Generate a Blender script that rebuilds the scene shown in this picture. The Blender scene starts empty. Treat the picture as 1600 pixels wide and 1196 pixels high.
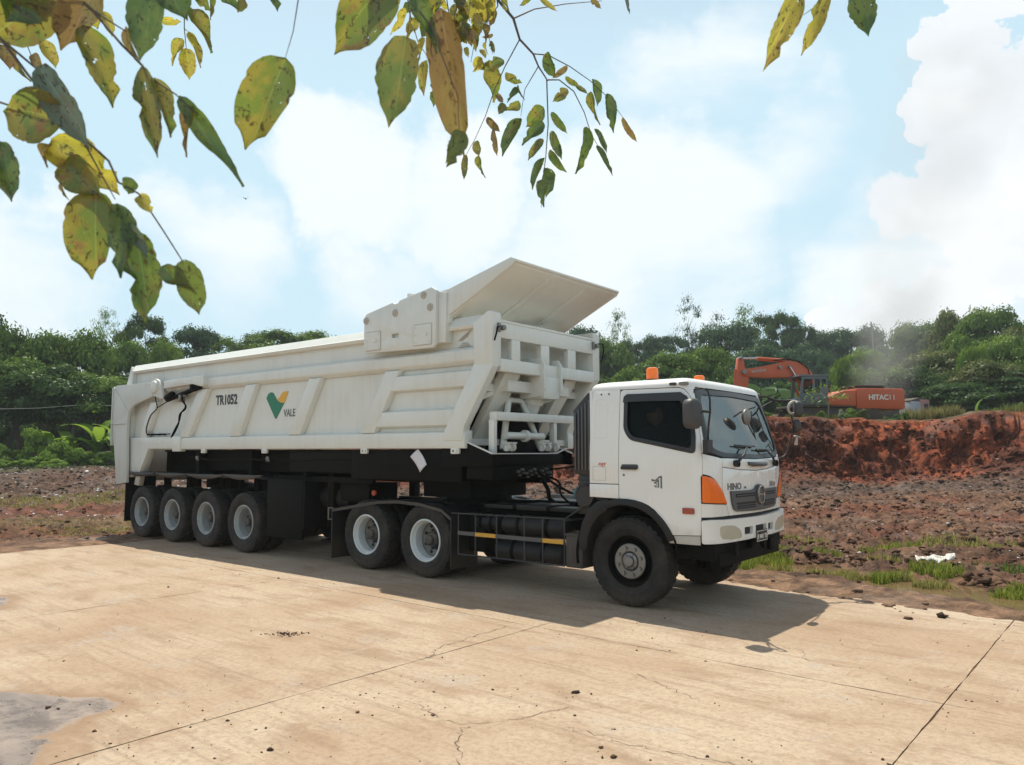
import bpy, bmesh, math, random
import numpy as np
from mathutils import Vector, Matrix
from mathutils.geometry import tessellate_polygon

SC = bpy.context.scene
COL = SC.collection
R = math.radians
rng = random.Random(7)

# ------------------------------------------------------------------ camera, sky, sun, exposure
cam_d = bpy.data.cameras.new('camera')
cam_d.sensor_width = 36.0
cam_d.lens = 36.0 * 1190.0 / 1600.0
cam_d.clip_start = 0.05
cam_d.clip_end = 9000
cam = bpy.data.objects.new('camera', cam_d)
COL.objects.link(cam)
cam.location = (0, 0, 1.78)
cam.rotation_euler = (R(90 + 5.138), 0, 0)
SC.camera = cam
cam_d.dof.use_dof = True
cam_d.dof.focus_distance = 12.0
cam_d.dof.aperture_fstop = 13.0

SUN_T = Vector((-0.39, 0.235, 1.0)).normalized()      # towards the sun, truck frame
YAW = R(38.8)
CY, SY = math.cos(YAW), math.sin(YAW)
def T2W(p):
    return Vector((p[0]*CY + p[1]*SY, -p[0]*SY + p[1]*CY, p[2] if len(p) > 2 else 0.0))
SUN = T2W(SUN_T)
sun_d = bpy.data.lights.new('sun', 'SUN')
sun_d.energy = 4.9
sun_d.angle = R(0.53)
sun_d.color = (1.0, 0.935, 0.80)
sun = bpy.data.objects.new('sun', sun_d)
COL.objects.link(sun)
sun.rotation_euler = SUN.to_track_quat('Z', 'Y').to_euler()
sun.location = (0, 0, 60)

world = bpy.data.worlds.new('World')
SC.world = world
world.use_nodes = True
wt = world.node_tree
wt.nodes.clear()
def wn(t, **kw):
    n = wt.nodes.new(t)
    for k, v in kw.items(): setattr(n, k, v)
    return n
def wl(a, b): wt.links.new(a, b)
w_out = wn('ShaderNodeOutputWorld'); w_bg = wn('ShaderNodeBackground')
w_sky = wn('ShaderNodeTexSky')
w_sky.sky_type = 'NISHITA'; w_sky.sun_disc = False
w_sky.sun_elevation = math.asin(SUN.z)
w_sky.sun_rotation = math.atan2(SUN.x, SUN.y)
w_sky.altitude = 50; w_sky.air_density = 1.0; w_sky.dust_density = 1.5; w_sky.ozone_density = 1.0
w_bg.inputs['Strength'].default_value = 0.125
w_tc = wn('ShaderNodeTexCoord')
def wmath(op, a, b=None, c=None, clamp=False):
    n = wn('ShaderNodeMath', operation=op); n.use_clamp = clamp
    for i, v in enumerate((a, b, c)):
        if v is None: continue
        if isinstance(v, (int, float)): n.inputs[i].default_value = v
        else: wl(v, n.inputs[i])
    return n.outputs[0]
def wramp(v, a, b, lo=0.0, hi=1.0):
    n = wn('ShaderNodeMapRange'); n.interpolation_type = 'SMOOTHSTEP'; n.clamp = True
    wl(v, n.inputs[0])
    for i, q in enumerate((a, b, lo, hi)): n.inputs[i+1].default_value = q
    return n.outputs[0]
def wmix(f, a, b):
    n = wn('ShaderNodeMix', data_type='RGBA')
    wl(f, n.inputs[0]) if not isinstance(f, (int, float)) else setattr(n.inputs[0], 'default_value', f)
    for i, v in ((6, a), (7, b)):
        if isinstance(v, tuple): n.inputs[i].default_value = v + (1,)
        else: wl(v, n.inputs[i])
    return n.outputs[2]
def wnoise(vec, scale, detail=6, rough=.55, dist=0.0):
    n = wn('ShaderNodeTexNoise'); wl(vec, n.inputs['Vector'])
    n.inputs['Scale'].default_value = scale; n.inputs['Detail'].default_value = detail
    n.inputs['Roughness'].default_value = rough; n.inputs['Distortion'].default_value = dist
    return n.outputs['Fac']
w_dir = w_tc.outputs['Generated']
w_sep = wn('ShaderNodeSeparateXYZ'); wl(w_dir, w_sep.inputs[0])
w_z = w_sep.outputs[2]
w_stretch = wn('ShaderNodeMapping'); wl(w_dir, w_stretch.inputs['Vector'])
w_stretch.inputs['Scale'].default_value = (1, 1, 1.9); w_stretch.inputs['Location'].default_value = (3.1, 1.7, 0.4)
n_big = wnoise(w_stretch.outputs[0], 2.1, 8, .52, .3)
n_fine = wnoise(w_dir, 9.0, 10, .6, .2)
def warped(scale, amt, seed):
    mp = wn('ShaderNodeMapping'); wl(w_dir, mp.inputs['Vector']); mp.inputs['Location'].default_value = (seed, seed*.7, -seed)
    n = wn('ShaderNodeTexNoise'); wl(mp.outputs[0], n.inputs['Vector']); n.inputs['Scale'].default_value = scale; n.inputs['Detail'].default_value = 8; n.inputs['Roughness'].default_value = .62
    s = wn('ShaderNodeVectorMath', operation='SUBTRACT'); wl(n.outputs['Color'], s.inputs[0]); s.inputs[1].default_value = (.5, .5, .5)
    k = wn('ShaderNodeVectorMath', operation='SCALE'); wl(s.outputs[0], k.inputs[0]); k.inputs['Scale'].default_value = amt
    a = wn('ShaderNodeVectorMath', operation='ADD'); wl(w_dir, a.inputs[0]); wl(k.outputs[0], a.inputs[1])
    z = wn('ShaderNodeVectorMath', operation='NORMALIZE'); wl(a.outputs[0], z.inputs[0]); return z.outputs[0]
w_soft = warped(3.2, .34, 1.3); w_puff = warped(9.0, .13, 4.1); w_cur = [w_soft]
def blob(az, el, rad, soft):
    a, e = R(az), R(el)
    d = (math.sin(a)*math.cos(e), math.cos(a)*math.cos(e), math.sin(e))
    n = wn('ShaderNodeVectorMath', operation='DOT_PRODUCT'); wl(w_cur[0], n.inputs[0]); n.inputs[1].default_value = d
    return wramp(n.outputs['Value'], math.cos(R(rad + soft)), math.cos(R(max(rad - soft, 0))))
def total(bs):
    t = None
    for b, w in bs:
        v = wmath('MULTIPLY', b, w)
        t = v if t is None else wmath('MAXIMUM', t, v)
    return t
# soft white cloud sheets (azimuth from straight ahead, elevation, radius, softness)
soft_c = total([(blob(-11, 21, 5, 3.5), 1), (blob(-4, 18, 5, 3.5), 1), (blob(-15, 19, 4, 3), .9), (blob(-7, 14, 4, 3), .8), (blob(-33, 13, 4, 3), 1), (blob(-29, 14, 3, 2), .8),
                (blob(-24, 11, 6, 5), .9), (blob(-8, 10, 7, 6), .9), (blob(12, 15, 8, 6), .85), (blob(22, 19, 6, 5), .7),
                (blob(5, 11, 7, 6), .9), (blob(30, 12, 8, 6), .9), (blob(18, 27, 4, 4), .45), (blob(11, 26, 3, 3), .4),
                (blob(-32, 4, 8, 6), .9), (blob(60, 20, 12, 10), .7), (blob(-70, 18, 14, 10), .7), (blob(160, 20, 18, 12), .6), (blob(110, 14, 14, 10), .6), (blob(-125, 16, 16, 10), .6)])
soft_v = wmath('ADD', soft_c, wmath('MULTIPLY', wmath('SUBTRACT', n_big, .5), 2.6))
soft_m = wmath('MULTIPLY', wramp(soft_v, .42, .90), wramp(w_z, .5, .85, 1.0, .25))
# sharp sunlit cumulus on the right
w_cur[0] = w_puff
cum_c = total([(blob(35.5, 31, 4.4, 2), 1), (blob(31.5, 25.4, 2.2, 1.2), 1), (blob(29.8, 22.6, 1.7, 1.1), 1), (blob(33.6, 23, 2.4, 1.6), .9), (blob(31.6, 19, 2.6, 1.8), .85),
               (blob(33, 14, 3.2, 2.2), .8), (blob(27.5, 16.5, 2.4, 2), .7), (blob(23.6, 9.2, 1.7, 1.1), 1), (blob(26.3, 9.6, 1.6, 1.1), .95), (blob(29, 8.5, 3, 1.6), .9), (blob(38, 17, 2.8, 1.8), .9),
               (blob(50, 24, 9, 5), .9), (blob(-58, 18, 9, 5), .9)])
cum_v = wmath('ADD', cum_c, wmath('MULTIPLY', wmath('SUBTRACT', n_fine, .5), 1.7))
cum_m = wramp(cum_v, .47, .57)
cum_shade = wramp(wmath('ADD', n_big, wmath('MULTIPLY', n_fine, .6)), .62, .98)
horizon = wramp(w_z, .42, .72, 1.0, 0.0)
SKYK = 6.9
overhead_grey = wmix(.38, w_sky.outputs[0], (.50*SKYK, .50*SKYK, .475*SKYK))  # grey added to the sky overhead, out of view, to warm the shade
pale = wmix(wmath('MULTIPLY_ADD', horizon, .86, .0), overhead_grey, (.60*SKYK, .83*SKYK, .95*SKYK))
c1 = wmix(wmath('MULTIPLY', soft_m, .85), pale, (.955*SKYK, .99*SKYK, 1.0*SKYK))
cumcol = wmix(cum_shade, (.86*SKYK, .89*SKYK, .92*SKYK), (1.06*SKYK, 1.07*SKYK, 1.07*SKYK))
c2 = wmix(wmath('MULTIPLY', cum_m, .9), c1, cumcol)
below = wramp(w_z, -.05, .0, 0.0, 1.0)
c3 = wmix(below, (.9, .75, .6), c2)
wl(c3, w_bg.inputs['Color']); wl(w_bg.outputs[0], w_out.inputs['Surface'])

SC.view_settings.view_transform = 'Standard'
SC.view_settings.look = 'None'
SC.view_settings.exposure = 0.32
SC.view_settings.gamma = 1.0
SC.view_settings.use_curve_mapping = False
SC.cycles.use_denoising = True
SC.cycles.max_bounces = 8
SC.cycles.transparent_max_bounces = 16
SC.cycles.volume_bounces = 1
SC.cycles.sample_clamp_indirect = 6.0

# ------------------------------------------------------------------ material helper
class M:
    """Node material builder."""
    def __init__(s, name):
        s.m = bpy.data.materials.new(name); s.m.use_nodes = True
        s.t = s.m.node_tree; s.b = s.t.nodes['Principled BSDF']; s.out = s.t.nodes['Material Output']
        s.tc = s.t.nodes.new('ShaderNodeTexCoord'); s.geo = s.t.nodes.new('ShaderNodeNewGeometry')
    def n(s, t, **kw):
        q = s.t.nodes.new(t)
        for k, v in kw.items(): setattr(q, k, v)
        return q
    def l(s, a, b): s.t.links.new(a, b)
    def put(s, sock, v):
        if isinstance(v, (int, float)): sock.default_value = v
        elif isinstance(v, tuple): sock.default_value = v + (1,) if len(v) == 3 and len(sock.default_value) == 4 else v
        else: s.l(v, sock)
    def vec(s, scale=(1, 1, 1), src='Object'):
        q = s.n('ShaderNodeMapping'); q.inputs['Scale'].default_value = scale
        s.l(s.tc.outputs[src] if src != 'Position' else s.geo.outputs['Position'], q.inputs['Vector'])
        return q.outputs[0]
    def noise(s, vec, scale, detail=5, rough=.55, dist=0.0, out='Fac'):
        q = s.n('ShaderNodeTexNoise'); s.l(vec, q.inputs['Vector'])
        for k, v in (('Scale', scale), ('Detail', detail), ('Roughness', rough), ('Distortion', dist)): q.inputs[k].default_value = v
        return q.outputs[out]
    def voro(s, vec, scale, feature='F1', out='Distance', rnd=1.0):
        q = s.n('ShaderNodeTexVoronoi', feature=feature); s.l(vec, q.inputs['Vector'])
        q.inputs['Scale'].default_value = scale; q.inputs['Randomness'].default_value = rnd
        return q.outputs[out]
    def math(s, op, a, b=None, clamp=False):
        q = s.n('ShaderNodeMath', operation=op); q.use_clamp = clamp
        s.put(q.inputs[0], a)
        if b is not None: s.put(q.inputs[1], b)
        return q.outputs[0]
    def ramp(s, v, a, b, lo=0.0, hi=1.0):
        q = s.n('ShaderNodeMapRange'); q.interpolation_type = 'SMOOTHSTEP'; s.put(q.inputs[0], v)
        for i, k in enumerate((a, b, lo, hi)): q.inputs[i+1].default_value = k
        return q.outputs[0]
    def mix(s, f, a, b):
        q = s.n('ShaderNodeMix', data_type='RGBA'); s.put(q.inputs[0], f); s.put(q.inputs[6], a); s.put(q.inputs[7], b)
        return q.outputs[2]
    def bump(s, h, strength=.3, dist=.01):
        q = s.n('ShaderNodeBump'); q.inputs['Strength'].default_value = strength; q.inputs['Distance'].default_value = dist
        s.l(h, q.inputs['Height']); return q.outputs[0]
    def set(s, **kw):
        names = dict(col='Base Color', rough='Roughness', metal='Metallic', normal='Normal', coat='Coat Weight', spec='Specular IOR Level', trans='Transmission Weight', ior='IOR', alpha='Alpha', ecol='Emission Color', estr='Emission Strength', coatr='Coat Roughness')
        for k, v in kw.items(): s.put(s.b.inputs[names[k]], v)
        return s

def paint(name, col, rough=.4, metal=0.0, dirt=(.33, .24, .16), amt=.35, scale=1.3, low=None, bump=.04, coat=0.0, chips=0.0, spec=.5):
    """Painted or coated metal with streaky dust; low=(z0, z1) adds splashed mud that thins out upwards (world height)."""
    m = M(name)
    v = m.vec()
    n1 = m.noise(v, scale, 8, .62)
    st = m.noise(m.vec((7, 7, .55)), 1.6, 4, .6)
    f = m.math('MULTIPLY', m.ramp(m.math('ADD', m.math('MULTIPLY', n1, .7), m.math('MULTIPLY', st, .4)), .45, .85), amt)
    if low:
        sp = m.n('ShaderNodeSeparateXYZ'); m.l(m.geo.outputs['Position'], sp.inputs[0])
        h = m.ramp(sp.outputs[2], low[0], low[1], 1.0, 0.0)
        g = m.ramp(m.math('ADD', m.math('MULTIPLY', h, .75), m.math('MULTIPLY', m.noise(v, 5.0, 8, .7), .5)), .45, .95)
        f = m.math('MAXIMUM', f, m.math('MULTIPLY', g, .75))
    tint = m.mix(m.noise(v, .5, 3), tuple(c*.93 for c in col), tuple(min(c*1.05, 1) for c in col))
    c = m.mix(f, tint, dirt)
    if chips:
        c = m.mix(m.math('MULTIPLY', m.ramp(m.noise(v, 11, 9, .75), .66, .70), chips), c, (.10, .05, .03))
    m.set(col=c, rough=m.math('ADD', m.math('MULTIPLY', f, .4), rough, True), metal=metal, coat=coat, spec=spec)
    if bump: m.set(normal=m.bump(m.math('ADD', m.noise(v, 3.0, 3), m.math('MULTIPLY', m.noise(v, 45, 4), .06)), bump, .04))
    return m.m

MAT = {}
MAT['trailer_white'] = paint('trailer_white', (.675, .695, .65), .38, amt=.26, dirt=(.34, .28, .21), low=(.9, 1.9), bump=.05)
MAT['gate_rusty'] = paint('gate_paint_rusted', (.50, .46, .40), .5, amt=.5, dirt=(.26, .13, .06), chips=.8)
MAT['litter'] = paint('litter', (.60, .60, .62), .7, amt=.5, scale=8)
MAT['panel_white'] = paint('panel_white', (.58, .60, .56), .42, dirt=(.34, .30, .24), amt=.34, bump=.07)
MAT['cab_white'] = paint('cab_white', (.76, .76, .725), .26, amt=.10, low=(.55, 1.25), bump=.012, coat=.35)
MAT['bumper_white'] = paint('bumper_white', (.74, .74, .70), .35, amt=.22, low=(.5, 1.1), bump=.01)
MAT['black'] = paint('chassis_black', (.005, .0055, .005), .6, dirt=(.022, .018, .013), amt=.2, low=(.0, .6), spec=.08)
MAT['black_trim'] = paint('black_trim', (.012, .012, .014), .38, dirt=(.07, .06, .05), amt=.12, bump=.0)
MAT['fender_black'] = paint('fender_black', (.014, .015, .016), .42, dirt=(.060, .045, .032), amt=.3, low=(.1, .8), spec=.25)
MAT['dust_black'] = paint('dusty_top', (.035, .031, .028), .6, dirt=(.17, .13, .10), amt=.6)
MAT['grey_plastic'] = paint('grey_plastic', (.075, .077, .080), .45, dirt=(.12, .10, .085), amt=.15, bump=0)
MAT['guard_grey'] = paint('guard_grey', (.035, .036, .038), .45, dirt=(.08, .07, .055), amt=.2, bump=0)
MAT['mirror_grey'] = paint('mirror_grey', (.045, .046, .048), .5, amt=.1, bump=0)
MAT['chrome'] = paint('chrome', (.62, .62, .62), .18, 1.0, amt=.2, bump=0)
MAT['steel'] = paint('dull_steel', (.22, .215, .205), .45, .7, amt=.4, bump=.02)
MAT['rim_white'] = paint('rim_white', (.62, .66, .66), .42, amt=.35, scale=5, dirt=(.22, .15, .10))
MAT['rim_grey'] = paint('rim_grey', (.36, .38, .38), .45, amt=.55, scale=5, dirt=(.10, .075, .055))
MAT['rim_disc'] = paint('rim_disc', (.20, .20, .19), .55, amt=.8, scale=5, dirt=(.05, .038, .028))  # dark colour carries the shade inside the deep dish
MAT['hub_dark'] = paint('hub_dark', (.05, .048, .045), .6, amt=.5, scale=6)
MAT['yellow_tape'] = paint('yellow_tape', (.62, .33, .03), .4, amt=.25, bump=0)
MAT['teal'] = paint('teal_paint', (.02, .12, .15), .4, amt=.25)
MAT['paper'] = paint('paper', (.62, .62, .66), .7, amt=.08, bump=.03)
MAT['vale_green'] = paint('decal_green', (.0, .17, .09), .4, amt=.05, bump=0)
MAT['vale_yellow'] = paint('decal_yellow', (.70, .38, .02), .4, amt=.05, bump=0)
MAT['decal_grey'] = paint('decal_grey', (.12, .13, .13), .4, amt=.1, bump=0)
MAT['decal_black'] = paint('decal_black', (.012, .012, .012), .4, amt=.06, bump=0)
MAT['decal_faint'] = paint('decal_faint', (.45, .43, .38), .5, amt=.1, bump=0)
MAT['decal_red'] = paint('decal_red', (.55, .05, .02), .4, amt=.1, bump=0)
MAT['decal_white'] = paint('decal_white', (.72, .68, .60), .5, amt=.25, bump=0)
MAT['seat'] = paint('seat_fabric', (.05, .05, .06), .9, amt=.1)
MAT['dash'] = paint('dashboard', (.035, .036, .036), .7, amt=.1)
MAT['gap'] = paint('shut_line', (.02, .018, .016), .8, amt=.0, bump=0)

def rubber():
    m = M('tyre_rubber'); v = m.vec()
    f = m.ramp(m.noise(v, 4, 8, .65), .38, .8)
    sp = m.n('ShaderNodeSeparateXYZ'); m.l(m.geo.outputs['Position'], sp.inputs[0])
    h = m.ramp(m.math('ADD', sp.outputs[2], m.math('MULTIPLY', m.noise(v, 9, 6), .25)), .05, .42, .8, 0.0)
    c = m.mix(m.math('MULTIPLY', f, .30), (.016, .0155, .015), (.10, .07, .05))
    c = m.mix(m.math('MULTIPLY', h, .55), c, (.13, .085, .052))
    m.set(col=c, rough=m.ramp(m.noise(v, 12, 4), .3, .7, .62, .85), normal=m.bump(m.noise(v, 60, 5), .25, .004), spec=.35)
    return m.m
MAT['rubber'] = rubber()
def glassmat(name, tint, refl, rough=.02, dirt=.0, fk=.8):
    m = M(name); t = m.t; t.nodes.remove(m.b)
    tr = m.n('ShaderNodeBsdfTransparent'); tr.inputs[0].default_value = tint + (1,)
    gl = m.n('ShaderNodeBsdfGlossy'); gl.inputs['Roughness'].default_value = rough; gl.inputs['Color'].default_value = (.92, .96, .95, 1)
    fr = m.n('ShaderNodeFresnel'); fr.inputs['IOR'].default_value = 1.5
    mx = m.n('ShaderNodeMixShader')
    m.l(m.math('ADD', m.math('MULTIPLY', fr.outputs[0], fk), refl, True), mx.inputs[0]); m.l(tr.outputs[0], mx.inputs[1]); m.l(gl.outputs[0], mx.inputs[2])
    last = mx.outputs[0]
    if dirt:
        df = m.n('ShaderNodeBsdfDiffuse'); df.inputs[0].default_value = (.42, .44, .42, 1)
        m2 = m.n('ShaderNodeMixShader')
        m.l(m.math('MULTIPLY', m.ramp(m.noise(m.vec(), 3.5, 8, .65), .3, .8), dirt), m2.inputs[0]); m.l(last, m2.inputs[1]); m.l(df.outputs[0], m2.inputs[2]); last = m2.outputs[0]
    m.l(last, m.out.inputs['Surface'])
    return m.m
MAT['glass_front'] = glassmat('windscreen_glass', (.24, .36, .33), .01, .02, .24, .20)
MAT['glass_side'] = glassmat('side_glass', (.66, .70, .69), .0, .01, .0, .13)
MAT['glass_dark'] = glassmat('tinted_glass', (.05, .06, .07), .06, .03, .10)
def lens(name, col, rough=.15, em=0):
    m = M(name); v = m.vec()
    m.set(col=m.mix(m.noise(v, 9, 4), tuple(c*.8 for c in col), col), rough=rough, coat=.25, trans=.0, normal=m.bump(m.voro(m.vec((1, 1, 1)), 55, out='Distance'), .35, .004))
    return m.m
MAT['amber'] = lens('amber_lens', (.90, .165, .004))
MAT['amber_dome'] = lens('amber_dome', (1.0, .19, .004), .25)
MAT['lamp_clear'] = lens('headlamp_lens', (.52, .49, .38), .10)
MAT['red_lens'] = lens('red_lens', (.35, .06, .03))

# ------------------------------------------------------------------ mesh helper
class MB:
    def __init__(s): s.v = []; s.f = []; s.mi = []; s.cur = 0
    def add(s, vs, fs):
        o = len(s.v); s.v += [tuple(p) for p in vs]
        for f in fs: s.f.append(tuple(i + o for i in f)); s.mi.append(s.cur)
        return s
    def box(s, x0, x1, y0, y1, z0, z1):
        vs = [(x, y, z) for x in (x0, x1) for y in (y0, y1) for z in (z0, z1)]
        return s.add(vs, [(0, 1, 3, 2), (4, 6, 7, 5), (0, 4, 5, 1), (2, 3, 7, 6), (0, 2, 6, 4), (1, 5, 7, 3)])
    def beam(s, a, b, w, h, up=(0, 0, 1)):
        a, b = Vector(a), Vector(b); d = (b - a).normalized(); u = Vector(up)
        r = d.cross(u).normalized(); u = r.cross(d).normalized()
        vs = []
        for p in (a, b):
            for i, j in ((-1, -1), (1, -1), (1, 1), (-1, 1)): vs.append(p + r*(i*w/2) + u*(j*h/2))
        return s.add(vs, [(3, 2, 1, 0), (4, 5, 6, 7), (0, 1, 5, 4), (1, 2, 6, 5), (2, 3, 7, 6), (3, 0, 4, 7)])
    def prism(s, poly, a, b, plane='xz', holes=(), shrink=0.0):
        """poly in 2D, extruded from a to b along the third axis; shrink makes the b face smaller (pressed look)."""
        loops = [list(poly)] + [list(h) for h in holes]
        mk = {'xz': lambda p, t: (p[0], t, p[1]), 'yz': lambda p, t: (t, p[0], p[1]), 'xy': lambda p, t: (p[0], p[1], t)}[plane]
        flat = [p for lp in loops for p in lp]
        tris = tessellate_polygon([[Vector((p[0], p[1], 0)) for p in lp] for lp in loops])
        N = len(flat)
        def inset(lp, k):
            if not k: return lp
            out = []; n = len(lp); area = sum(lp[i][0]*lp[(i+1) % n][1] - lp[(i+1) % n][0]*lp[i][1] for i in range(n)); sg = 1 if area > 0 else -1
            for i in range(n):
                p0, p1, p2 = Vector(lp[i-1]), Vector(lp[i]), Vector(lp[(i+1) % n])
                n1 = Vector((-(p1-p0).y, (p1-p0).x)).normalized()*sg; n2 = Vector((-(p2-p1).y, (p2-p1).x)).normalized()*sg
                nn = (n1+n2); d = max(nn.length_squared/2, .25); out.append(tuple(p1 + nn*k/d))
            return out
        flatb = [p for i, lp in enumerate(loops) for p in inset(lp, shrink if i == 0 else -shrink)]
        vs = [mk(p, a) for p in flat] + [mk(p, b) for p in flatb]
        fs = [tuple(t) for t in tris] + [tuple(i + N for i in reversed(t)) for t in tris]
        o = 0
        for lp in loops:
            n = len(lp)
            for i in range(n): j = (i+1) % n; fs.append((o+i, o+j, o+j+N, o+i+N))
            o += n
        return s.add(vs, fs)
    def tube(s, pts, r, n=8, caps=True):
        pts = [Vector(p) for p in pts]; rs = r if isinstance(r, (list, tuple)) else [r]*len(pts)
        vs, fs = [], []; prev = None
        for i, p in enumerate(pts):
            d = (pts[min(i+1, len(pts)-1)] - pts[max(i-1, 0)]).normalized()
            if prev is None: a = d.orthogonal().normalized()
            else:
                a = (prev - d*prev.dot(d))
                a = a.normalized() if a.length > 1e-6 else d.orthogonal().normalized()
            prev = a; b = d.cross(a)
            for k in range(n):
                t = 2*math.pi*k/n; vs.append(p + (a*math.cos(t) + b*math.sin(t))*rs[i])
        for i in range(len(pts)-1):
            for k in range(n): k2 = (k+1) % n; fs.append((i*n+k, i*n+k2, (i+1)*n+k2, (i+1)*n+k))
        if caps: fs.append(tuple(reversed(range(n)))); fs.append(tuple(range((len(pts)-1)*n, len(pts)*n)))
        return s.add(vs, fs)
    def cyl(s, a, b, r0, r1=None, n=24): return s.tube([a, b], [r0, r0 if r1 is None else r1], n)
    def lathe(s, prof, o=(0, 0, 0), axis='y', n=32, closed=False):
        """prof: list of (radius, height along axis)."""
        vs, fs = [], []
        for r, h in prof:
            for k in range(n):
                t = 2*math.pi*k/n; c, q = r*math.cos(t), r*math.sin(t)
                p = {'y': (c, h, q), 'z': (c, q, h), 'x': (h, c, q)}[axis]
                vs.append((p[0]+o[0], p[1]+o[1], p[2]+o[2]))
        m = len(prof)
        for i in range(m if closed else m-1):
            j = (i+1) % m
            for k in range(n): k2 = (k+1) % n; fs.append((i*n+k, i*n+k2, j*n+k2, j*n+k))
        return s.add(vs, fs)
    def grid(s, fn, nu, nv):
        vs = [fn(i/nu, j/nv) for i in range(nu+1) for j in range(nv+1)]
        return s.add(vs, [(i*(nv+1)+j, (i+1)*(nv+1)+j, (i+1)*(nv+1)+j+1, i*(nv+1)+j+1) for i in range(nu) for j in range(nv)])
    def build(s, name, mats, parent=None, bevel=0, off=(0, 0, 0), smooth=35, fix=True, label=None, seg=2):
        me = bpy.data.meshes.new(name)
        me.from_pydata([(p[0]-off[0], p[1]-off[1], p[2]-off[2]) for p in s.v], [], s.f)
        for mt in (mats if isinstance(mats, (list, tuple)) else [mats]): me.materials.append(MAT[mt] if isinstance(mt, str) else mt)
        if any(s.mi): me.polygons.foreach_set('material_index', s.mi)
        if fix or bevel:
            bm = bmesh.new(); bm.from_mesh(me)
            if fix: bmesh.ops.recalc_face_normals(bm, faces=bm.faces)
            if bevel:
                es = [e for e in bm.edges if len(e.link_faces) == 2 and e.calc_face_angle(0) > R(28)]
                bmesh.ops.bevel(bm, geom=es, offset=bevel, segments=seg, affect='EDGES', clamp_overlap=True, profile=.5)
            bm.to_mesh(me); bm.free()
        if smooth:
            me.polygons.foreach_set('use_smooth', [True]*len(me.polygons)); me.set_sharp_from_angle(angle=R(smooth))
        me.update()
        o = bpy.data.objects.new(name, me); COL.objects.link(o)
        if parent is not None: o.parent = parent
        if label: o['label'] = label
        return o

def tag(o, label=None, cat=None, group=None, kind=None):
    if label: o['label'] = label
    if cat: o['category'] = cat
    if group: o['group'] = group
    if kind: o['kind'] = kind
    return o
def empty(name, loc=(0, 0, 0), rz=0, parent=None):
    o = bpy.data.objects.new(name, None); COL.objects.link(o)
    o.location = loc; o.rotation_euler = (0, 0, rz); o.empty_display_size = .2
    if parent is not None: o.parent = parent
    return o
def kids(o): return list(o.children)
def copy_tree(o, parent=None, loc=None):
    c = o.copy(); COL.objects.link(c)
    if parent is not None: c.parent = parent
    if loc is not None: c.location = loc
    for ch in kids(o): copy_tree(ch, c)
    return c
def text_mb(string, size, depth=.002, bold=0.0, sx=1.0, shear=0.0, space=1.0):
    """Lettering as a mesh lying in local XZ, facing -Y, starting at the origin."""
    cu = bpy.data.curves.new('lettering', 'FONT'); cu.body = string; cu.size = size; cu.extrude = depth; cu.offset = bold; cu.shear = shear
    cu.space_character = space; cu.resolution_u = 3
    ob = bpy.data.objects.new('lettering', cu); COL.objects.link(ob)
    dg = bpy.context.evaluated_depsgraph_get(); me = bpy.data.meshes.new_from_object(ob.evaluated_get(dg))
    vs = [(v.co.x*sx, -v.co.z, v.co.y) for v in me.vertices]; fs = [tuple(p.vertices) for p in me.polygons]
    bpy.data.objects.remove(ob); bpy.data.curves.remove(cu); bpy.data.meshes.remove(me)
    mb = MB(); mb.add(vs, fs); return mb
def rounded(x0, x1, z0, z1, r, n=4):
    out = []
    for cx, cz, a0 in ((x1-r, z1-r, 0), (x0+r, z1-r, 90), (x0+r, z0+r, 180), (x1-r, z0+r, 270)):
        for i in range(n+1): a = R(a0 + 90*i/n); out.append((cx + r*math.cos(a), cz + r*math.sin(a)))
    return out
def circle(cx, cz, r, n=12): return [(cx + r*math.cos(2*math.pi*i/n), cz + r*math.sin(2*math.pi*i/n)) for i in range(n)]
CABW=1.15; CABY=8.85
_cp=[(-5.0,-1.15),(-4.6,-1.15),(-4.2,-1.15),(-3.9,-1.15),(-3.74,-1.15),(-3.66,-1.148),(-3.60,-1.13),(-3.548,-1.08),(-3.512,-1.0),(-3.485,-.85),(-3.455,-.55),(-3.43,-.25),(-3.42,0)]
_cp=_cp+[(x,-y) for x,y in _cp[-2::-1]]
def _cr(P):
    out=[]
    P=[P[0]]+P+[P[-1]]
    for i in range(1,len(P)-2):
        p0,p1,p2,p3=[np.array(q) for q in P[i-1:i+3]]
        for k in range(8):
            t=k/8
            out.append(.5*((2*p1)+(-p0+p2)*t+(2*p0-5*p1+4*p2-p3)*t*t+(-p0+3*p1-3*p2+p3)*t**3))
    out.append(np.array(P[-1])); return np.array(out)
_ol=_cr(_cp); _sl=np.concatenate([[0],np.cumsum(np.hypot(*np.diff(_ol,axis=0).T))])
SMAX=_sl[-1]
def cabp(s,z,off=0.):
    def q(s):
        x=np.interp(s,_sl,_ol[:,0]);y=np.interp(s,_sl,_ol[:,1])
        b=min(max((z-1.66)/.84,0),1); g=min(max((x+4.3)/.88,0),1)**2
        return x-.30*b**1.15*g, CABY+y*(1-.055*b**1.3)
    x,y=q(s)
    if off:
        x1,y1=q(s+.01);x0,y0=q(s-.01);l=math.hypot(x1-x0,y1-y0) or 1
        x+=off*(y1-y0)/l; y-=off*(x1-x0)/l
    return np.array([x,y,z])
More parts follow.
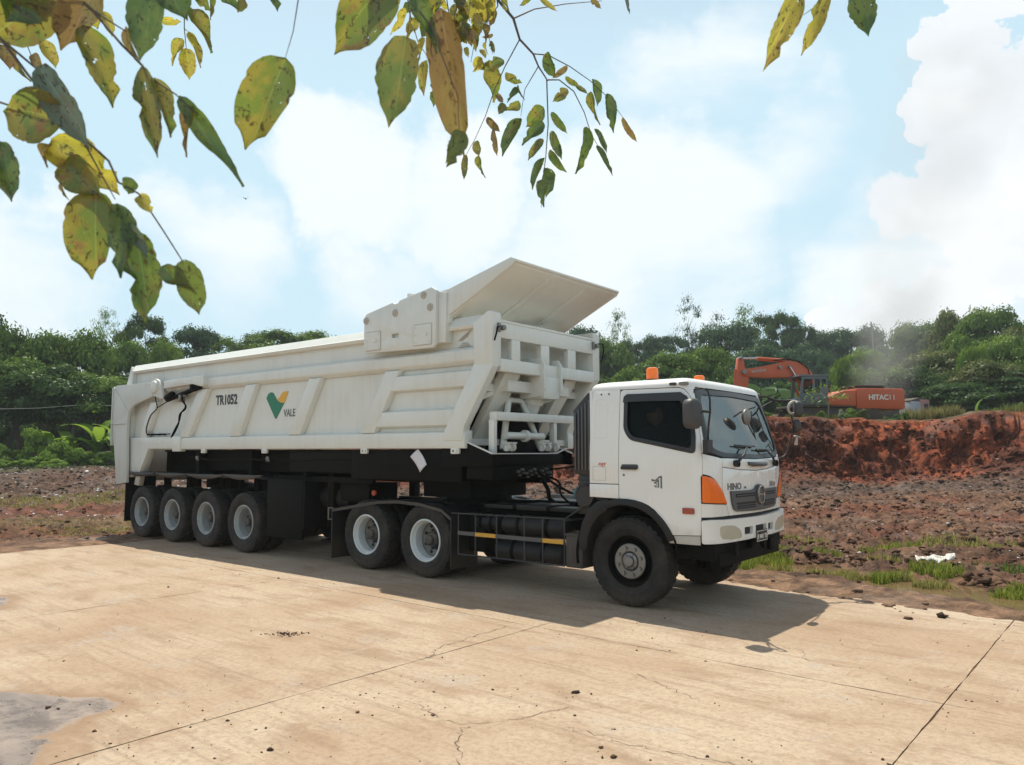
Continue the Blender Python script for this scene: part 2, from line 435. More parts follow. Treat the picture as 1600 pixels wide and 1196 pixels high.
# ------------------------------------------------------------------ noise on arrays
def _h(ix, iy, s):
    h = (ix.astype(np.int64)*374761393 + iy.astype(np.int64)*668265263 + s*974634777) & 0xffffffff
    h = ((h ^ (h >> 13)) * 1274126177) & 0xffffffff
    return ((h ^ (h >> 16)) & 0xffff)/65535.0
def vn(x, y, s=0):
    ix, iy = np.floor(x), np.floor(y); fx, fy = x-ix, y-iy; ux, uy = fx*fx*(3-2*fx), fy*fy*(3-2*fy)
    a = _h(ix, iy, s); b = _h(ix+1, iy, s); c = _h(ix, iy+1, s); d = _h(ix+1, iy+1, s)
    return (a*(1-ux)+b*ux)*(1-uy) + (c*(1-ux)+d*ux)*uy
def fbm(x, y, s=0, o=4, g=.5):
    t = 0; a = 1; n = 0
    for i in range(o): t = t + a*vn(x*2**i + 17.3*i, y*2**i + 9.1*i, s+i); n += a; a *= g
    return t/n - .5
def ss(a, b, x): t = np.clip((x-a)/(b-a), 0, 1); return t*t*(3-2*t)

# ------------------------------------------------------------------ terrain (X to the right of the camera, Y ahead)
PUD = np.array([(3.0, 12.6), (3.9, 12.25), (4.6, 12.0), (4.99, 11.4), (5.4, 10.7), (5.75, 10.0), (6.0, 9.5), (6.4, 9.0)])
def dist_poly(x, y, P):
    d = np.full(np.shape(x), 1e9)
    for (x0, y0), (x1, y1) in zip(P[:-1], P[1:]):
        dx, dy = x1-x0, y1-y0; t = np.clip(((x-x0)*dx+(y-y0)*dy)/(dx*dx+dy*dy), 0, 1)
        d = np.minimum(d, np.hypot(x-x0-t*dx, y-y0-t*dy))
    return d
def yard_sd(x, y):
    X, Y = x*CY - y*SY, x*SY + y*CY
    Ye = np.clip(10.0 - .15*(X+2.7), 8.8, 10.35)
    return np.maximum(np.maximum(Y - Ye, -15.45 - X), np.maximum(X-15.0, -13-Y)), X, Y
def bank(x, y):
    t = x/np.maximum(y, 1.0)
    foot = 34.2 + 2.4*fbm(x*.13, y*0+3.1, 5) + 1.3*fbm(x*.55, y*0, 6, 4) - 1.2*np.clip(t-.55, 0, 1)*4
    top = 1.0 + 2.35*ss(-.45, .12, t) + .5*fbm(x*.16, y*0, 9) + .45*fbm(x*.7, y*.05, 10) + .38*ss(.58, .66, t)
    top = np.where(t > -.45, top, .85)
    return t, foot, top
def ground_z(x, y):
    x = np.asarray(x, float); y = np.asarray(y, float)
    sd, X, Y = yard_sd(x, y)
    front = ss(2, 10, y)
    far = np.hypot(x, y)
    amp = .04 + .15*ss(.5, 3.5, sd)
    lod = 1 - ss(90, 160, far)
    rough = (fbm(x*1.1, y*1.1, 1, 4)*1.3 + np.abs(fbm(x*2.6, y*2.6, 2, 4, .62))*2.3 - .30)*amp*lod
    rough += (np.abs(fbm(x*.55, y*.55, 44, 3))*.5 - .1)*amp*ss(2, 5, sd)*lod + (np.abs(fbm(x*7.0, y*7.0, 46, 3, .6))*.75-.10)*amp*1.8*ss(.8, 2.5, sd)*(1-ss(28, 45, far)) + (np.abs(fbm(x*17.0, y*17.0, 47, 2, .6))*.5-.08)*amp*.8*ss(.6, 2, sd)*(1-ss(14, 24, far))
    z = .005 + rough
    # wheel ruts along the yard edge
    rut = np.sin(sd*2*np.pi/.34)*.022*ss(-.1, .2, sd)*(1-ss(1.0, 1.5, sd))*(X > -7)
    z = z + rut
    inside = ss(.12, -.35, sd + .35*fbm(x*1.3, y*1.3, 21))
    z = z*(1-inside) + (-.008)*inside
    z = z + .024*ss(-.05, .25, sd)*(1-ss(.9, 1.8, sd))*(sd < 3)
    # shallow puddle
    pd = dist_poly(x, y, PUD) + .55*fbm(x*1.4, y*1.4, 31)
    z = z - .15*ss(.85, .30, pd)
    t, foot, top = bank(x, y)
    left = ss(-.2, -.45, t)
    z = z + (.030*np.clip(y-22, 0, 28))*left*front + .5*ss(.35, .68, t)*ss(18, 36, y)
    # lumps at the foot and the cut face itself
    dd = y - foot
    z = z + (1-left)*ss(-4.5, .3, dd)*(.35 + 1.9*np.clip(fbm(x*.38, y*.30, 12, 4)+.08, 0, 1) + .5*np.abs(fbm(x*1.2, y*1.2, 13, 3)))*(1-ss(0, 1, dd))
    cl = ss(-.9, 2.4, dd + 1.5*fbm(x*.8, y*.8, 14, 4, .6))
    cl2 = np.clip(cl, 0, 1)
    base = z
    upper = top + .10*fbm(x*.8, y*.8, 15, 4) + .55*fbm(x*.45, y*.3, 19, 3)*(1-ss(2, 7, dd)) + .022*np.clip(y-40, 0, 30) + .075*np.clip(y-62, 0, 90)*(.45+.55*ss(-.35, .3, t))
    face = ((np.abs(fbm(x*1.1, y*.5, 16, 4, .6))*2.4 - .35) + (np.abs(fbm(x*4.2, y*4.2, 18, 3, .6))*1.0-.2))*np.sin(np.pi*np.clip(cl2*1.1, 0, 1))
    zz = base*(1-cl2) + upper*cl2 + face*.55*(1-left)
    z = np.where(y > 12, zz, z)
    mound = np.exp(-(((x+29)/2.2)**2 + ((y-48)/2.0)**2))
    z = z + .9*mound*(1+fbm(x*1.2, y*1.2, 3))
    return z, sd, cl2, left
def soil_color(x, y, z, sd, cl, left):
    n1 = fbm(x*.35, y*.35, 51, 4)+.5; n2 = fbm(x*1.7, y*1.7, 52, 4)+.5; n3 = fbm(x*.12, y*.5, 53, 3)+.5
    def C(a): return np.array(a)[None, :]
    def mix(a, b, f): return a*(1-f[:, None]) + b*f[:, None]
    mud = C((.165, .092, .060)); c = np.repeat(mud, len(x), 0)
    c = mix(c, C((.27, .165, .105)), ss(.45, .62, n2)*.6)
    c = mix(c, C((.20, .062, .030)), ss(.50, .68, n1)*.55)
    t, foot, top = bank(x, y)
    dd = y - foot
    grey = np.exp(-((dd+3.6)/2.2)**2)*(1-left)*.8
    c = mix(c, C((.125, .095, .080)), np.clip(grey*(.5+n2), 0, .85))
    red = ss(-2.8, -.6, dd + 2.5*fbm(x*.4, y*.4, 54, 3))*(1-left)
    rc = mix(np.repeat(C((.185, .056, .028)), len(x), 0), C((.36, .095, .038)), ss(.40, .60, n2)*(.35+.65*ss(.0, .5, t)))
    rc = mix(rc, C((.085, .028, .017)), ss(.54, .72, n1)*.7)
    c = mix(c, rc, red)
    # dusty strip by the yard
    c = mix(c, C((.36, .235, .155)), ss(1.6, .3, sd)*.75)
    # left field: litter mulch, red track, pale grass
    c = mix(c, C((.105, .075, .058)), left*ss(24, 30, y)*.7)
    rt = np.exp(-((y-24-.1*x)/2.0)**2)*left
    c = mix(c, C((.19, .068, .042)), np.clip(rt*.8*(.4+n2), 0, 1))
    gr = left*(np.exp(-((y-28)/1.6)**2)*.8 + np.exp(-((y-18.5)/2.2)**2)*.6)*ss(.40, .6, n3+.25*n2-.1)
    c = mix(c, C((.17, .16, .065)), np.clip(gr*.45, 0, .6))
    # turf on the bank top and the hill
    tf = ss(.9, 1.0, cl)*ss(1.6, 3.4, dd)
    c = mix(c, C((.075, .085, .03)), np.clip(tf*(.35+.9*n2), 0, 1))
    return np.clip(c*.73*np.array([[1.04, .97, .90]]), 0, 1)
def set_colors(me, c):
    at = me.color_attributes.new('soil', 'FLOAT_COLOR', 'POINT')
    a = np.ones((len(c), 4), np.float32); a[:, :3] = c; at.data.foreach_set('color', a.ravel())
def np_mesh(name, V, F, mats, smooth=True):
    """V (n,3), F (m,k) index array with k = 3 or 4."""
    me = bpy.data.meshes.new(name); me.vertices.add(len(V)); me.vertices.foreach_set('co', np.asarray(V, np.float32).ravel())
    m, k = F.shape; me.loops.add(m*k); me.loops.foreach_set('vertex_index', F.astype(np.int32).ravel())
    me.polygons.add(m); me.polygons.foreach_set('loop_start', np.arange(0, m*k, k, dtype=np.int32)); me.polygons.foreach_set('loop_total', np.full(m, k, np.int32))
    if smooth: me.polygons.foreach_set('use_smooth', np.ones(m, bool))
    for mt in mats: me.materials.append(mt)
    me.update(calc_edges=True); me.validate()
    return me
def link(name, me, parent=None):
    o = bpy.data.objects.new(name, me); COL.objects.link(o)
    if parent is not None: o.parent = parent
    return o
def soil_mat():
    m = M('soil'); at = m.n('ShaderNodeAttribute', attribute_name='soil')
    v = m.vec(src='Position')
    n = m.noise(v, 3.0, 10, .68); n2 = m.noise(v, 14.0, 8, .7)
    k = m.ramp(n, .34, .68, .40, 1.55)
    c = m.n('ShaderNodeVectorMath', operation='SCALE'); m.l(at.outputs['Color'], c.inputs[0]); m.l(k, c.inputs['Scale'])
    c2 = m.mix(m.math('MULTIPLY', m.ramp(n2, .62, .74), .5), c.outputs[0], (.34, .26, .20))
    wet = m.ramp(m.noise(v, .8, 4), .52, .66)
    m.set(col=c2, rough=m.math('SUBTRACT', .97, m.math('MULTIPLY', wet, .5)), spec=.28,
          normal=m.bump(m.math('ADD', m.math('MULTIPLY', n, 1.0), m.math('MULTIPLY', n2, .45)), 1.0, .17))
    return m.m
MAT['soil'] = soil_mat()
ang = np.concatenate([np.arange(-180, -44, 5.0), np.arange(-44, 44.001, .115), np.arange(49, 180.1, 5.0)])
rad = [.5]
while rad[-1] < 900:
    r = rad[-1]
    rad.append(r*1.06 if r < 6 else r*1.0095 if r < 29.5 else r+.105 if r < 41 else r*1.018 if r < 170 else r*1.2)
rad = np.array(rad)
A, Rr = np.meshgrid(np.radians(ang), rad)
GX, GY = (Rr*np.sin(A)).ravel(), (Rr*np.cos(A)).ravel()
GZ, sd_, cl_, lf_ = ground_z(GX, GY)
colx, coly = GX.copy(), GY.copy()
fm = np.sin(np.pi*np.clip(cl_, 0, 1))*(1-lf_)*(GY > 20)*(np.abs(np.arctan2(GX, GY)) < 1.0)
dsp = fm*(1.6*fbm(GX*.9, GZ*1.3, 60, 4, .6) + 1.1*np.abs(fbm(GX*2.2, GZ*2.8, 61, 4, .62)) - .12 + .30*fbm(GX*8, GZ*8, 62, 2))
GY = GY + dsp; seeds = np.where(fm > .12)[0]; GZ = GZ + fm*.5*np.abs(fbm(GX*2.3, GY*2.3+GZ*1.7, 63, 4, .6))
na, nr = len(ang), len(rad)
ii, jj = np.meshgrid(np.arange(nr-1), np.arange(na-1), indexing='ij')
q = (ii*na+jj).ravel()
F = np.stack([q, q+1, q+na+1, q+na], 1)
# centre cap
V = np.stack([GX, GY, GZ], 1)
V = np.vstack([V, [[0, 0, -.008]]])
capc = len(V)-1
me = np_mesh('ground', V, F, [MAT['soil']])
cc = soil_color(colx, coly, GZ, sd_, cl_, lf_); cc = np.vstack([cc, cc[:1]])
set_colors(me, cc)
ground = tag(link('ground', me), 'churned red brown earth round the yard rising to a cut bank', kind='structure')

def height(x, y): return float(ground_z(np.array([x]), np.array([y]))[0][0])
# ------------------------------------------------------------------ concrete yard, slab by slab
def concrete():
    m = M('concrete'); v = m.vec(src='Position')
    rot = m.n('ShaderNodeMapping'); m.l(m.geo.outputs['Position'], rot.inputs['Vector']); rot.inputs['Rotation'].default_value = (0, 0, R(40))
    def sv(s, src=rot.outputs[0]):
        q = m.n('ShaderNodeMapping'); m.l(src, q.inputs['Vector']); q.inputs['Scale'].default_value = s; return q.outputs[0]
    big = m.noise(v, .42, 6, .6, .5); med = m.noise(sv((.8, 2.2, 1)), 1.3, 8, .66, .4); fine = m.noise(v, 22, 8, .72)
    streak = m.noise(sv((.6, 15, 1)), 1.0, 6, .65, .2); streak2 = m.noise(sv((12, .5, 1)), 1.0, 5, .65, .3)
    c = m.mix(m.ramp(big, .35, .68), (0.430, 0.345, 0.252), (0.345, 0.248, 0.165))
    c = m.mix(m.math('MULTIPLY', m.ramp(med, .48, .68), .75), c, (0.264, 0.178, 0.114))
    c = m.mix(m.math('MULTIPLY', m.ramp(streak, .50, .68), .5), c, (0.240, 0.170, 0.119))
    c = m.mix(m.math('MULTIPLY', m.ramp(streak2, .56, .74), .26), c, (0.448, 0.390, 0.317))
    c = m.mix(m.math('MULTIPLY', m.ramp(m.noise(v, 1.1, 7, .7), .56, .66), .4), c, (0.360, 0.332, 0.299))
    c = m.mix(m.math('MULTIPLY', m.ramp(fine, .42, .66), .45), c, (0.192, 0.137, 0.097))
    spk = m.ramp(m.voro(v, 7.0), .045, .075, 1.0, 0.0)
    spk = m.math('MULTIPLY', spk, m.ramp(m.noise(v, 1.6, 3), .46, .6))
    c = m.mix(m.math('MULTIPLY', spk, .7), c, (0.080, 0.050, 0.035))
    # grit, scuffs and tyre-dragged mud
    grit = m.noise(v, 70, 4, .8); c = m.mix(m.math('MULTIPLY', m.ramp(grit, .52, .68), .5), c, (.17, .12, .085))
    c = m.mix(m.math('MULTIPLY', m.ramp(grit, .45, .25), .22), c, (.52, .43, .33))
    scf = m.noise(sv((3.2, 26, 1)), 1.0, 7, .75, .5); c = m.mix(m.math('MULTIPLY', m.ramp(scf, .58, .70), m.ramp(m.noise(v, .9, 4), .42, .60, 0.0, .5)), c, (.19, .125, .085))
    blot = m.noise(v, 2.6, 9, .74, .6); c = m.mix(m.math('MULTIPLY', m.ramp(blot, .56, .68), .6), c, (.25, .165, .105))
    # wet mud film spread over the left of the yard, with a damp margin
    sp_ = m.n('ShaderNodeSeparateXYZ'); m.l(m.geo.outputs['Position'], sp_.inputs[0])
    wn_ = m.noise(v, 1.5, 8, .62, .4)
    def el(cx, cy, rx, ry, a):
        ca, sa = math.cos(R(a)), math.sin(R(a)); X = m.math('SUBTRACT', sp_.outputs[0], cx); Y = m.math('SUBTRACT', sp_.outputs[1], cy)
        U = m.math('DIVIDE', m.math('ADD', m.math('MULTIPLY', X, ca), m.math('MULTIPLY', Y, sa)), rx); V = m.math('DIVIDE', m.math('SUBTRACT', m.math('MULTIPLY', Y, ca), m.math('MULTIPLY', X, sa)), ry)
        return m.math('SQRT', m.math('ADD', m.math('MULTIPLY', U, U), m.math('MULTIPLY', V, V)))
    dd = m.math('MINIMUM', m.math('MINIMUM', el(-6.9, 9.3, 1.15, .55, -25), el(-3.9, 5.6, 1.15, .28, -8)), el(-3.75, 4.5, 1.05, 1.2, 0))
    dd = m.math('SUBTRACT', dd, m.math('MULTIPLY', m.math('SUBTRACT', wn_, .5), 1.0))
    damp = m.ramp(dd, 1.35, .98); wet = m.ramp(dd, 1.0, .90)
    c = m.mix(m.math('MULTIPLY', damp, .75), c, m.mix(blot, (.20, .125, .078), (.27, .175, .105)))
    c = m.mix(wet, c, m.mix(m.ramp(med, .35, .65), (.14, .105, .085), (.25, .19, .15)))
    h = m.math('ADD', m.math('ADD', m.math('MULTIPLY', fine, .40), m.math('MULTIPLY', med, .6)), m.math('ADD', m.math('MULTIPLY', scf, .35), m.math('MULTIPLY', blot, .5)))
    wr = m.ramp(m.noise(v, 5.5, 7, .65), .36, .60, .10, .50)
    m.set(col=c, rough=m.mix(wet, m.ramp(big, .3, .7, .85, .97), wr), spec=m.mix(wet, (.2, .2, .2), (.6, .6, .6)), normal=m.bump(h, .6, .022))
    return m.m
MAT['concrete'] = concrete()
MAT['crack'] = paint('crack_dirt', (.10, .065, .045), .95, amt=.5, dirt=(.22, .15, .1), scale=6, bump=0)
yard = tag(empty('concrete_yard', (0, 0, 0), -YAW - R(1.3)), 'dusty concrete yard of large cast slabs', kind='structure')
xs = [-15.5, -13.3, -9.39, -4.92, -1.25, 3.0, 7.2, 11.3, 15.4]; ys = [-12.8, -5.6, 1.1, 6.22, 10.25]
rr = random.Random(3)
def edge_pts(a, b, amp):
    n = max(2, int((Vector(b)-Vector(a)).length/.07)); d = (Vector(b)-Vector(a)); nn = Vector((-d.y, d.x)).normalized(); out = []
    w = 0
    for i in range(n):
        w = w*.75 + rr.uniform(-amp, amp); out.append(tuple(Vector(a) + d*i/n + nn*(w if i else 0)))
    return out
for i in range(len(xs)-1):
    for j in range(len(ys)-1):
        g = .0045; x0, x1, y0, y1 = xs[i]+g, xs[i+1]-g, ys[j]+g, ys[j+1]-g
        # the yard empty is turned 1.3 degrees about the camera foot; keep the joints where they are near the truck
        near = (xs[i] < 5 and ys[j+1] > 1)
        P = []
        for a, b in (((x0, y0), (x1, y0)), ((x1, y0), (x1, y1)), ((x1, y1), (x0, y1)), ((x0, y1), (x0, y0))): P += edge_pts(a, b, .0035) if near else [a]
        P = [(x - .0227*(y)+.12, y + .0227*(x+.0)) if False else (x, y) for x, y in P]
        mb = MB(); mb.prism(P, -.12, 0.0, plane='xy'); mb.build('slab', 'concrete', yard, smooth=0, fix=True)
# hairline cracks
def strip(pts, w, name='crack', mat='crack', z=.003, par=None):
    mb = MB(); L = []; Rt = []
    fine = []
    for a, b in zip(pts[:-1], pts[1:]):
        a, b = Vector(a), Vector(b); n = max(2, int((b-a).length/.035))
        for k in range(n):
            p = a + (b-a)*k/n; fine.append(p + Vector((rr.uniform(-1, 1), rr.uniform(-1, 1)))*.030)
    fine.append(Vector(pts[-1]))
    for i, p in enumerate(fine):
        d = (fine[min(i+1, len(fine)-1)] - fine[max(i-1, 0)]).normalized(); nn = Vector((-d.y, d.x)); ww = w*rr.uniform(.12, .75)
        L.append((p.x+nn.x*ww, p.y+nn.y*ww, z)); Rt.append((p.x-nn.x*ww, p.y-nn.y*ww, z))
    n = len(fine); mb.add(L+Rt, [(i, i+1, n+i+1, n+i) for i in range(n-1)])
    o = mb.build(name, mat, smooth=0, fix=False); o.parent = yard; o.matrix_parent_inverse = yard_inv; return o
bpy.context.view_layer.update(); yard_inv = yard.matrix_world.inverted()
for pts, w in (([(-.05, 7.95), (-.64, 7.16), (-.69, 7.05), (-.71, 6.73), (-.75, 6.79)], .006), ([(-.68, 5.57), (-.42, 5.18), (-.17, 5.18), (.0, 5.22), (.4, 5.5)], .005), ([(-.25, 5.12), (-.32, 5.07), (-.35, 4.85), (-.29, 4.66), (-.31, 4.2)], .006),
               ([(1.35, 5.6), (1.2, 5.9), (1.0, 6.3)], .004), ([(2.3, 7.3), (2.6, 7.0), (2.5, 6.7), (2.75, 6.5)], .005), ([(.35, 5.1), (.9, 4.7), (1.3, 4.5)], .004), ([(-3.4, 9.5), (-3.0, 9.3), (-2.4, 9.6), (-1.9, 9.5)], .004)):
    strip(pts, w)
# wider dirt filled bits of the joints are left as open recesses; wet mud films on the left
def film_mat(name, c0, c1, r0, r1, bump=.2, sc=6):
    m = M(name); v = m.vec(src='Position'); n = m.noise(v, sc, 8, .65); n2 = m.noise(v, sc*.3, 4)
    m.set(col=m.mix(m.ramp(n, .35, .7), c0, c1), rough=m.ramp(m.math('ADD', m.math('MULTIPLY', n, .4), m.math('MULTIPLY', n2, .6)), .38, .62, r0, r1), spec=.6, normal=m.bump(m.math('ADD', n, m.math('MULTIPLY', m.noise(v, sc*4, 5), .3)), bump, .015))
    return m.m
MAT['wet_mud'] = film_mat('wet_mud', (.115, .085, .072), (.26, .20, .165), .06, .55, .5, 5)
MAT['damp'] = film_mat('damp_concrete', (.22, .145, .09), (.33, .225, .145), .7, .9, .2, 7)
MAT['mud_water'] = film_mat('muddy_water', (.13, .085, .045), (.17, .115, .06), .02, .06, .05, 2)
def film(name, pts, z, mat, k=6, jit=.03, **tg):
    P = smooth_closed(pts, k, jit); mb = MB(); mb.prism(P, z-.003, z, plane='xy'); o = mb.build(name, mat, smooth=0); tag(o, **tg); return o
def smooth_closed(P, k=6, jit=.0):
    out = []; n = len(P)
    for i in range(n):
        p0, p1, p2, p3 = [Vector(P[(i+j-1) % n]) for j in range(4)]
        for q_ in range(k):
            t = q_/k; v = .5*((2*p1) + (p2-p0)*t + (2*p0-5*p1+4*p2-p3)*t*t + (-p0+3*p1-3*p2+p3)*t**3)
            out.append((v.x + rr.uniform(-jit, jit), v.y + rr.uniform(-jit, jit)))
    return out
P = []
for a, b in zip(PUD[:-1], PUD[1:]):
    pass
nrm = []
pl_ = [Vector(p) for p in PUD]
for i, p in enumerate(pl_):
    d = (pl_[min(i+1, len(pl_)-1)] - pl_[max(i-1, 0)]).normalized(); nrm.append(Vector((-d.y, d.x)))
lo = [tuple(p + n*1.15) for p, n in zip(pl_, nrm)]; hi = [tuple(p - n*.95) for p, n in zip(pl_, nrm)]
mb = MB(); mb.prism(lo + hi[::-1], -.09, -.042, plane='xy'); wtr = mb.build('puddle', 'mud_water', smooth=0); tag(wtr, 'muddy brown water lying in the ditch beside the yard', kind='structure')

# ------------------------------------------------------------------ clods, stones, grass (nobody could count them)
ico = np.array([(0, 0, 1), (.894, 0, .447), (.276, .851, .447), (-.724, .526, .447), (-.724, -.526, .447), (.276, -.851, .447), (.724, .526, -.447), (-.276, .851, -.447), (-.894, 0, -.447), (-.276, -.851, -.447), (.724, -.526, -.447), (0, 0, -1)])
icf = np.array([(0, 1, 2), (0, 2, 3), (0, 3, 4), (0, 4, 5), (0, 5, 1), (1, 6, 2), (2, 7, 3), (3, 8, 4), (4, 9, 5), (5, 10, 1), (6, 7, 2), (7, 8, 3), (8, 9, 4), (9, 10, 5), (10, 6, 1), (11, 7, 6), (11, 8, 7), (11, 9, 8), (11, 10, 9), (11, 6, 10)])
nr_ = np.random.default_rng(5)
def scatter_clods(name, x, y, s, label, mat='soil', flat=.62, z=None, tint=1.0):
    n = len(x); jit = nr_.uniform(.45, 1.4, (n, 12, 1)); a = nr_.uniform(0, 6.28, n); ca, sa = np.cos(a), np.sin(a)
    B = ico[None]*jit*s[:, None, None]*nr_.uniform(.7, 1.3, (n, 1, 3)); B[:, :, 2] *= flat
    X = B[:, :, 0]*ca[:, None]-B[:, :, 1]*sa[:, None]; Y = B[:, :, 0]*sa[:, None]+B[:, :, 1]*ca[:, None]
    gz_, sd, cl, lf = ground_z(x, y)
    if z is not None: gz_ = np.zeros(n) + z
    V = np.stack([X+x[:, None], Y+y[:, None], B[:, :, 2]+gz_[:, None]+s[:, None]*.25], 2).reshape(-1, 3)
    F = (icf[None]+(np.arange(n)*12)[:, None, None]).reshape(-1, 3)
    me = np_mesh(name, V, F, [MAT[mat]], smooth=False)
    c = soil_color(x, y, gz_, sd, cl, lf)*nr_.uniform(.6, 1.25, (n, 1))*tint
    set_colors(me, np.repeat(c, 12, 0))
    return tag(link(name, me), label, kind='stuff')
def pick(n, fx, dens):
    x, y = fx(n); s = yard_sd(x, y)[0]; k = dens(x, y, s) > nr_.uniform(0, 1, n); return x[k], y[k]
def fan(d0, d1, t0, t1):
    def f(n):
        y = np.exp(nr_.uniform(np.log(d0), np.log(d1), n)); return nr_.uniform(t0, t1, n)*y, y
    return f
x, y = pick(12000, fan(8, 33, .02, .78), lambda x, y, s: ss(.5, 2.5, s)*(.25+1.2*np.clip(fbm(x*.6, y*.6, 70)+.35, 0, 1))*(dist_poly(x, y, PUD) > .7))
scatter_clods('clods', x, y, np.minimum(np.exp(nr_.normal(-4.05, .55, len(x))), .05)*(1+y/22), 'small clods of churned brown mud in front of the bank')
x, y = pick(7000, fan(27, 37.0, -.35, .8), lambda x, y, s: np.exp(-((y-bank(x, y)[1]+1.4)/1.9)**2)*(y < bank(x, y)[1]+.8))
scatter_clods('clods', x, y, np.minimum(np.exp(nr_.normal(-3.1, .6, len(x))), .15), 'red brown clods fallen along the foot of the cut bank')
x, y = pick(14000, fan(15, 55, -.78, -.25), lambda x, y, s: ss(.2, 1.5, s)*(.15+.85*ss(24, 32, y))*(.3+np.clip(fbm(x*.4, y*.4, 71)+.5, 0, 1)))
scatter_clods('clods', x, y, np.minimum(np.exp(nr_.normal(-3.6, .5, len(x))), .07)*(.6+y/40), 'dark clods and litter on the rough ground left of the trailer', flat=.5)
sel = nr_.choice(seeds, 3000); bx, by, bz = GX[sel], GY[sel], GZ[sel]
scatter_clods('clods', bx, by-.05, np.minimum(np.exp(nr_.normal(-2.95, .6, len(sel))), .18), 'clods sticking out of the face of the cut bank', z=bz-.03)
x = nr_.normal(0, .36, 240)+6.02; y = nr_.normal(0, .22, 240)+10.25
scatter_clods('clods', x, y, nr_.uniform(.035, .10, 240), 'heap of brown mud lumps at the edge of the yard')
x = nr_.normal(0, .5, 160)+5.1; y = nr_.normal(0, .4, 160)+13.0
scatter_clods('clods', x, y, nr_.uniform(.03, .085, 160), 'dark lumps of mud behind the grassy puddle')
x, y = pick(2600, fan(3.0, 14, -.62, .72), lambda x, y, s: (s < -.05)*(.10+.9*ss(.02, .25, fbm(x*.7, y*.7, 77))))
scatter_clods('stones', x, y, np.exp(nr_.normal(-5.35, .5, len(x))), 'crumbs of dry mud and grit strewn on the concrete', z=0.0, tint=.85)
x, y = pick(900, fan(7, 15, -.1, .75), lambda x, y, s: np.exp(-((s+.15)/.22)**2))
scatter_clods('stones', x, y, np.exp(nr_.normal(-4.1, .5, len(x))), 'lumps of mud along the edge of the concrete', tint=.8)
x = nr_.normal(-2.2, .10, 90); y = nr_.normal(7.63, .05, 90)
scatter_clods('stones', x, y, nr_.uniform(.004, .012, 90), 'small scatter of dark grit on the concrete', z=0.0, tint=.45)
for (px_, py_, s_, lb) in ((4.21, 8.28, .045, 'lump of dark mud on the concrete right of the cab'), (4.62, 8.37, .06, 'larger dark mud lump nearest the muddy edge'), (-1.45, 4.72, .022, 'small dark stone in the foreground'), (.59, 4.62, .022, 'small dark stone near the bottom of the frame'), (.47, 5.81, .028, 'reddish clod on the open concrete')):
    o = scatter_clods('stone', np.array([px_, px_+s_*.8]), np.array([py_, py_+s_*.3]), np.array([s_, s_*.55]), lb, z=0.0, tint=.5); del o['kind']; tag(o, cat='stone')

x, y = pick(500, fan(12, 34, .2, .78), lambda x, y, s: .6*(dist_poly(x, y, PUD) > .8)*(s > 1)); o = scatter_clods('litter', x, y, nr_.uniform(.008, .028, len(x))*(1+y/25), 'pale scraps of litter trodden into the mud', flat=.3); o.data.materials[0] = MAT['litter']
x, y = pick(900, fan(20, 50, -.78, -.3), lambda x, y, s: .8*(s > 1)+0*x); o = scatter_clods('litter', x, y, nr_.uniform(.012, .035, len(x))*(1+y/25), 'pale scraps of litter on the ground left of the trailer', flat=.3); o.data.materials[0] = MAT['litter']
def grass_mat():
    m = M('grass'); m.t.nodes.remove(m.b); at = m.n('ShaderNodeAttribute', attribute_name='soil')
    d = m.n('ShaderNodeBsdfDiffuse'); t = m.n('ShaderNodeBsdfTranslucent'); x = m.n('ShaderNodeMixShader'); x.inputs[0].default_value = .45
    m.l(at.outputs['Color'], d.inputs[0]); m.l(at.outputs['Color'], t.inputs[0]); m.l(d.outputs[0], x.inputs[1]); m.l(t.outputs[0], x.inputs[2]); m.l(x.outputs[0], m.out.inputs['Surface'])
    return m.m
MAT['grass'] = grass_mat()
def grass(patches, label, seed=1):
    g = np.random.default_rng(seed); VX = []; C_ = []
    for (cx, cy, rx, ry, n, h, col) in patches:
        a = g.uniform(0, 6.28, n); r = np.sqrt(g.uniform(0, 1, n)); x = cx+rx*r*np.cos(a); y = cy+ry*r*np.sin(a)
        keep = (fbm(x*2.6, y*2.6, 90, 3)+.5 + .20*(1-r)) > .50; x, y = x[keep], y[keep]; n = len(x)
        z = ground_z(x, y)[0]-.01; z = np.maximum(z, -.07)
        hh = h*.8*g.uniform(.25, 1.25, n); b = g.uniform(0, 6.28, n); w = g.uniform(.003, .007, n)*(1+cy/14); lean = g.uniform(.1, .6, n)*hh; la = g.uniform(0, 6.28, n)
        dx, dy = np.cos(b)*w, np.sin(b)*w; lx, ly = np.cos(la)*lean, np.sin(la)*lean
        p0 = np.stack([x-dx, y-dy, z], 1); p1 = np.stack([x+dx, y+dy, z], 1); p2 = np.stack([x+dx*.7+lx*.35, y+dy*.7+ly*.35, z+hh*.6], 1); p3 = np.stack([x-dx*.7+lx*.35, y-dy*.7+ly*.35, z+hh*.6], 1); p4 = np.stack([x+lx, y+ly, z+hh], 1)
        VX.append(np.stack([p0, p1, p2, p3, p4], 1)); C_.append(np.array(col)[None]*g.uniform(.6, 1.35, (n, 1))*np.array([[1, 1, 1]])+(g.uniform(0, 1, (n, 1)) < .18)*np.array([[.12, .06, .02]]))
    V = np.concatenate(VX); c = np.concatenate(C_); n = len(V)
    F = (np.array([(0, 1, 2), (0, 2, 3), (3, 2, 4)])[None]+(np.arange(n)*5)[:, None, None]).reshape(-1, 3)
    me = np_mesh('grass', V.reshape(-1, 3), F, [MAT['grass']], smooth=False); set_colors(me, np.repeat(c, 5, 0))
    return tag(link('grass', me), label, kind='stuff')
G1 = (.20, .25, .045); G2 = (.27, .26, .085); G3 = (.10, .16, .04)
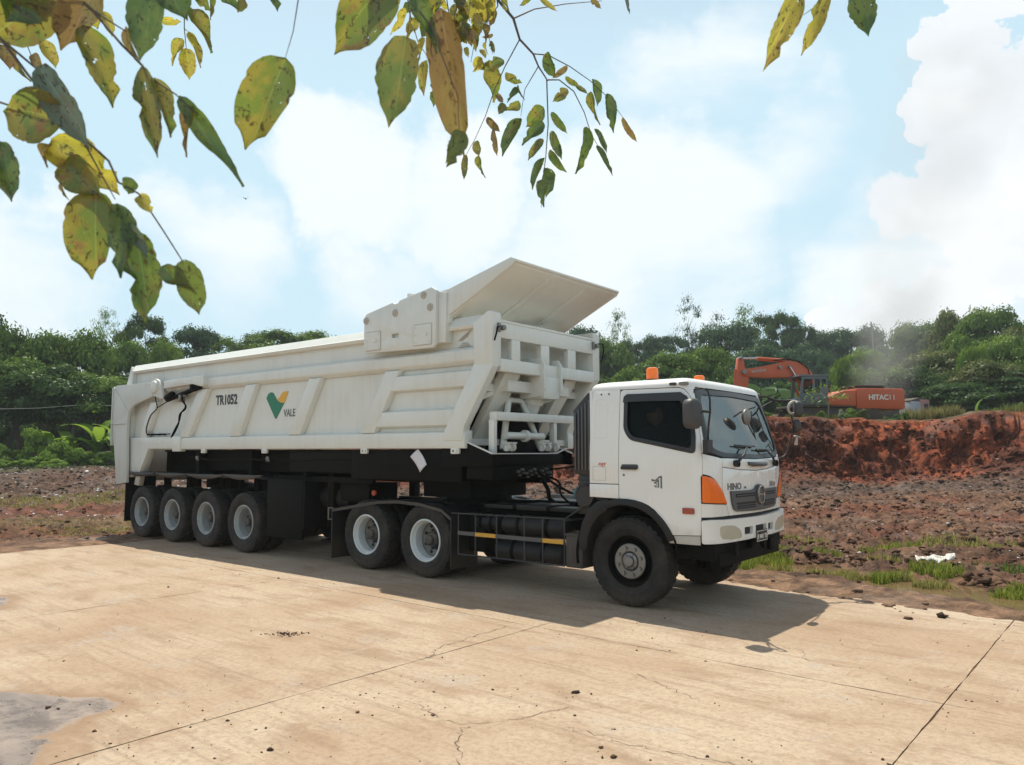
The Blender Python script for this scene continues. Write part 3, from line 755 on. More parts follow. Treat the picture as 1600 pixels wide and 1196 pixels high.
grass([(3.7, 13.2, .7, .6, 2200, .22, G1), (3.75, 12.1, .55, .35, 1800, .20, G1), (5.0, 13.6, .8, .45, 1800, .16, G1), (4.0, 12.7, .7, .35, 1800, .18, G1), (4.9, 11.0, .7, .16, 1500, .13, G2), (4.35, 11.55, .55, .30, 1500, .16, G2), (4.62, 11.25, .42, .22, 1200, .15, G2), (5.15, 10.85, .38, .22, 1500, .19, G1), (5.55, 10.9, .35, .22, 1100, .17, G2),
       (6.05, 11.35, .60, .35, 1500, .18, G1), (5.6, 10.45, .3, .2, 600, .15, G2), (6.55, 9.75, .55, .3, 1500, .15, G1), (7.1, 9.7, .5, .3, 900, .15, G1)], 'bright green grass tufts standing in the puddle by the yard', 1)
grass([(8.6, 14.9, 1.1, .6, 1500, .15, G2), (9.8, 14.6, 1.0, .5, 1000, .12, G2), (7.0, 14.3, .8, .5, 800, .14, G1), (6.3, 12.9, .5, .4, 500, .14, G2), (7.4, 11.8, .5, .4, 500, .14, G3), (5.4, 15.6, 1.2, .5, 900, .12, G2), (8.0, 11.2, .5, .35, 500, .14, G2)], 'sparse olive grass on the mud flat right of the cab', 2)
grass([(-15.8, 24.6, 3.2, .9, 2200, .12, G2), (-14.2, 26.6, 3.0, .8, 2000, .12, G2), (-13.0, 28.8, 2.2, .9, 2500, .14, G2), (-11.0, 19.5, 2.6, 1.1, 1500, .07, G2), (-9.2, 17.4, 1.4, 1.0, 2000, .06, G2), (-20, 26, 3, 1, 1500, .1, G2)], 'thin yellowish grass strips on the ground left of the trailer', 3)
grass([(-31, 50, 9, 2.0, 9000, .45, (.10, .16, .035)), (-22.5, 51, 5, 1.5, 4000, .35, (.12, .17, .04))], 'tall weeds at the foot of the shrubs on the left', 4)
grass([(21.2, 38.3, 1.6, .9, 4200, .75, (.22, .21, .085)), (23.8, 38.8, 2.2, 1.0, 4200, .50, (.17, .19, .06)), (26.2, 39, 1.3, .8, 2000, .7, (.12, .17, .045)), (15.8, 38.6, 2.0, .9, 1500, .3, (.12, .15, .05)), (12.0, 44, 3.5, 2.5, 3500, .5, (.13, .19, .05)), (30, 41, 3, 1.5, 2500, .4, (.1, .14, .04))], 'long yellow green grass hanging over the top of the bank', 5)
# crumpled pale sheet on the mud
mb = MB()
def crum(u, v):
    x = (u-.5)*.62; y = (v-.5)*.34
    return (6.62 + x + .25*y, 12.1 + y*.9 + .10*x, .10 + .025*math.sin(u*9+v*3)*math.sin(v*8+1) + .022*math.sin(u*21+v*17) + .012*math.sin(u*47+v*31) + (.05 if u > .8 else 0)*math.sin(v*3.14))
mb.grid(crum, 26, 14); MAT['cloth'] = paint('pale_cloth', (.62, .60, .55), .8, amt=.35, scale=4)
cl_o = mb.build('cloth', 'cloth', smooth=25); s_ = cl_o.modifiers.new('thickness', 'SOLIDIFY'); s_.thickness = .004
tag(cl_o, 'crumpled dirty white sheet lying on the mud behind the grass', 'cloth')
# ------------------------------------------------------------------ wheels
def tyre_mb(rad=.53, w=.28, y0=0.0, n=136, bead=.285, lug=.009, seed=0):
    k = rad/.53; e = w/.28
    prof = [(bead, .045*e), (bead+.012, .03*e), (.335*k, .012*e), (.375*k, .003), (.379*k, -.001), (.385*k, .003), (.43*k, .0), (.462*k, .004), (.468*k, .001), (.474*k, .006),
            (.505*k, .016*e), (.512*k, .018*e), (.522*k, .034*e), (.528*k, .055*e), (.53*k, .082*e), (.518*k, .086*e), (.518*k, .098*e), (.53*k, .102*e), (.532*k, .134*e), (.52*k, .137*e), (.52*k, .143*e)]
    prof = prof + [(r, w - y) for r, y in prof[::-1]]
    vs, fs = [], []; m = len(prof)
    for i, (r, y) in enumerate(prof):
        yy = min(y, w-y)
        for q in range(n):
            rr = r
            sh = yy < .09*e and r > .50*k
            if sh and q % 4 == 0: rr = r - lug*(1.9 if yy < .05*e else 1.6)
            elif r > .527*k and (q + (1 if yy > .1*e else 0)) % 3 == 1: rr = r - lug*.5
            t = 2*math.pi*(q + (.5 if y > w/2 else 0))/n
            vs.append((rr*math.cos(t), y0 + y, rr*math.sin(t)))
    for i in range(m-1):
        for q in range(n): q2 = (q+1) % n; fs.append((i*n+q, i*n+q2, (i+1)*n+q2, (i+1)*n+q))
    mb = MB(); mb.add(vs, fs); return mb
def nuts(mb, r, n, y0, y1, rad=.016, a0=0):
    for i in range(n):
        a = 2*math.pi*i/n + a0; x, z = r*math.cos(a), r*math.sin(a)
        mb.cyl((x, y0, z), (x, y1, z), rad, rad*.8, 6)
def dish_wheel(rimmat, hubmat, rad=.53, dirty=False):
    w = empty('wheel')
    tyre_mb(rad).build('tyre', 'rubber', w, smooth=32)
    tyre_mb(rad, y0=.335, n=64).build('tyre', 'rubber', w, smooth=32)
    r = MB(); hh_ = MB()
    r.lathe([(.300, .05), (.302, .018), (.292, .010), (.280, .014), (.270, .035), (.262, .06), (.250, .075), (.248, .20)], n=48)
    rd = MB(); rd.lathe([(.248, .20), (.235, .222), (.20, .226), (.15, .232), (.09, .235), (.09, .25), (.27, .26), (.30, .09)], n=48)
    for i in range(8):
        a = 2*math.pi*(i+.5)/8; x, z = .195*math.cos(a), .195*math.sin(a)
        hh_.cyl((x, .226, z), (x, .212, z), .026, .022, 10)
    r.build('rim', rimmat, w, smooth=30); rd.build('rim', 'rim_disc', w, smooth=30); hh_.build('hand_hole', 'gap', w, smooth=30)
    h = MB()
    h.lathe([(.0, .075), (.055, .078), (.068, .09), (.07, .13), (.105, .16), (.108, .232), (.17, .233)], n=24)
    nuts(h, .135, 10, .235, .185)
    h.build('hub', hubmat, w, smooth=30)
    return w
def front_wheel():
    w = empty('wheel')
    tyre_mb(.515, .30, n=144, lug=.009).build('tyre', 'rubber', w, smooth=32)
    r = MB()
    r.lathe([(.30, .06), (.292, .03), (.280, .034), (.268, .06), (.262, .10), (.235, .115), (.215, .085), (.205, .052), (.195, .046), (.125, .044), (.12, .06), (.0, .062)], n=48)
    r.build('rim', 'black', w, smooth=30)
    d = MB()
    d.lathe([(.203, .062), (.200, .042), (.192, .036), (.120, .034), (.108, .044), (.105, .06)], n=48)
    d.build('wheel_disc', 'steel', w, smooth=30)
    h = MB()
    nuts(h, .155, 8, .045, .012, .024, .3)
    h.lathe([(.0, -.012), (.05, -.010), (.062, .0), (.066, .03), (.095, .04), (.098, .06)], n=24)
    for i in range(6):
        a = 2*math.pi*i/6; h.cyl((.078*math.cos(a), .04, .078*math.sin(a)), (.078*math.cos(a), .02, .078*math.sin(a)), .011, n=6)
    h.build('hub', 'steel', w, smooth=30)
    return w
def mirror_wheel(src, parent, loc):
    """The same wheel seen from its other side, on the far end of the axle."""
    c = copy_tree(src, parent, loc); c.rotation_euler = (0, 0, math.pi); return c

# ------------------------------------------------------------------ tipper trailer (truck frame coordinates, X forward, Y away)
LT = (-11.5, 8.9, 0.0)
TR = tag(empty('tipper_trailer', T2W(LT), -YAW), 'long white ribbed tipper trailer with raised front spill board, behind the white cab', 'trailer')
def tp(mb, name, mat, parent=None, **k): return mb.build(name, mat, parent or TR, off=LT, **k)
YN, YF = 7.60, 10.20
YS = 7.70                                            # recessed skin behind the near ribs
def zpoly(pts, a, b, **k): m = MB(); m.prism(pts, a, b, **k); return m

body = MB()
skin = [(-16.60, 1.95), (-7.2, 1.95), (-6.50, 2.9), (-6.45, 3.46), (-16.68, 3.46), (-16.80, 3.0)]
for y0, y1 in ((YS, YS+.05), (YF-.135, YF-.085)): body.prism(skin, y0, y1)
body.box(-16.6, -7.0, YS+.05, YF-.135, 1.86, 1.95)
ld = MB(); ld.grid(lambda u, v: (-16.5+9.4*u, YS+.06+(YF-.15-YS-.06)*v, 2.0+.10*math.sin(u*17)*math.sin(v*7)), 40, 8)
body = tp(body, 'body', 'trailer_white', smooth=0); tp(ld, 'dark_bounce_sheet', 'dust_black')  # unseen dark sheet added to cut light bouncing up under the spill board
# near side frame: top rail, mid beam, bottom beam
rail = MB()
def railsec(y, s):   # section (y, z); s = +1 near side
    return [(y+s*.00, 3.49), (y+s*.02, 3.50), (y+s*.105, 3.625), (y+s*.19, 3.625), (y+s*.19, 3.44), (y+s*.03, 3.44)]
rail.prism(railsec(YN, 1), -16.70, -6.50, plane='yz')
tp(rail, 'top_rail', 'trailer_white', bevel=.008)
r2 = MB(); r2.prism([(YF-y+YN, z) for y, z in railsec(YN, 1)], -16.70, -6.50, plane='yz')
tp(r2, 'top_rail', 'trailer_white', bevel=.008)
mid = MB()
sec = [(YN+.085, 3.20), (YN+.02, 3.165), (YN, 3.14), (YN, 3.01), (YN+.02, 2.985), (YN+.085, 2.945)]
mid.prism(sec, -15.3, -6.76, plane='yz'); tp(mid, 'side_beam', 'trailer_white', bevel=.01)
bot = MB()
sec = [(YN+.085, 2.06), (YN+.01, 2.035), (YN, 2.02), (YN, 1.86), (YN+.012, 1.815), (YN+.16, 1.815), (YN+.16, 2.06)]
bot.prism(sec, -16.66, -6.93, plane='yz'); tp(bot, 'side_beam', 'trailer_white', bevel=.007)
bf = MB(); bf.prism([(YF+YN-y, z) for y, z in sec], -16.66, -6.93, plane='yz'); tp(bf, 'side_beam', 'trailer_white', bevel=.007)
# slanted ribs (bottom-left, bottom-right, top-right, top-left)
for bl, br, tr, tl in ((-16.18, -15.90, -15.46, -15.74), (-14.54, -14.20, -13.52, -13.84), (-12.74, -12.42, -11.92, -12.22), (-10.93, -10.63, -10.08, -10.37), (-9.07, -8.79, -8.23, -8.52)):
    top = 2.975 if bl > -16 else 2.80
    r = MB(); r.prism([(bl-.03, 2.03), (br+.03, 2.03), (tr+.03, top), (tl-.03, top)], YN+.098, YN+.004, shrink=.022)
    tp(r, 'rib', 'trailer_white', bevel=.006)
# ribs of the slotted bay behind the front post
for z0, z1, xa, xb, xc, xd in ((2.65, 2.875, -8.52, -6.90, -6.78, -8.34), (2.13, 2.36, -8.85, -7.20, -7.05, -8.66)):
    r = MB(); r.prism([(xa, z0-.02), (xb, z0-.02), (xc, z1+.015), (xd, z1+.015)], YN+.098, YN+.008, shrink=.03)
    tp(r, 'rib', 'trailer_white', bevel=.006)
# front posts and slanted corner plate
for sgn, y0, y1 in ((1, YN-.012, YN+.17), (-1, YF-.17, YF+.012)):
    p = zpoly([(-6.76, 2.93), (-6.43, 2.90), (-6.43, 3.61), (-6.45, 3.635), (-6.52, 3.635), (-6.78, 3.50)], y0, y1)
    tp(p, 'corner_post', 'trailer_white', bevel=.012)
    p = zpoly([(-7.33, 2.0), (-7.30, 1.92), (-6.96, 1.92), (-6.93, 2.12), (-6.43, 2.895), (-6.43, 2.92), (-6.76, 2.945)], y0, y1-.05 if sgn > 0 else y1)
    tp(p, 'corner_post', 'trailer_white', bevel=.01)
# rear frame plate and the leg down to the mudguard
for y0, y1 in ((YN-.005, YN+.14), (YF-.14, YF)):
    p = zpoly([(-16.68, 1.98), (-16.68, 2.06), (-14.66, 2.06), (-14.66, 1.835), (-15.69, 1.83), (-16.03, 1.30), (-16.62, 1.21), (-16.66, 1.5)], y0, y1)
    tp(p, 'rear_frame', 'trailer_white', bevel=.008)
    p = zpoly([(-16.82, 2.0), (-16.62, 2.0), (-16.60, 3.45), (-16.68, 3.60), (-16.86, 3.22)], y0+.01, y1)
    tp(p, 'rear_frame', 'trailer_white', bevel=.008)
    p = zpoly([(-16.22, 1.30), (-16.02, 1.32), (-16.10, 1.06), (-16.30, 1.08)], y0+.0, y0+.10)
    tp(p, 'bracket', 'trailer_white', bevel=.005)
    p = MB(); p.beam((-15.72, y0-.012, 1.83), (-16.07, y0-.012, 1.29), .03, .035); tp(p, 'edge_strip', 'trailer_white', bevel=.004)
# tailgate with its big curved side arms
gate_pl = [(-17.24, 3.17), (-17.07, 3.20), (-15.62, 3.185), (-15.50, 3.24), (-15.36, 3.25), (-15.22, 3.20), (-15.13, 3.08), (-15.02, 2.84), (-15.12, 2.82), (-15.41, 2.90), (-15.88, 2.82), (-16.20, 2.76), (-16.37, 2.70), (-16.48, 2.60), (-16.54, 2.45), (-16.54, 2.18), (-16.46, 1.12), (-16.91, 1.07), (-17.06, 1.70), (-17.22, 2.36)]
gate = MB(); gate.box(-17.26, -17.12, YN+.02, YF-.02, 1.12, 3.2)
tg = tp(gate, 'tailgate', 'gate_rusty', bevel=.01)
for y0, y1 in ((YN-.10, YN-.035), (YF+.035, YF+.10)):
    g = zpoly(gate_pl, y0, y1); tp(g, 'gate_arm', 'panel_white', tg, bevel=.007)
g = MB(); g.beam((-17.25, YN-.115, 2.36), (-16.56, YN-.115, 2.36), .02, .012); g.beam((-16.48, YN-.106, 2.60), (-17.20, YN-.106, 3.17), .012, .012); g.beam((-15.45, YN-.106, 2.92), (-15.62, YN-.106, 3.17), .012, .012)
g.prism([(-17.27, 3.16), (-17.235, 3.16), (-17.235, 2.36), (-17.25, 1.9), (-17.27, 2.3)], YN-.115, YN-.02)
tp(g, 'weld_seam', 'panel_white', tg, bevel=.003)
pv = MB(); pv.lathe([(0, -.05), (.10, -.05), (.125, -.035), (.13, .0), (.13, .10)], (-15.38, YN-.10, 3.08), n=28); tp(pv, 'pivot_boss', 'trailer_white', tg, smooth=40)
# gate ram under its white cover, hoses
cv = zpoly([(-15.02, 3.18), (-13.52, 3.20), (-13.49, 3.02), (-13.60, 3.0), (-13.9, 3.06), (-15.02, 3.03)], YN-.10, YN+.04); tp(cv, 'ram_cover', 'trailer_white', bevel=.006)
rm = MB(); rm.cyl((-15.0, YN-.02, 2.80), (-13.72, YN-.03, 3.00), .045, n=14); rm.cyl((-14.95, YN-.05, 2.84), (-14.72, YN-.06, 2.90), .07, n=12); rm.box(-14.02, -13.9, YN-.09, YN+.02, 2.94, 3.12); tp(rm, 'gate_ram', 'black', bevel=.004)
fk = MB(); fk.box(-14.55, -14.27, YN-.05, YN+.03, 2.84, 2.93); fk.box(-14.45, -14.38, YN-.08, YN+.03, 2.74, 2.88); tp(fk, 'ram_bracket', 'steel', bevel=.006)
def hose(pts, r=.011, y=YN-.012, name='hose', mat='black', par=None):
    m = MB(); P = [Vector((a, y + (c if c else 0), b)) for a, b, c in [(q + (0,))[:3] for q in pts]]
    Q = []
    P2 = [P[0]] + P + [P[-1]]
    for i in range(1, len(P2)-2):
        for k in range(5):
            t = k/5; p0, p1, p2, p3 = P2[i-1:i+3]
            Q.append(.5*((2*p1) + (p2-p0)*t + (2*p0-5*p1+4*p2-p3)*t*t + (-p0+3*p1-3*p2+p3)*t**3))
    Q.append(P[-1]); m.tube(Q, r, 6)
    return tp(m, name, mat, par, smooth=60)
hose([(-15.38, 3.02, -.06), (-15.46, 2.84, -.02), (-15.42, 2.66), (-15.52, 2.60), (-15.70, 2.50), (-15.84, 2.28), (-15.83, 2.15), (-15.70, 2.11), (-15.3, 2.115), (-14.85, 2.12)], .010)
hose([(-15.42, 2.66), (-15.0, 2.78), (-14.75, 2.87, -.04)], .010)
hose([(-14.80, 2.06), (-14.62, 2.16, -.03), (-14.46, 2.32, -.05), (-14.42, 2.50, -.05), (-14.24, 2.58, -.05), (-14.21, 2.66, -.05), (-14.34, 2.76, -.05), (-14.36, 2.90, -.04)], .016, y=YN+.0)
hose([(-14.82, 2.05), (-14.60, 2.20, -.05), (-14.40, 2.36, -.07), (-14.33, 2.52, -.07), (-14.22, 2.66, -.05), (-14.50, 2.88, -.05)], .014, y=YN+.0)
for x in (-15.76, -15.5, -15.25):
    c = MB(); c.box(x-.03, x+.03, YN-.03, YS, 2.10, 2.135); tp(c, 'hose_clip', 'black', bevel=.003)
# tie-down eyes under the bottom beam
for x in (-13.62, -11.62, -9.0, -7.12):
    c = MB(); c.prism(rounded(x-.075, x+.075, 1.74, 1.82, .02), YN+.01, YN+.05, holes=[rounded(x-.05, x-.015, 1.762, 1.798, .01)]); c.cyl((x+.03, YN-.01, 1.78), (x+.03, YN+.02, 1.78), .022, n=10)
    tp(c, 'tie_eye', 'trailer_white', bevel=.003)
c = MB(); c.box(-14.72, -14.42, YN-.03, YN+.1, 1.77, 2.07); tp(c, 'stop_block', 'trailer_white', bevel=.012)
# front wall of the body (frame plane X = -6.43)
fw = MB()
fw.box(-6.52, -6.432, YN+.16, YF-.16, 3.29, 3.50)
tp(fw, 'front_beam', 'trailer_white', bevel=.006)
fw = MB(); fw.prism([(YN+.16, 3.50), (YF-.16, 3.50), (YF-.16, 3.535), (YN+.16, 3.535)], -6.60, -6.425, plane='yz'); tp(fw, 'edge_strip', 'trailer_white', bevel=.006)
fw = MB(); fw.box(-6.55, -6.425, YN+.16, YF-.16, 2.84, 3.01); tp(fw, 'front_beam', 'trailer_white', bevel=.008)
for a, b in ((8.00, 8.19), (8.67, 8.87), (9.34, 9.55), (YF-.16, YF-.02)):
    fw = MB(); fw.box(-6.52, -6.436, a, b, 3.01, 3.29); tp(fw, 'stiffener', 'trailer_white', bevel=.006)
fw = MB(); fw.box(-6.82, -6.78, YN+.05, YF-.05, 2.6, 3.5); fw.box(-6.82, -6.45, YN+.05, YN+.12, 2.95, 3.4); fw.box(-6.80, -6.5, YF-.12, YF-.05, 2.95, 3.4)
fw.box(-6.82, -6.5, YN+.1, YF-.1, 2.99, 3.012); fw.box(-6.95, -6.78, YN+.1, YF-.1, 2.70, 2.76)
fw.prism([(-6.95, 2.75), (-8.2, 1.86), (-8.15, 1.84), (-6.90, 2.71)], YN+.17, YF-.17)          # sloping bulkhead
tp(fw, 'front_wall', 'trailer_white', bevel=.004)
# hoist: ram cover, ram, slanted legs, A-frame, cross bar
m = MB(); m.box(-6.78, -6.40, 8.68, 9.06, 2.52, 2.84); tp(m, 'ram_housing', 'trailer_white', bevel=.012)
for y in (8.64, 9.06):
    m = zpoly([(-6.80, 2.52), (-6.42, 2.55), (-6.36, 2.66), (-6.36, 3.00), (-6.425, 3.10), (-6.80, 3.10)], y, y+.035); tp(m, 'side_plate', 'trailer_white', bevel=.004)
m = MB(); m.cyl((-6.72, 8.86, 2.52), (-6.84, 8.86, 2.24), .13, .11, n=24); m.cyl((-6.71, 8.86, 2.56), (-6.735, 8.86, 2.47), .15, n=24); tp(m, 'hoist_ram', 'trailer_white', smooth=40)
m = MB(); m.box(-6.80, -6.60, 8.12, 8.68, 2.60, 2.76); tp(m, 'cross_beam', 'trailer_white', bevel=.01)
m = MB(); m.box(-6.80, -6.60, 9.06, 9.6, 2.60, 2.76); tp(m, 'cross_beam', 'trailer_white', bevel=.01)
for yt, yb in ((8.20, 8.20), (9.62, 9.54)):
    m = MB(); m.beam((-6.62, yt, 2.88), (-7.34, yb, 1.76), .34, .12); tp(m, 'slanted_leg', 'trailer_white', bevel=.008)
    m = MB(); m.beam((-6.78, yt-.10, 2.62), (-7.1, yb-.45, 2.42), .10, .09); tp(m, 'brace', 'trailer_white', bevel=.006)
m = MB(); m.beam((-6.60, 7.80, 2.25), (-6.60, 9.66, 2.25), .12, .115); tp(m, 'cross_beam', 'trailer_white', bevel=.006)
for y in (7.80, 9.18):
    m = MB(); m.beam((-6.60, y, 1.74), (-6.60, y, 2.20), .07, .09, up=(1, 0, 0)); tp(m, 'upright', 'trailer_white', bevel=.005)
for ya, yb in ((8.38, 8.08), (8.68, 8.96)):
    m = MB(); m.tube([(-6.80, ya, 2.50), (-6.66, yb, 1.80)], .045, 12); tp(m, 'frame_tube', 'trailer_white', smooth=50)
m = MB(); m.box(-7.75, -6.98, 8.42, 9.34, 1.76, 2.36); tp(m, 'opening_shade', 'black')  # black box painting in the shade of the opening between the legs
m = MB(); m.tube([(-6.80, 8.36, 2.50), (-6.80, 8.70, 2.50)], .04, 12); tp(m, 'frame_tube', 'trailer_white', smooth=50)
m = MB(); m.tube([(-6.62, 8.08, 1.99), (-6.62, 8.94, 1.99)], .052, 12); m.cyl((-6.62, 8.50, 1.99), (-6.62, 8.56, 1.99), .085, n=14); tp(m, 'frame_tube', 'trailer_white', smooth=50)
for y in (7.98, 8.10, 8.78, 8.92, 9.12):
    m = MB(); m.cyl((-6.52, y, 1.83), (-6.52, y+.04, 1.83), .055, n=16); m.box(-6.56, -6.48, y-.02, y+.07, 1.875, 1.90); m.cyl((-6.53, y, 1.78), (-6.53, y, 1.86), .018, n=8); tp(m, 'valve', 'trailer_white', smooth=40)
# chassis nose: black box with a white-edged deck
dk = [(7.66, 1.84), (7.66, 1.84)]
m = MB(); m.prism([(-7.9, 7.68), (-6.50, 7.68), (-6.50, 9.10), (-6.62, 9.5), (-7.9, 9.5)], 1.58, 1.735, plane='xy'); tp(m, 'chassis_nose', 'black', bevel=.006)
for y in (7.655, 9.50):
    m = zpoly([(-7.40, 1.56), (-7.40, 1.88), (-6.97, 1.90), (-6.50, 1.735), (-6.48, 1.58)], y, y+.024); tp(m, 'side_plate', 'black', bevel=.002)
    m = MB(); m.beam((-7.5, y+.01, 1.905), (-6.97, y+.01, 1.912), .04, .014); m.beam((-6.97, y+.01, 1.912), (-6.49, y+.01, 1.745), .04, .014); tp(m, 'deck_edge', 'trailer_white')
m = MB(); m.beam((-6.49, 7.655, 1.745), (-6.49, 9.10, 1.745), .014, .03, up=(1, 0, 0)); m.beam((-6.49, 9.10, 1.745), (-6.60, 9.52, 1.82), .014, .03, up=(1, 0, 0)); tp(m, 'deck_edge', 'trailer_white')
m = MB(); m.box(-6.98, -6.52, 7.70, 9.07, 1.40, 1.578); tp(m, 'valve_box', 'black', bevel=.006)
for i in range(9):
    y = 8.20 + i*.090; z = 1.50 + .03*math.sin(i*2.1)
    m = MB(); m.cyl((-6.50, y, z), (-6.455, y, z), .020, .016, 8); m.cyl((-6.50, y+.03, z-.05), (-6.46, y+.03, z-.05), .014, n=6)
    tp(m, 'coupling', 'steel', smooth=40)
# small lights with wires on the corners
for y, x in ((YN+.17, -6.42), (YF-.12, -6.42)):
    m = MB(); m.cyl((x, y, 3.42), (x+.05, y, 3.42), .035, n=14); m.box(x-.01, x+.02, y-.09, y-.04, 3.36, 3.48); tp(m, 'marker_light', 'steel', bevel=.002)
m = MB(); m.tube([(-6.40, YN+.09, 3.43), (-6.38, YN+.03, 3.41), (-6.38, YN+.01, 3.33), (-6.39, YN-.02, 3.23)], .012, 6); tp(m, 'cable', 'black')
m = MB(); m.tube([(-6.40, YF-.08, 3.46), (-6.38, YF+.03, 3.47), (-6.38, YF+.06, 3.38), (-6.39, YF+.03, 3.24), (-6.40, YF-.0, 3.18)], .010, 6); tp(m, 'cable', 'black')
# spill board raised at an angle over the front
def sb(x): return 3.60 + (x+7.28)*(4.235-3.60)/(7.28-6.08)
# board underside runs from (x -7.3, z 3.62) up to the front edge (x -6.08, z 4.23)
pl = MB()
pl.prism([(-7.42, sb(-7.42)), (-6.10, sb(-6.10)-.01), (-6.08, sb(-6.08)+.04), (-7.42, sb(-7.42)+.04)], YN+.01, YF-.01)
spill = tp(pl, 'spill_board', 'trailer_white', bevel=.004)
for y in (YN-.015, YF-.02):
    m = zpoly([(-7.22, 3.66), (-7.22, 4.03), (-6.12, 4.30), (-6.09, 4.29), (-6.065, 4.245), (-6.10, 4.20)], y, y+.035); tp(m, 'side_wing', 'trailer_white', spill, bevel=.004)
    m = zpoly([(-7.40, 3.55), (-7.40, 4.02), (-7.22, 4.03), (-7.22, 3.66), (-7.23, 3.55)], y+.004, y+.09); tp(m, 'hinge_plate', 'trailer_white', spill, bevel=.006)
for x in (-6.50, -6.82, -7.12):
    m = MB(); m.beam((x, YN+.04, sb(x)-.012), (x, YF-.04, sb(x)-.012), .10, .03, up=(-.47, 0, .88))
for y in (8.45, 9.35):
    m = MB(); m.prism([(-7.35, sb(-7.35)-.03), (-6.25, sb(-6.25)-.028), (-6.14, sb(-6.14)-.003), (-7.35, sb(-7.35)+.003)], y, y+.14); tp(m, 'stiffener', 'trailer_white', spill, bevel=.012)
m = MB(); m.cyl((-7.30, YN+.5, 3.60), (-6.95, YF-.7, 3.60), .05, n=12); m.cyl((-6.97, YF-.85, 3.66), (-6.93, YF-.83, 3.66), .07, n=14); tp(m, 'hinge_tube', 'trailer_white', spill, smooth=50)
m = MB(); m.tube([(-6.075, YN, 4.26), (-6.075, YF, 4.26)], .022, 8); tp(m, 'edge_strip', 'trailer_white', spill, smooth=60)
# mechanism cover plate on the near rail
BX = [(-8.91, 3.30), (-8.86, 3.245), (-7.45, 3.215), (-7.39, 3.27), (-7.39, 4.02), (-7.48, 4.075), (-8.13, 3.965), (-8.17, 3.925), (-8.24, 3.925), (-8.28, 3.95), (-8.86, 3.845), (-8.91, 3.79)]
m = MB(); m.prism(BX, YN-.10, YN-.045, holes=[rounded(-8.30, -8.14, 3.425, 3.485, .029)]); cvp = tp(m, 'cover_plate', 'trailer_white', bevel=.008)
m = MB(); m.prism([(-8.86, 3.30), (-7.25, 3.28), (-7.25, 3.98), (-7.48, 4.03), (-8.86, 3.78)], YN-.045, YN+.12); tp(m, 'mechanism_box', 'trailer_white', cvp, bevel=.008)
for x, z in ((-8.86, 3.74), (-8.22, 3.79), (-7.63, 3.98), (-7.50, 3.79)):
    m = MB(); m.lathe([(.055, .0), (.055, -.012), (.042, -.016), (.038, -.010), (.02, -.010), (.018, -.026), (0, -.026)], (x, YN-.10, z), n=16); tp(m, 'bolt', 'decal_faint', cvp, smooth=30)
for x0, x1, z0, z1 in ((-8.86, -8.52, 3.27, 3.56), (-7.83, -7.46, 3.26, 3.57)):
    m = MB(); m.prism(rounded(x0, x1, z0, z1, .02), YN-.104, YN-.092, holes=[rounded(x0+.012, x1-.012, z0+.012, z1-.012, .012)]); fr_ = tp(m, 'hatch', 'decal_faint', cvp)
    m = MB(); m.prism(rounded(x0+.012, x1-.012, z0+.012, z1-.012, .012), YN-.112, YN-.095)
    for bx in (x0+.05, x1-.04):
        for k in range(3): m.cyl((bx, YN-.12, z0+.05+k*(z1-z0-.1)/2), (bx, YN-.11, z0+.05+k*(z1-z0-.1)/2), .010, n=8)
    m.cyl((x1-.11, YN-.125, (z0+z1)/2), (x1-.11, YN-.11, (z0+z1)/2), .026, n=14)
    tp(m, 'hatch', 'trailer_white', cvp, bevel=.003)
m = MB(); m.cyl((-8.02, YN+.02, 3.98), (-8.02, YN+.02, 4.06), .055, n=14); tp(m, 'knob', 'trailer_white', cvp, smooth=40)
# maker's pressed emblem on the front window panel
E0 = (-7.02, 3.30)
for k, s in enumerate((1.0, .72, .44)):
    pts = [(-.11, -.09), (.11, -.09), (.11, .12), (-.02, .06), (-.11, .0)]
    P = [(E0[0]+a*s, E0[1]+b*s) for a, b in pts]; m = MB()
    for i in range(5): a, b = P[i], P[(i+1) % 5]; m.beam((a[0], YS-.008, a[1]), (b[0], YS-.008, b[1]), .014, .010)
    tp(m, 'emblem', 'decal_faint')
# lettering
def put_text(string, x, z, size, mat, y, par=None, tpf=None, **k):
    mb = text_mb(string, size, **k); mb.v = [(a+x, b+y, c+z) for a, b, c in mb.v]
    return (tpf or tp)(mb, 'lettering', mat, par, smooth=0, fix=False)
put_text('TR1052', -13.37, 2.645, .252, 'decal_black', YS-.004, bold=.008, sx=.90, depth=.002)
put_text('VALE', -11.195, 2.365, .180, 'decal_grey', YS-.004, bold=.002, sx=.80, depth=.002)
vg = [(-11.72, 2.70), (-11.67, 2.77), (-11.60, 2.80), (-11.52, 2.79), (-11.47, 2.74), (-11.40, 2.66), (-11.33, 2.62), (-11.26, 2.60), (-11.185, 2.60), (-11.39, 2.35), (-11.42, 2.33), (-11.45, 2.35)]
m = MB(); m.prism(vg, YS-.002, YS-.006); tp(m, 'logo', 'vale_green')
vy = [(-11.395, 2.665), (-11.33, 2.70), (-11.26, 2.77), (-11.20, 2.795), (-11.07, 2.795), (-11.175, 2.605), (-11.25, 2.602), (-11.33, 2.622)]
m = MB(); m.prism(vy, YS-.0025, YS-.0065); tp(m, 'logo', 'vale_yellow')
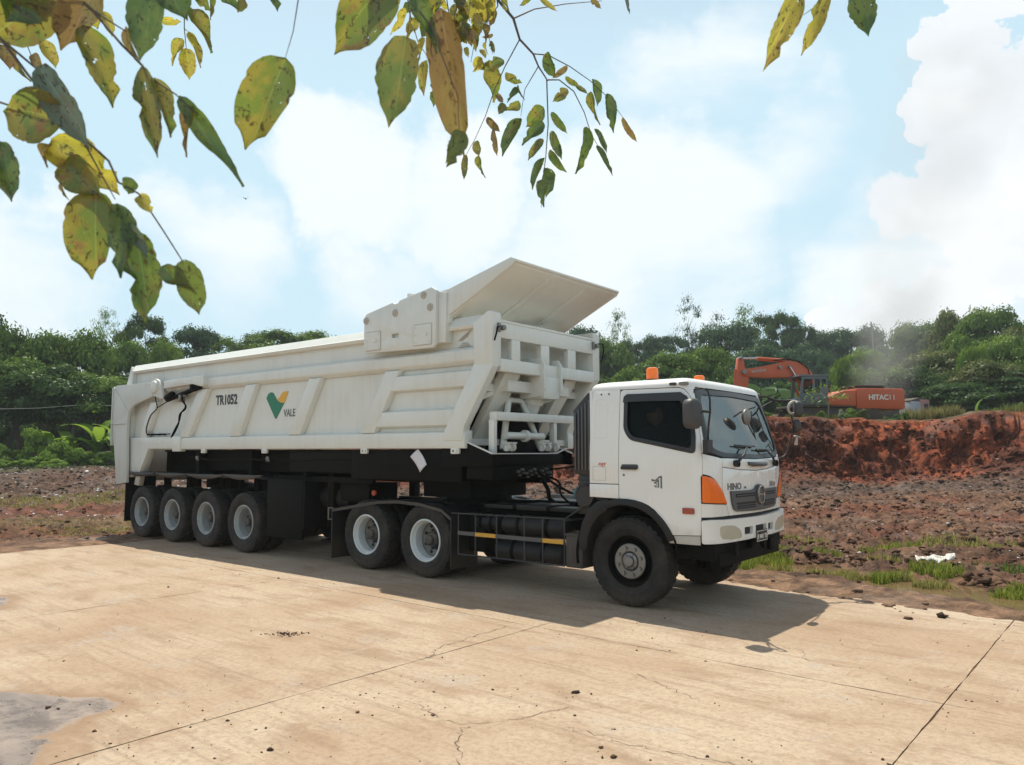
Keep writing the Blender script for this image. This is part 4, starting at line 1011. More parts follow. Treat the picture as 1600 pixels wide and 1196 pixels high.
# running gear
for y in (8.42, 9.38):
    m = MB(); m.box(-16.4, -6.9, y-.09, y+.09, 1.30, 1.80); m.box(-16.4, -6.9, y-.14, y+.14, 1.76, 1.80); m.box(-16.4, -6.9, y-.14, y+.14, 1.30, 1.335); tp(m, 'chassis_rail', 'black')
for x in (-16.3, -14.8, -13.4, -11.6, -9.8, -8.2):
    m = MB(); m.box(x-.07, x+.07, 8.5, 9.3, 1.40, 1.74); tp(m, 'crossmember', 'black')
for x in (-14.0, -12.2, -10.6, -9.3):
    m = MB(); m.prism([(x-.04, 1.80), (x+.04, 1.80), (x+.04, 1.35), (x-.04, 1.35)], YN+.12, 8.42); tp(m, 'outrigger', 'black')
m = MB(); m.box(-14.4, -7.3, YN+.30, YN+.36, 1.42, 1.80); tp(m, 'side_box', 'black', bevel=.006)
m = MB(); m.box(-11.0, -7.1, YN+.10, YN+.16, 1.44, 1.78); m.box(-9.35, -7.05, YN+.07, YN+.5, 1.36, 1.80); tp(m, 'side_box', 'black', bevel=.006)
m = MB(); m.lathe([(.50, 1.02), (.50, 1.10), (.46, 1.12), (.46, 1.36)], (-7.80, 8.9, 0), 'z', 40); m.prism(circle(-7.80, 8.9, .50, 30), 1.02, 1.04, plane='xy'); m.box(-8.30, -7.36, 8.2, 9.5, 1.10, 1.36); tp(m, 'kingpin_plate', 'black', smooth=30)
# near landing-gear leg, side lamp, air tank, spare brackets
for y in (7.95, 9.75):
    m = MB(); m.box(-10.18, -10.04, y-.07, y+.07, .62, 1.7); m.box(-10.155, -10.065, y-.045, y+.045, .36, .9); m.box(-10.26, -9.96, y-.13, y+.13, .33, .36); tp(m, 'landing_leg', 'black', bevel=.005)
m = MB(); m.cyl((-10.7, 8.1, 1.02), (-9.75, 8.1, 1.02), .17, n=20); tp(m, 'air_tank', 'fender_black', smooth=40)
m = MB(); m.box(-9.9, -9.2, 7.9, 8.5, .98, 1.28); tp(m, 'tool_box', 'black', bevel=.01)
m = MB(); m.cyl((-8.74, YN+.02, 1.16), (-8.74, YN-.01, 1.16), .04, n=14); tp(m, 'side_lamp', 'red_lens', smooth=40)
for x in (-13.95, -11.62):
    m = MB(); m.cyl((x-.1, YN+.14, 1.62), (x+.05, YN+.05, 1.66), .03, n=8); m.cyl((x+.05, YN+.05, 1.66), (x+.10, YN+.05, 1.60), .022, n=8); tp(m, 'cable_guide', 'steel', smooth=40)
for k, (x, dz) in enumerate(((-12.75, .0), (-10.2, .0))):
    m = MB(); m.tube([(x-1.6, YN+.12, 1.66), (x-.6, YN+.10, 1.61), (x+.3, YN+.11, 1.64), (x+1.3, YN+.10, 1.62)], .018, 6); tp(m, 'cable', 'black')
# arched mudguards over the four axles (four scalloped plates), black flap behind and in front
XW = (-15.98, -14.73, -13.47, -12.21)
for i, x in enumerate(XW):
    for y0, y1 in ((YN-.03, YN+.66), (YF-.66, YF+.03)):
        def gz(u, v, x=x, y0=y0, y1=y1):
            s = u*2-1
            xx = x + .64*s
            return (xx, y0+(y1-y0)*v, 1.335 - .075*abs(s)**2.0*0 + (.05*(s+1)/2*0) + .055*(1-s*s)*(-1 if y0 < 9 else -1)*(.0) + .02*math.cos(3.1416*s)*.0 + (1.30-1.335) + .05*(1-s*s))
        m = MB(); m.grid(gz, 12, 3)
        g = tp(m, 'mudguard', 'fender_black')
        sol = g.modifiers.new('thickness', 'SOLIDIFY'); sol.thickness = .012
for i, x in enumerate(XW):
    m = MB(); 
    m.grid(lambda u, v, x=x: (x-.64+1.28*u, YN-.035-.012*math.sin(math.pi*u), 1.345 + .018*(i > 2) - .085*v*math.sin(math.pi*u)**.75 - .006*v), 14, 2)
    g = tp(m, 'mudguard_skirt', 'dust_black'); sol = g.modifiers.new('thickness', 'SOLIDIFY'); sol.thickness = .010
for y0, y1 in ((YN+.0, YN+.64), (YF-.64, YF)):
    m = MB(); m.box(-16.70, -16.66, y0, y1, .30, 1.24); tp(m, 'mud_flap', 'black', bevel=.004)
m = MB(); m.box(-11.50, -10.50, YN+.02, YN+.06, .34, 1.30); m.box(-11.50, -11.46, YN+.06, YN+.62, .34, 1.30); m.box(-10.5, -10.46, YN+.03, YN+.5, .5, 1.30); tp(m, 'mud_flap', 'black', bevel=.006)
m = MB(); m.box(-11.58, -9.0, YN+.2, YN+.26, 1.28, 1.36); tp(m, 'support_bar', 'black')
wp = dish_wheel('rim_grey', 'hub_dark'); wp.parent = TR
for i, x in enumerate(XW):
    loc = (x-LT[0], YN+.01-LT[1], .53)
    if i == 0: wp.location = loc
    else: copy_tree(wp, TR, loc)
    wq = empty('axle_end')
    bpy.data.objects.remove(wq)
    mirror_wheel(wp, TR, (x-LT[0], YF-.01-LT[1], .53))
    m = MB(); m.cyl((x, YN+.6, .53), (x, YF-.6, .53), .085, n=14); m.box(x-.12, x+.12, 8.3, 8.5, .5, .72); m.box(x-.12, x+.12, 9.3, 9.5, .5, .72); tp(m, 'axle', 'black', smooth=30)
    m = MB()
    for y in (8.40, 9.40):
        for q in range(5): m.box(x-.5+.06*q, x+.5-.06*q, y-.045, y+.045, .98-.03*q, 1.005-.03*q)
        m.box(x-.55, x-.40, y-.05, y+.05, .95, 1.3); m.box(x+.42, x+.57, y-.05, y+.05, .95, 1.3); m.box(x-.08, x+.08, y-.07, y+.07, .60, 1.0)
    tp(m, 'leaf_spring', 'black')
# sheet of paper clipped under the body
pp = MB(); pp.grid(lambda u, v: (-8.02 + .20*u + .16*v, YN+.045+.02*math.sin(3*u)-.03*u*v, 1.70 - .22*u*1.0 - .0 + (.13*v) - .20*(1-u)*0 - .02*v*v), 6, 6)
po = pp.build('paper_sheet', 'paper', off=(-7.9, 7.6, 1.6)); po.location = T2W((-7.9, 7.6, 1.6)); po.rotation_euler = (0, 0, -YAW)
sol = po.modifiers.new('thickness', 'SOLIDIFY'); sol.thickness = .003
tag(po, 'small tilted white sheet hanging under the trailer body behind the cab', 'paper sheet')
# ------------------------------------------------------------------ tractor (truck frame)
LC = (-6.4, 8.85, 0.0)
TC = tag(empty('tractor_truck', T2W(LC), -YAW), 'white cab-over tractor truck with amber roof beacons, parked on the concrete', 'truck')
def cp(mb, name, mat, parent=None, **k): return mb.build(name, mat, parent or TC, off=LC, **k)
S_LINES = [1.05+.0*i for i in range(0)] + [1.20, 1.26, 1.29, 1.32, 1.35, 1.375, 1.40, 1.425, 1.45, 1.475, 1.50, 1.53, 1.56, 1.60, 1.65, 1.70, 1.78, 1.88, 2.0, 2.14, 2.28, 2.42]
S_LINES = [.30, .60, .85, 1.0, 1.1] + S_LINES; S_LINES = S_LINES + [SMAX/2] + [SMAX-q for q in S_LINES]
Z_LINES = [1.66, 1.74, 1.84, 1.95, 2.06, 2.17, 2.28, 2.39]
def skinp(poly, o0, o1, name, mat, parent=None, holes=(), bevel=0, smooth=38, label=None):
    """A panel cut out in (length along the cab's outline, height) and wrapped onto the cab surface."""
    loops = [list(poly)] + [list(h) for h in holes]
    flat = [p for lp in loops for p in lp]
    bm = bmesh.new(); vs = [bm.verts.new((p[0], 0, p[1])) for p in flat]
    for t in tessellate_polygon([[Vector((p[0], p[1], 0)) for p in lp] for lp in loops]):
        try: bm.faces.new([vs[i] for i in t])
        except ValueError: pass
    ss = [p[0] for p in flat]; zs = [p[1] for p in flat]
    for s in S_LINES:
        if min(ss)+.004 < s < max(ss)-.004: bmesh.ops.bisect_plane(bm, geom=bm.verts[:]+bm.edges[:]+bm.faces[:], plane_co=(s, 0, 0), plane_no=(1, 0, 0))
    for z in Z_LINES:
        if min(zs)+.004 < z < max(zs)-.004: bmesh.ops.bisect_plane(bm, geom=bm.verts[:]+bm.edges[:]+bm.faces[:], plane_co=(0, 0, z), plane_no=(0, 0, 1))
    r = bmesh.ops.extrude_face_region(bm, geom=bm.faces[:])
    top = [e for e in r['geom'] if isinstance(e, bmesh.types.BMVert)]
    tops = set(top)
    for v in bm.verts:
        off = o1 if v in tops else o0
        p = cabp(v.co.x, v.co.z, off); v.co = (p[0]-LC[0], p[1]-LC[1], p[2]-LC[2])
    bmesh.ops.recalc_face_normals(bm, faces=bm.faces[:])
    if bevel:
        es = [e for e in bm.edges if len(e.link_faces) == 2 and e.calc_face_angle(0) > R(50)]
        bmesh.ops.bevel(bm, geom=es, offset=bevel, segments=2, affect='EDGES', clamp_overlap=True, profile=.5)
    me = bpy.data.meshes.new(name); bm.to_mesh(me); bm.free()
    me.materials.append(MAT[mat]); me.polygons.foreach_set('use_smooth', [True]*len(me.polygons)); me.set_sharp_from_angle(angle=R(smooth))
    o = bpy.data.objects.new(name, me); COL.objects.link(o); o.parent = parent or TC
    if label: o['label'] = label
    return o
def mir(poly): return [(SMAX - a, b) for a, b in poly]
def smooth_poly(P, k=4):
    out = []; n = len(P)
    for i in range(n):
        p0, p1, p2, p3 = [Vector(P[(i+j-1) % n]) for j in range(4)]
        for q in range(k):
            t = q/k; v = .5*((2*p1) + (p2-p0)*t + (2*p0-5*p1+4*p2-p3)*t*t + (-p0+3*p1-3*p2+p3)*t**3); out.append((v.x, v.y))
    return out
def rnd_poly(P, r=.03, n=4):
    """Polygon with rounded corners."""
    out = []; N = len(P)
    for i in range(N):
        a, b, c = Vector(P[i-1]), Vector(P[i]), Vector(P[(i+1) % N])
        d1 = (a-b); d2 = (c-b); k = min(r, d1.length*.45, d2.length*.45)
        p = b + d1.normalized()*k; q = b + d2.normalized()*k
        for j in range(n+1): t = j/n; v = p*(1-t)**2 + b*2*t*(1-t) + q*t*t; out.append((v.x, v.y))
    return out
WIN = rnd_poly([(.480, 2.405), (1.30, 2.40), (1.378, 2.33), (1.388, 1.98), (1.345, 1.775), (.56, 1.925), (.483, 2.03)], .06)
arch = [(1.019, .859), (.985, .96), (.93, 1.05), (.86, 1.122), (.78, 1.172), (.70, 1.203), (.60, 1.225), (.507, 1.231)]
WS = rnd_poly([(1.585, 2.435), (2.57, 2.455), (SMAX-1.585, 2.435), (SMAX-1.565, 2.2), (SMAX-1.545, 1.80), (SMAX-1.78, 1.745), (2.57, 1.722), (1.78, 1.745), (1.545, 1.80), (1.565, 2.2)], .07)
shell = [(0.0, 1.245)] + arch[::-1] + [(1.40, .874), (1.40, .80), (SMAX-1.40, .80), (SMAX-1.40, .874)] + [(SMAX-a, b) for a, b in arch] + [(SMAX, 1.245), (SMAX, 2.50), (0, 2.50)]
cab = skinp(shell, -.035, -.012, 'cab_shell', 'gap', holes=[WIN, WS, mir(WIN)])
DOOR = rnd_poly([(.403, 1.236), (.403, 1.863), (.407, 2.40), (.44, 2.478), (.50, 2.492), (1.268, 2.482), (1.40, 2.455), (1.455, 2.38), (1.486, 2.27), (1.465, 2.0), (1.430, 1.742), (1.395, .878), (1.019, .859)], .015, 2)
DOOR = [(.403, 1.236), (.403, 1.863), (.403, 2.44), (.407, 2.468), (.42, 2.485), (.45, 2.491), (1.268, 2.482), (1.37, 2.462), (1.43, 2.41), (1.470, 2.33), (1.484, 2.25), (1.465, 2.0), (1.430, 1.742), (1.395, .878)] + arch
def side(f, first=True):
    d = skinp(f(DOOR), -.010, .006, 'door', 'cab_white', cab, holes=[f(WIN)], bevel=.0035)
    skinp(f(WIN), -.022, -.017, 'window', 'glass_side' if first else 'glass_dark', cab)
    wo = rnd_poly([(.455, 2.43), (1.31, 2.425), (1.405, 2.35), (1.412, 1.98), (1.367, 1.745), (.545, 1.903), (.458, 2.025)], .06)
    wi = rnd_poly([(.505, 2.385), (1.28, 2.382), (1.355, 2.32), (1.365, 1.98), (1.325, 1.805), (.575, 1.945), (.508, 2.045)], .05)
    skinp(f(wo), -.004, .012, 'window_seal', 'black_trim', cab, holes=[f(wi)], bevel=.003)
    vis = [(.452, 2.345), (.462, 2.41), (.50, 2.438), (1.31, 2.432), (1.39, 2.385), (1.412, 2.28), (1.405, 2.20), (1.375, 2.20), (1.34, 2.28), (1.27, 2.335), (.75, 2.345)]
    skinp(f(vis), .018, .032, 'rain_visor', 'black_trim', cab, bevel=.004)
    skinp(f([(0.0, 1.40), (.0, 2.50), (.395, 2.50), (.395, 1.40)]), -.010, .006, 'side_panel', 'cab_white', cab, bevel=.004, holes=[])
    skinp(f([(0.0, 1.24), (.0, 1.392), (.395, 1.392), (.395, 1.232)]), -.010, .010, 'side_panel', 'cab_white', cab, bevel=.005)
    skinp(f(rounded(.055, .235, 1.93, 2.40, .04)), .004, .0085, 'pressed_panel', 'cab_white', cab, bevel=.002, holes=[f(rounded(.068, .222, 1.943, 2.387, .032))])
    skinp(f(rounded(.045, .225, 1.435, 1.60, .01)), .004, .0075, 'flap_outline', 'decal_faint', cab, holes=[f(rounded(.049, .221, 1.439, 1.596, .008))])
    skinp(f([(1.492, 2.25), (1.476, 2.34), (1.436, 2.42), (1.375, 2.47), (1.27, 2.491), (.4, 2.499), (.4, 2.506), (1.58, 2.506), (1.60, 2.48), (1.575, 2.44), (1.545, 2.25), (1.50, 1.95), (1.474, 1.765), (1.437, 1.76), (1.472, 2.0)]), -.010, .006, 'windscreen_pillar', 'cab_white', cab, bevel=.003)
    skinp(f([(1.404, 1.068), (1.853, 1.068), (1.717, 1.37), (1.733, 1.60), (1.748, 1.695), (1.50, 1.735), (1.437, 1.752), (1.432, 1.70)]), -.010, .006, 'corner_panel', 'cab_white', cab, bevel=.003)
    ind = rnd_poly([(1.418, 1.515), (1.49, 1.50), (1.55, 1.475), (1.61, 1.43), (1.67, 1.375), (1.72, 1.315), (1.755, 1.26), (1.792, 1.205), (1.60, 1.215), (1.414, 1.228)], .012, 2)
    skinp(f(ind), .0, .024, 'indicator_lamp', 'amber', cab, bevel=.006)
    skinp(f([(1.405, 1.50), (1.43, 1.53), (1.50, 1.515), (1.56, 1.485), (1.62, 1.44), (1.73, 1.325), (1.805, 1.20), (1.79, 1.192), (1.60, 1.203), (1.405, 1.215)]), .0, .010, 'lamp_gasket', 'gap', cab)
    skinp(f([(1.025, .772), (1.012, .852), (1.392, .870), (1.392, .772)]), -.02, -.004, 'sill', 'decal_faint', cab, bevel=.004)
    hx = .541
    skinp(f(rounded(hx-.105, hx+.115, 1.575, 1.628, .02)), .004, .009, 'handle_recess', 'grey_plastic', cab)
    skinp(f(rounded(hx-.10, hx+.11, 1.568, 1.604, .016)), .018, .036, 'door_handle', 'black_trim', cab, bevel=.006)
    skinp(f(circle(hx-.075, 1.505, .014, 10)), .004, .012, 'door_lock', 'steel', cab)
    skinp(f(rounded(1.20, 1.335, 1.10, 1.165, .012)), .002, .022, 'side_marker', 'red_lens', cab, bevel=.005)
    skinp(f(rounded(1.105, 1.225, 2.512, 2.545, .016)), -.03, .03, 'roof_lamp', 'mirror_grey', cab, bevel=.006)
    skinp(f(rounded(1.30, 1.445, 2.508, 2.545, .016)), -.03, .03, 'roof_lamp', 'steel', cab, bevel=.006)
    for k in (.14, .245): skinp(f(circle(k, 2.452, .011, 8)), .004, .009, 'screw', 'gap', cab)
side(lambda p: p)
side(mir, False)
# windscreen, surround, cowl, hood, grille
WSO = rnd_poly([(1.548, 2.478), (2.57, 2.492), (SMAX-1.548, 2.478), (SMAX-1.50, 2.0), (SMAX-1.478, 1.775), (SMAX-1.76, 1.712), (2.57, 1.690), (1.76, 1.712), (1.478, 1.775), (1.50, 2.0)], .05)
WSI = rnd_poly([(1.66, 2.415), (2.57, 2.432), (SMAX-1.66, 2.415), (SMAX-1.60, 2.2), (SMAX-1.585, 1.815), (SMAX-1.80, 1.762), (2.57, 1.738), (1.80, 1.762), (1.585, 1.815), (1.60, 2.2)], .09)
skinp(WSO, -.006, .008, 'windscreen_surround', 'black_trim', cab, holes=[WSI], bevel=.002)
skinp(WS, -.012, -.006, 'windscreen', 'glass_front', cab)
skinp([(1.752, 1.70), (2.57, 1.682), (SMAX-1.752, 1.70), (SMAX-1.737, 1.606), (2.99, 1.571), (2.57, 1.557), (2.15, 1.571), (1.737, 1.606)], -.010, .006, 'cowl_panel', 'cab_white', cab, bevel=.004)
HOOD = [(1.739, 1.598), (2.15, 1.563), (2.57, 1.549), (2.99, 1.563), (3.40, 1.598), (3.418, 1.37), (3.28, 1.068), (1.861, 1.068), (1.724, 1.37)]
skinp(HOOD, -.010, .009, 'front_panel', 'cab_white', cab, bevel=.005)
GR = [(1.872, 1.336), (2.14, 1.333), (2.38, 1.333), (2.45, 1.345), (2.50, 1.378), (2.57, 1.392), (2.64, 1.378), (2.69, 1.345), (2.76, 1.333), (3.0, 1.333), (3.267, 1.336), (3.24, 1.20), (3.20, 1.13), (3.13, 1.105), (2.72, 1.093), (2.42, 1.093), (2.01, 1.105), (1.94, 1.13), (1.90, 1.20)]
gr = skinp(GR, .004, .034, 'grille', 'grey_plastic', cab, bevel=.008)
for z0, z1, a in ((1.262, 1.302, 1.965), (1.135, 1.172, 2.00), (1.180, 1.205, 1.985)):
    for s0, s1 in ((a, 2.45), (2.69, SMAX-a)): skinp(rounded(s0, s1, z0, z1, .012), .030, .0365, 'grille_slot', 'gap', gr)
for z0, z1, a in ((1.278, 1.286, 1.975), (1.150, 1.157, 2.01)):
    for s0, s1 in ((a, 2.44), (2.70, SMAX-a)): skinp(rounded(s0, s1, z0, z1, .003), .036, .046, 'grille_bar', 'grey_plastic', gr)
def ell(cx, cz, a, b, n=28): return [(cx+a*math.cos(2*math.pi*i/n), cz+b*math.sin(2*math.pi*i/n)) for i in range(n)]
skinp(ell(2.57, 1.275, .105, .118), .030, .052, 'badge', 'grey_plastic', gr, bevel=.005)
skinp(ell(2.57, 1.275, .098, .110), .050, .066, 'badge', 'chrome', gr, holes=[ell(2.57, 1.275, .080, .092)], bevel=.004)
skinp(rounded(2.485, 2.655, 1.268, 1.284, .004), .050, .064, 'badge', 'chrome', gr, bevel=.002)
BUM = rnd_poly([(1.402, .79), (1.402, 1.035), (1.50, 1.043), (1.76, 1.032), (2.57, 1.025), (SMAX-1.76, 1.032), (SMAX-1.50, 1.043), (SMAX-1.402, 1.035), (SMAX-1.402, .79), (SMAX-1.75, .785), (2.95, .785), (2.80, .79), (2.34, .79), (2.2, .785), (1.75, .785)], .02, 2)
LAMP = rnd_poly([(1.600, .968), (1.74, .973), (1.90, .960), (2.02, .915), (2.062, .86), (2.056, .815), (1.85, .812), (1.642, .830), (1.602, .87)], .03, 3)
SL = [rounded(2.13, 2.335, .842, .925, .012), rounded(2.405, 2.735, .845, .930, .012), rounded(2.80, 3.01, .842, .925, .012)]
bum = skinp(BUM, -.01, .045, 'bumper', 'bumper_white', cab, holes=[LAMP, mir(LAMP)] + SL, bevel=.010)
skinp([(1.42, .80), (1.42, 1.0), (SMAX-1.42, 1.0), (SMAX-1.42, .80)], -.03, .006, 'bumper_backing', 'gap', cab)
for f in (lambda p: p, mir): skinp(f(LAMP), .016, .046, 'headlamp', 'lamp_clear', cab, bevel=.008); skinp(f(rounded(1.66, 1.99, .838, .942, .04)), .006, .014, 'lamp_reflector', 'decal_white', cab)
skinp(rounded(2.400, 2.735, .735, .868, .006), .048, .056, 'number_plate', 'decal_black', cab, bevel=.0015)
skinp(rounded(2.408, 2.727, .743, .860, .005), .055, .0572, 'number_plate', 'decal_white', cab, holes=[rounded(2.414, 2.721, .749, .854, .004)])
def wrap_text(string, s, z, size, mat, off, **k):
    mb = text_mb(string, size, **k)
    q = []
    for a, b, c in mb.v: p = cabp(s+a, z+c, off-b); q.append(tuple(p))
    mb.v = q; return cp(mb, 'lettering', mat, cab, smooth=0, fix=False)
wrap_text('B 9401 TEH', 2.420, .772, .072, 'decal_white', .060, bold=.001, sx=.86, depth=.001)

wrap_text('HINO', 1.822, 1.352, .098, 'decal_grey', .0115, bold=.003, sx=1.28, depth=.002)
wrap_text('500', 2.20, 1.354, .036, 'steel', .0115, sx=1.2, depth=.001)
wrap_text('FM', 3.02, 1.352, .085, 'steel', .0115, bold=.002, sx=1.3, shear=.3, depth=.002)
skinp([(3.20, 1.352), (3.22, 1.40), (3.29, 1.40), (3.27, 1.352)], .008, .0125, 'emblem', 'steel', cab)
for i in range(3): skinp(rounded(3.335, 3.35, 1.43+.05*i, 1.46+.05*i, .004), .008, .0115, 'decal', 'decal_grey', cab)
wrap_text('CAT', .125, 1.612, .040, 'decal_red', .0085, bold=.002, sx=1.3, depth=.001)
wrap_text('350', .17, 1.592, .018, 'decal_red', .0085, depth=.001)
# angular maker's mark on the door
E1 = (.90, 1.44)
for pts in ([(-.075, .03), (-.075, .00), (-.02, .025), (.02, .06), (.055, .065), (.055, -.075), (.035, -.075), (.035, .04), (.02, .04), (-.015, .01)],
            [(-.055, -.012), (-.02, .005), (.018, .03), (.018, -.07), (.0, -.065), (.0, .0), (-.03, -.018)],
            [(-.04, -.03), (-.018, -.02), (-.018, -.045), (-.05, -.045), (-.03, -.066), (-.005, -.066), (-.005, -.055), (-.02, -.055), (-.012, -.04), (-.012, -.01), (-.04, -.022)]):
    skinp([(E1[0]+a, E1[1]+b) for a, b in pts], .0055, .0085, 'emblem', 'decal_grey', cab)
# roof cap
def roofsec():
    rows = [(2.500, .0, -.006), (2.530, .004, .006), (2.555, .022, 0), (2.578, .055, 0), (2.596, .11, 0), (2.612, .22, 0), (2.624, .42, 0), (2.630, .75, 0)]
    return rows
rf = MB(); NS = 110
sl_ = [SMAX*i/NS for i in range(NS+1)]
vs = []
for z, ins, o in roofsec():
    for s in sl_:
        p = cabp(s, 2.5, .006)
        x, y = p[0], p[1]-CABY
        k = 1 - ins/1.10
        cx = -4.35
        vs.append((cx + (x-cx)*(1-(1-k)*1.0), CABY + y*k, z - (.0 if ins < .5 else 0)))
W_ = NS+1; fs = [(i*W_+j, i*W_+j+1, (i+1)*W_+j+1, (i+1)*W_+j) for i in range(len(roofsec())-1) for j in range(NS)]
fs.append(tuple((len(roofsec())-1)*W_+j for j in range(W_)))
rf.add(vs, fs)
rf.add([vs[i*W_] for i in range(8)] + [vs[i*W_+NS] for i in range(8)], [(i, i+1, 9+i, 8+i) for i in range(7)])
cp(rf, 'roof', 'cab_white', cab, smooth=50)
rw = MB(); rw.box(-5.02, -4.99, 7.74, 9.96, 1.24, 2.50); cp(rw, 'rear_wall', 'cab_white', cab, bevel=.004)
# cab interior
it = MB(); it.box(-4.98, -3.60, 7.76, 9.94, 1.20, 1.235); it.box(-4.975, -4.93, 7.78, 9.92, 1.24, 2.48); cp(it, 'cab_floor', 'dash', cab)
it = MB(); it.box(-4.97, -3.85, 7.80, 9.90, 2.455, 2.475); cp(it, 'headlining', 'seat', cab)
it = MB(); it.prism([(7.84, 1.24), (9.86, 1.24), (9.86, 1.66), (7.84, 1.66)], -3.80, -3.60, plane='yz'); it.prism([(-3.95, 1.55), (-3.60, 1.60), (-3.58, 1.68), (-3.88, 1.71), (-3.98, 1.66)], 7.82, 9.88); cp(it, 'dashboard', 'dash', cab, bevel=.01)
for y in (8.12, 9.35):
    it = MB(); it.box(-4.62, -4.12, y-.25, y+.25, 1.40, 1.56); it.prism([(-4.72, 1.50), (-4.56, 1.50), (-4.64, 2.12), (-4.76, 2.12)], y-.24, y+.24); it.box(-4.78, -4.68, y-.13, y+.13, 2.15, 2.36); cp(it, 'seat', 'seat', cab, bevel=.03)
it = MB()
def ring(c, nrm, r, tr, n=28):
    c = Vector(c); nrm = Vector(nrm).normalized(); a = nrm.orthogonal().normalized(); b = nrm.cross(a)
    return [c + (a*math.cos(2*math.pi*i/n) + b*math.sin(2*math.pi*i/n))*r for i in range(n+1)]
it.tube(ring((-3.98, 8.12, 1.80), (-.55, 0, .83), .21, .014), .014, 8); it.cyl((-3.98, 8.12, 1.80), (-3.86, 8.12, 1.62), .03, n=10); it.tube([(-3.86, 8.12, 1.93), (-3.98, 8.12, 1.80), (-4.1, 8.12, 1.67)], .012, 6); it.tube([(-3.98, 7.92, 1.80), (-3.98, 8.32, 1.80)], .012, 6)
cp(it, 'steering_wheel', 'black_trim', cab, smooth=60)
# wipers and handle grip in front of the windscreen
for s0, z0, s1, z1, bl in ((2.01, 1.64, 2.33, 1.83, (2.08, 1.845, 2.62, 1.835)), (3.24, 1.63, 2.90, 1.80, (2.62, 1.80, 3.16, 1.79))):
    m = MB(); a = cabp(s0, z0, .03); b = cabp(s1, z1, .05); m.tube([a, cabp((s0+s1)/2, (z0+z1)/2, .06), b], [.02, .013, .009], 8); m.lathe([(0, -.03), (.035, -.03), (.04, 0), (.04, .03)], a, 'x', 12)
    m.tube([cabp(bl[0], bl[1], .022), cabp((bl[0]+bl[2])/2, (bl[1]+bl[3])/2, .026), cabp(bl[2], bl[3], .022)], .010, 6)
    m.tube([cabp(bl[0]+.1, bl[1], .03), b, cabp(bl[2]-.1, bl[3], .03)], .007, 6); cp(m, 'wiper', 'black_trim', cab, smooth=50)
m = MB(); m.tube([cabp(2.33, 1.632, .02), cabp(2.37, 1.630, .05), cabp(2.75, 1.622, .055), cabp(2.88, 1.626, .02)], .020, 8); cp(m, 'grab_handle', 'grey_plastic', cab, smooth=50)
skinp(rnd_poly([(2.30, 1.655), (2.92, 1.64), (2.90, 1.60), (2.42, 1.598)], .02), .004, .009, 'handle_recess', 'grey_plastic', cab)
# near mirror and its arm
m = MB(); m.tube([(-3.66, 7.74, 2.42), (-3.58, 7.58, 2.44), (-3.46, 7.52, 2.445), (-3.40, 7.52, 2.41), (-3.385, 7.53, 2.32), (-3.39, 7.54, 2.19), (-3.43, 7.58, 2.05), (-3.475, 7.66, 1.93), (-3.485, 7.70, 1.84)], .011, 8)
m.tube([(-3.49, 7.47, 2.19), (-3.44, 7.50, 2.195), (-3.39, 7.54, 2.19)], .014, 8); m.box(-3.52, -3.46, 7.62, 7.74, 1.76, 1.90); cp(m, 'mirror_arm', 'black_trim', cab, smooth=50)
def mirror_head(c, w, d, h, name='mirror', mat='mirror_grey', tilt=.2):
    m = MB(); P = rounded(-w/2, w/2, -h/2, h/2, w*.38, 6); n = len(P); prof = [(.86, -d/2), (.96, -d*.42), (1, -d*.1), (1, d*.2), (.90, d*.40), (.7, d*.5)]
    ct, st = math.cos(tilt), math.sin(tilt)
    for s, t in prof: m.v += [(c[0]+t*ct - a*s*st, c[1]+a*s*ct + t*st, c[2]+b*s) for a, b in P]
    for i in range(len(prof)-1):
        for k in range(n): k2 = (k+1) % n; m.f.append((i*n+k, i*n+k2, (i+1)*n+k2, (i+1)*n+k))
    m.f.append(tuple(range(n))); m.f.append(tuple((len(prof)-1)*n+k for k in reversed(range(n)))); m.mi = [0]*len(m.f)
    return cp(m, name, mat, cab, smooth=50)
mirror_head((-3.53, 7.42, 2.17), .20, .13, .32, tilt=-.25)
# far side: long arms, main mirror and round mirrors
m = MB(); m.tube([(-3.86, 9.93, 2.50), (-3.74, 10.08, 2.51), (-3.66, 10.22, 2.46), (-3.54, 10.30, 2.455), (-3.45, 10.32, 2.46)], .014, 8)
m.tube([(-3.78, 9.95, 2.33), (-3.74, 10.10, 2.40), (-3.66, 10.22, 2.455)], .013, 8)
m.tube([(-3.54, 10.30, 2.455), (-3.50, 10.33, 2.30), (-3.46, 10.33, 2.14), (-3.49, 10.30, 1.94), (-3.545, 10.24, 1.73), (-3.60, 10.16, 1.68), (-3.66, 10.06, 1.705), (-3.66, 9.98, 1.70)], .010, 8)
cp(m, 'mirror_arm', 'black_trim', cab, smooth=50)
mirror_head((-3.40, 10.34, 2.34), .16, .10, .22, mat='mirror_grey', tilt=.5)
m = MB(); m.tube(ring((-3.445, 10.30, 2.36), (.8, -.5, -.25), .085, .02), .018, 8); cp(m, 'mirror_rim', 'decal_faint', cab, smooth=60)
mirror_head((-3.42, 10.34, 2.12), .11, .08, .16, mat='mirror_grey', tilt=.5)
m = MB(); m.tube([(-3.42, 10.33, 1.99), (-3.44, 10.33, 1.86)], [.012, .022], 8); m.tube([(-3.46, 10.33, 1.98), (-3.37, 10.31, 1.965)], .010, 6); cp(m, 'mirror_bracket', 'decal_faint', cab, smooth=60)
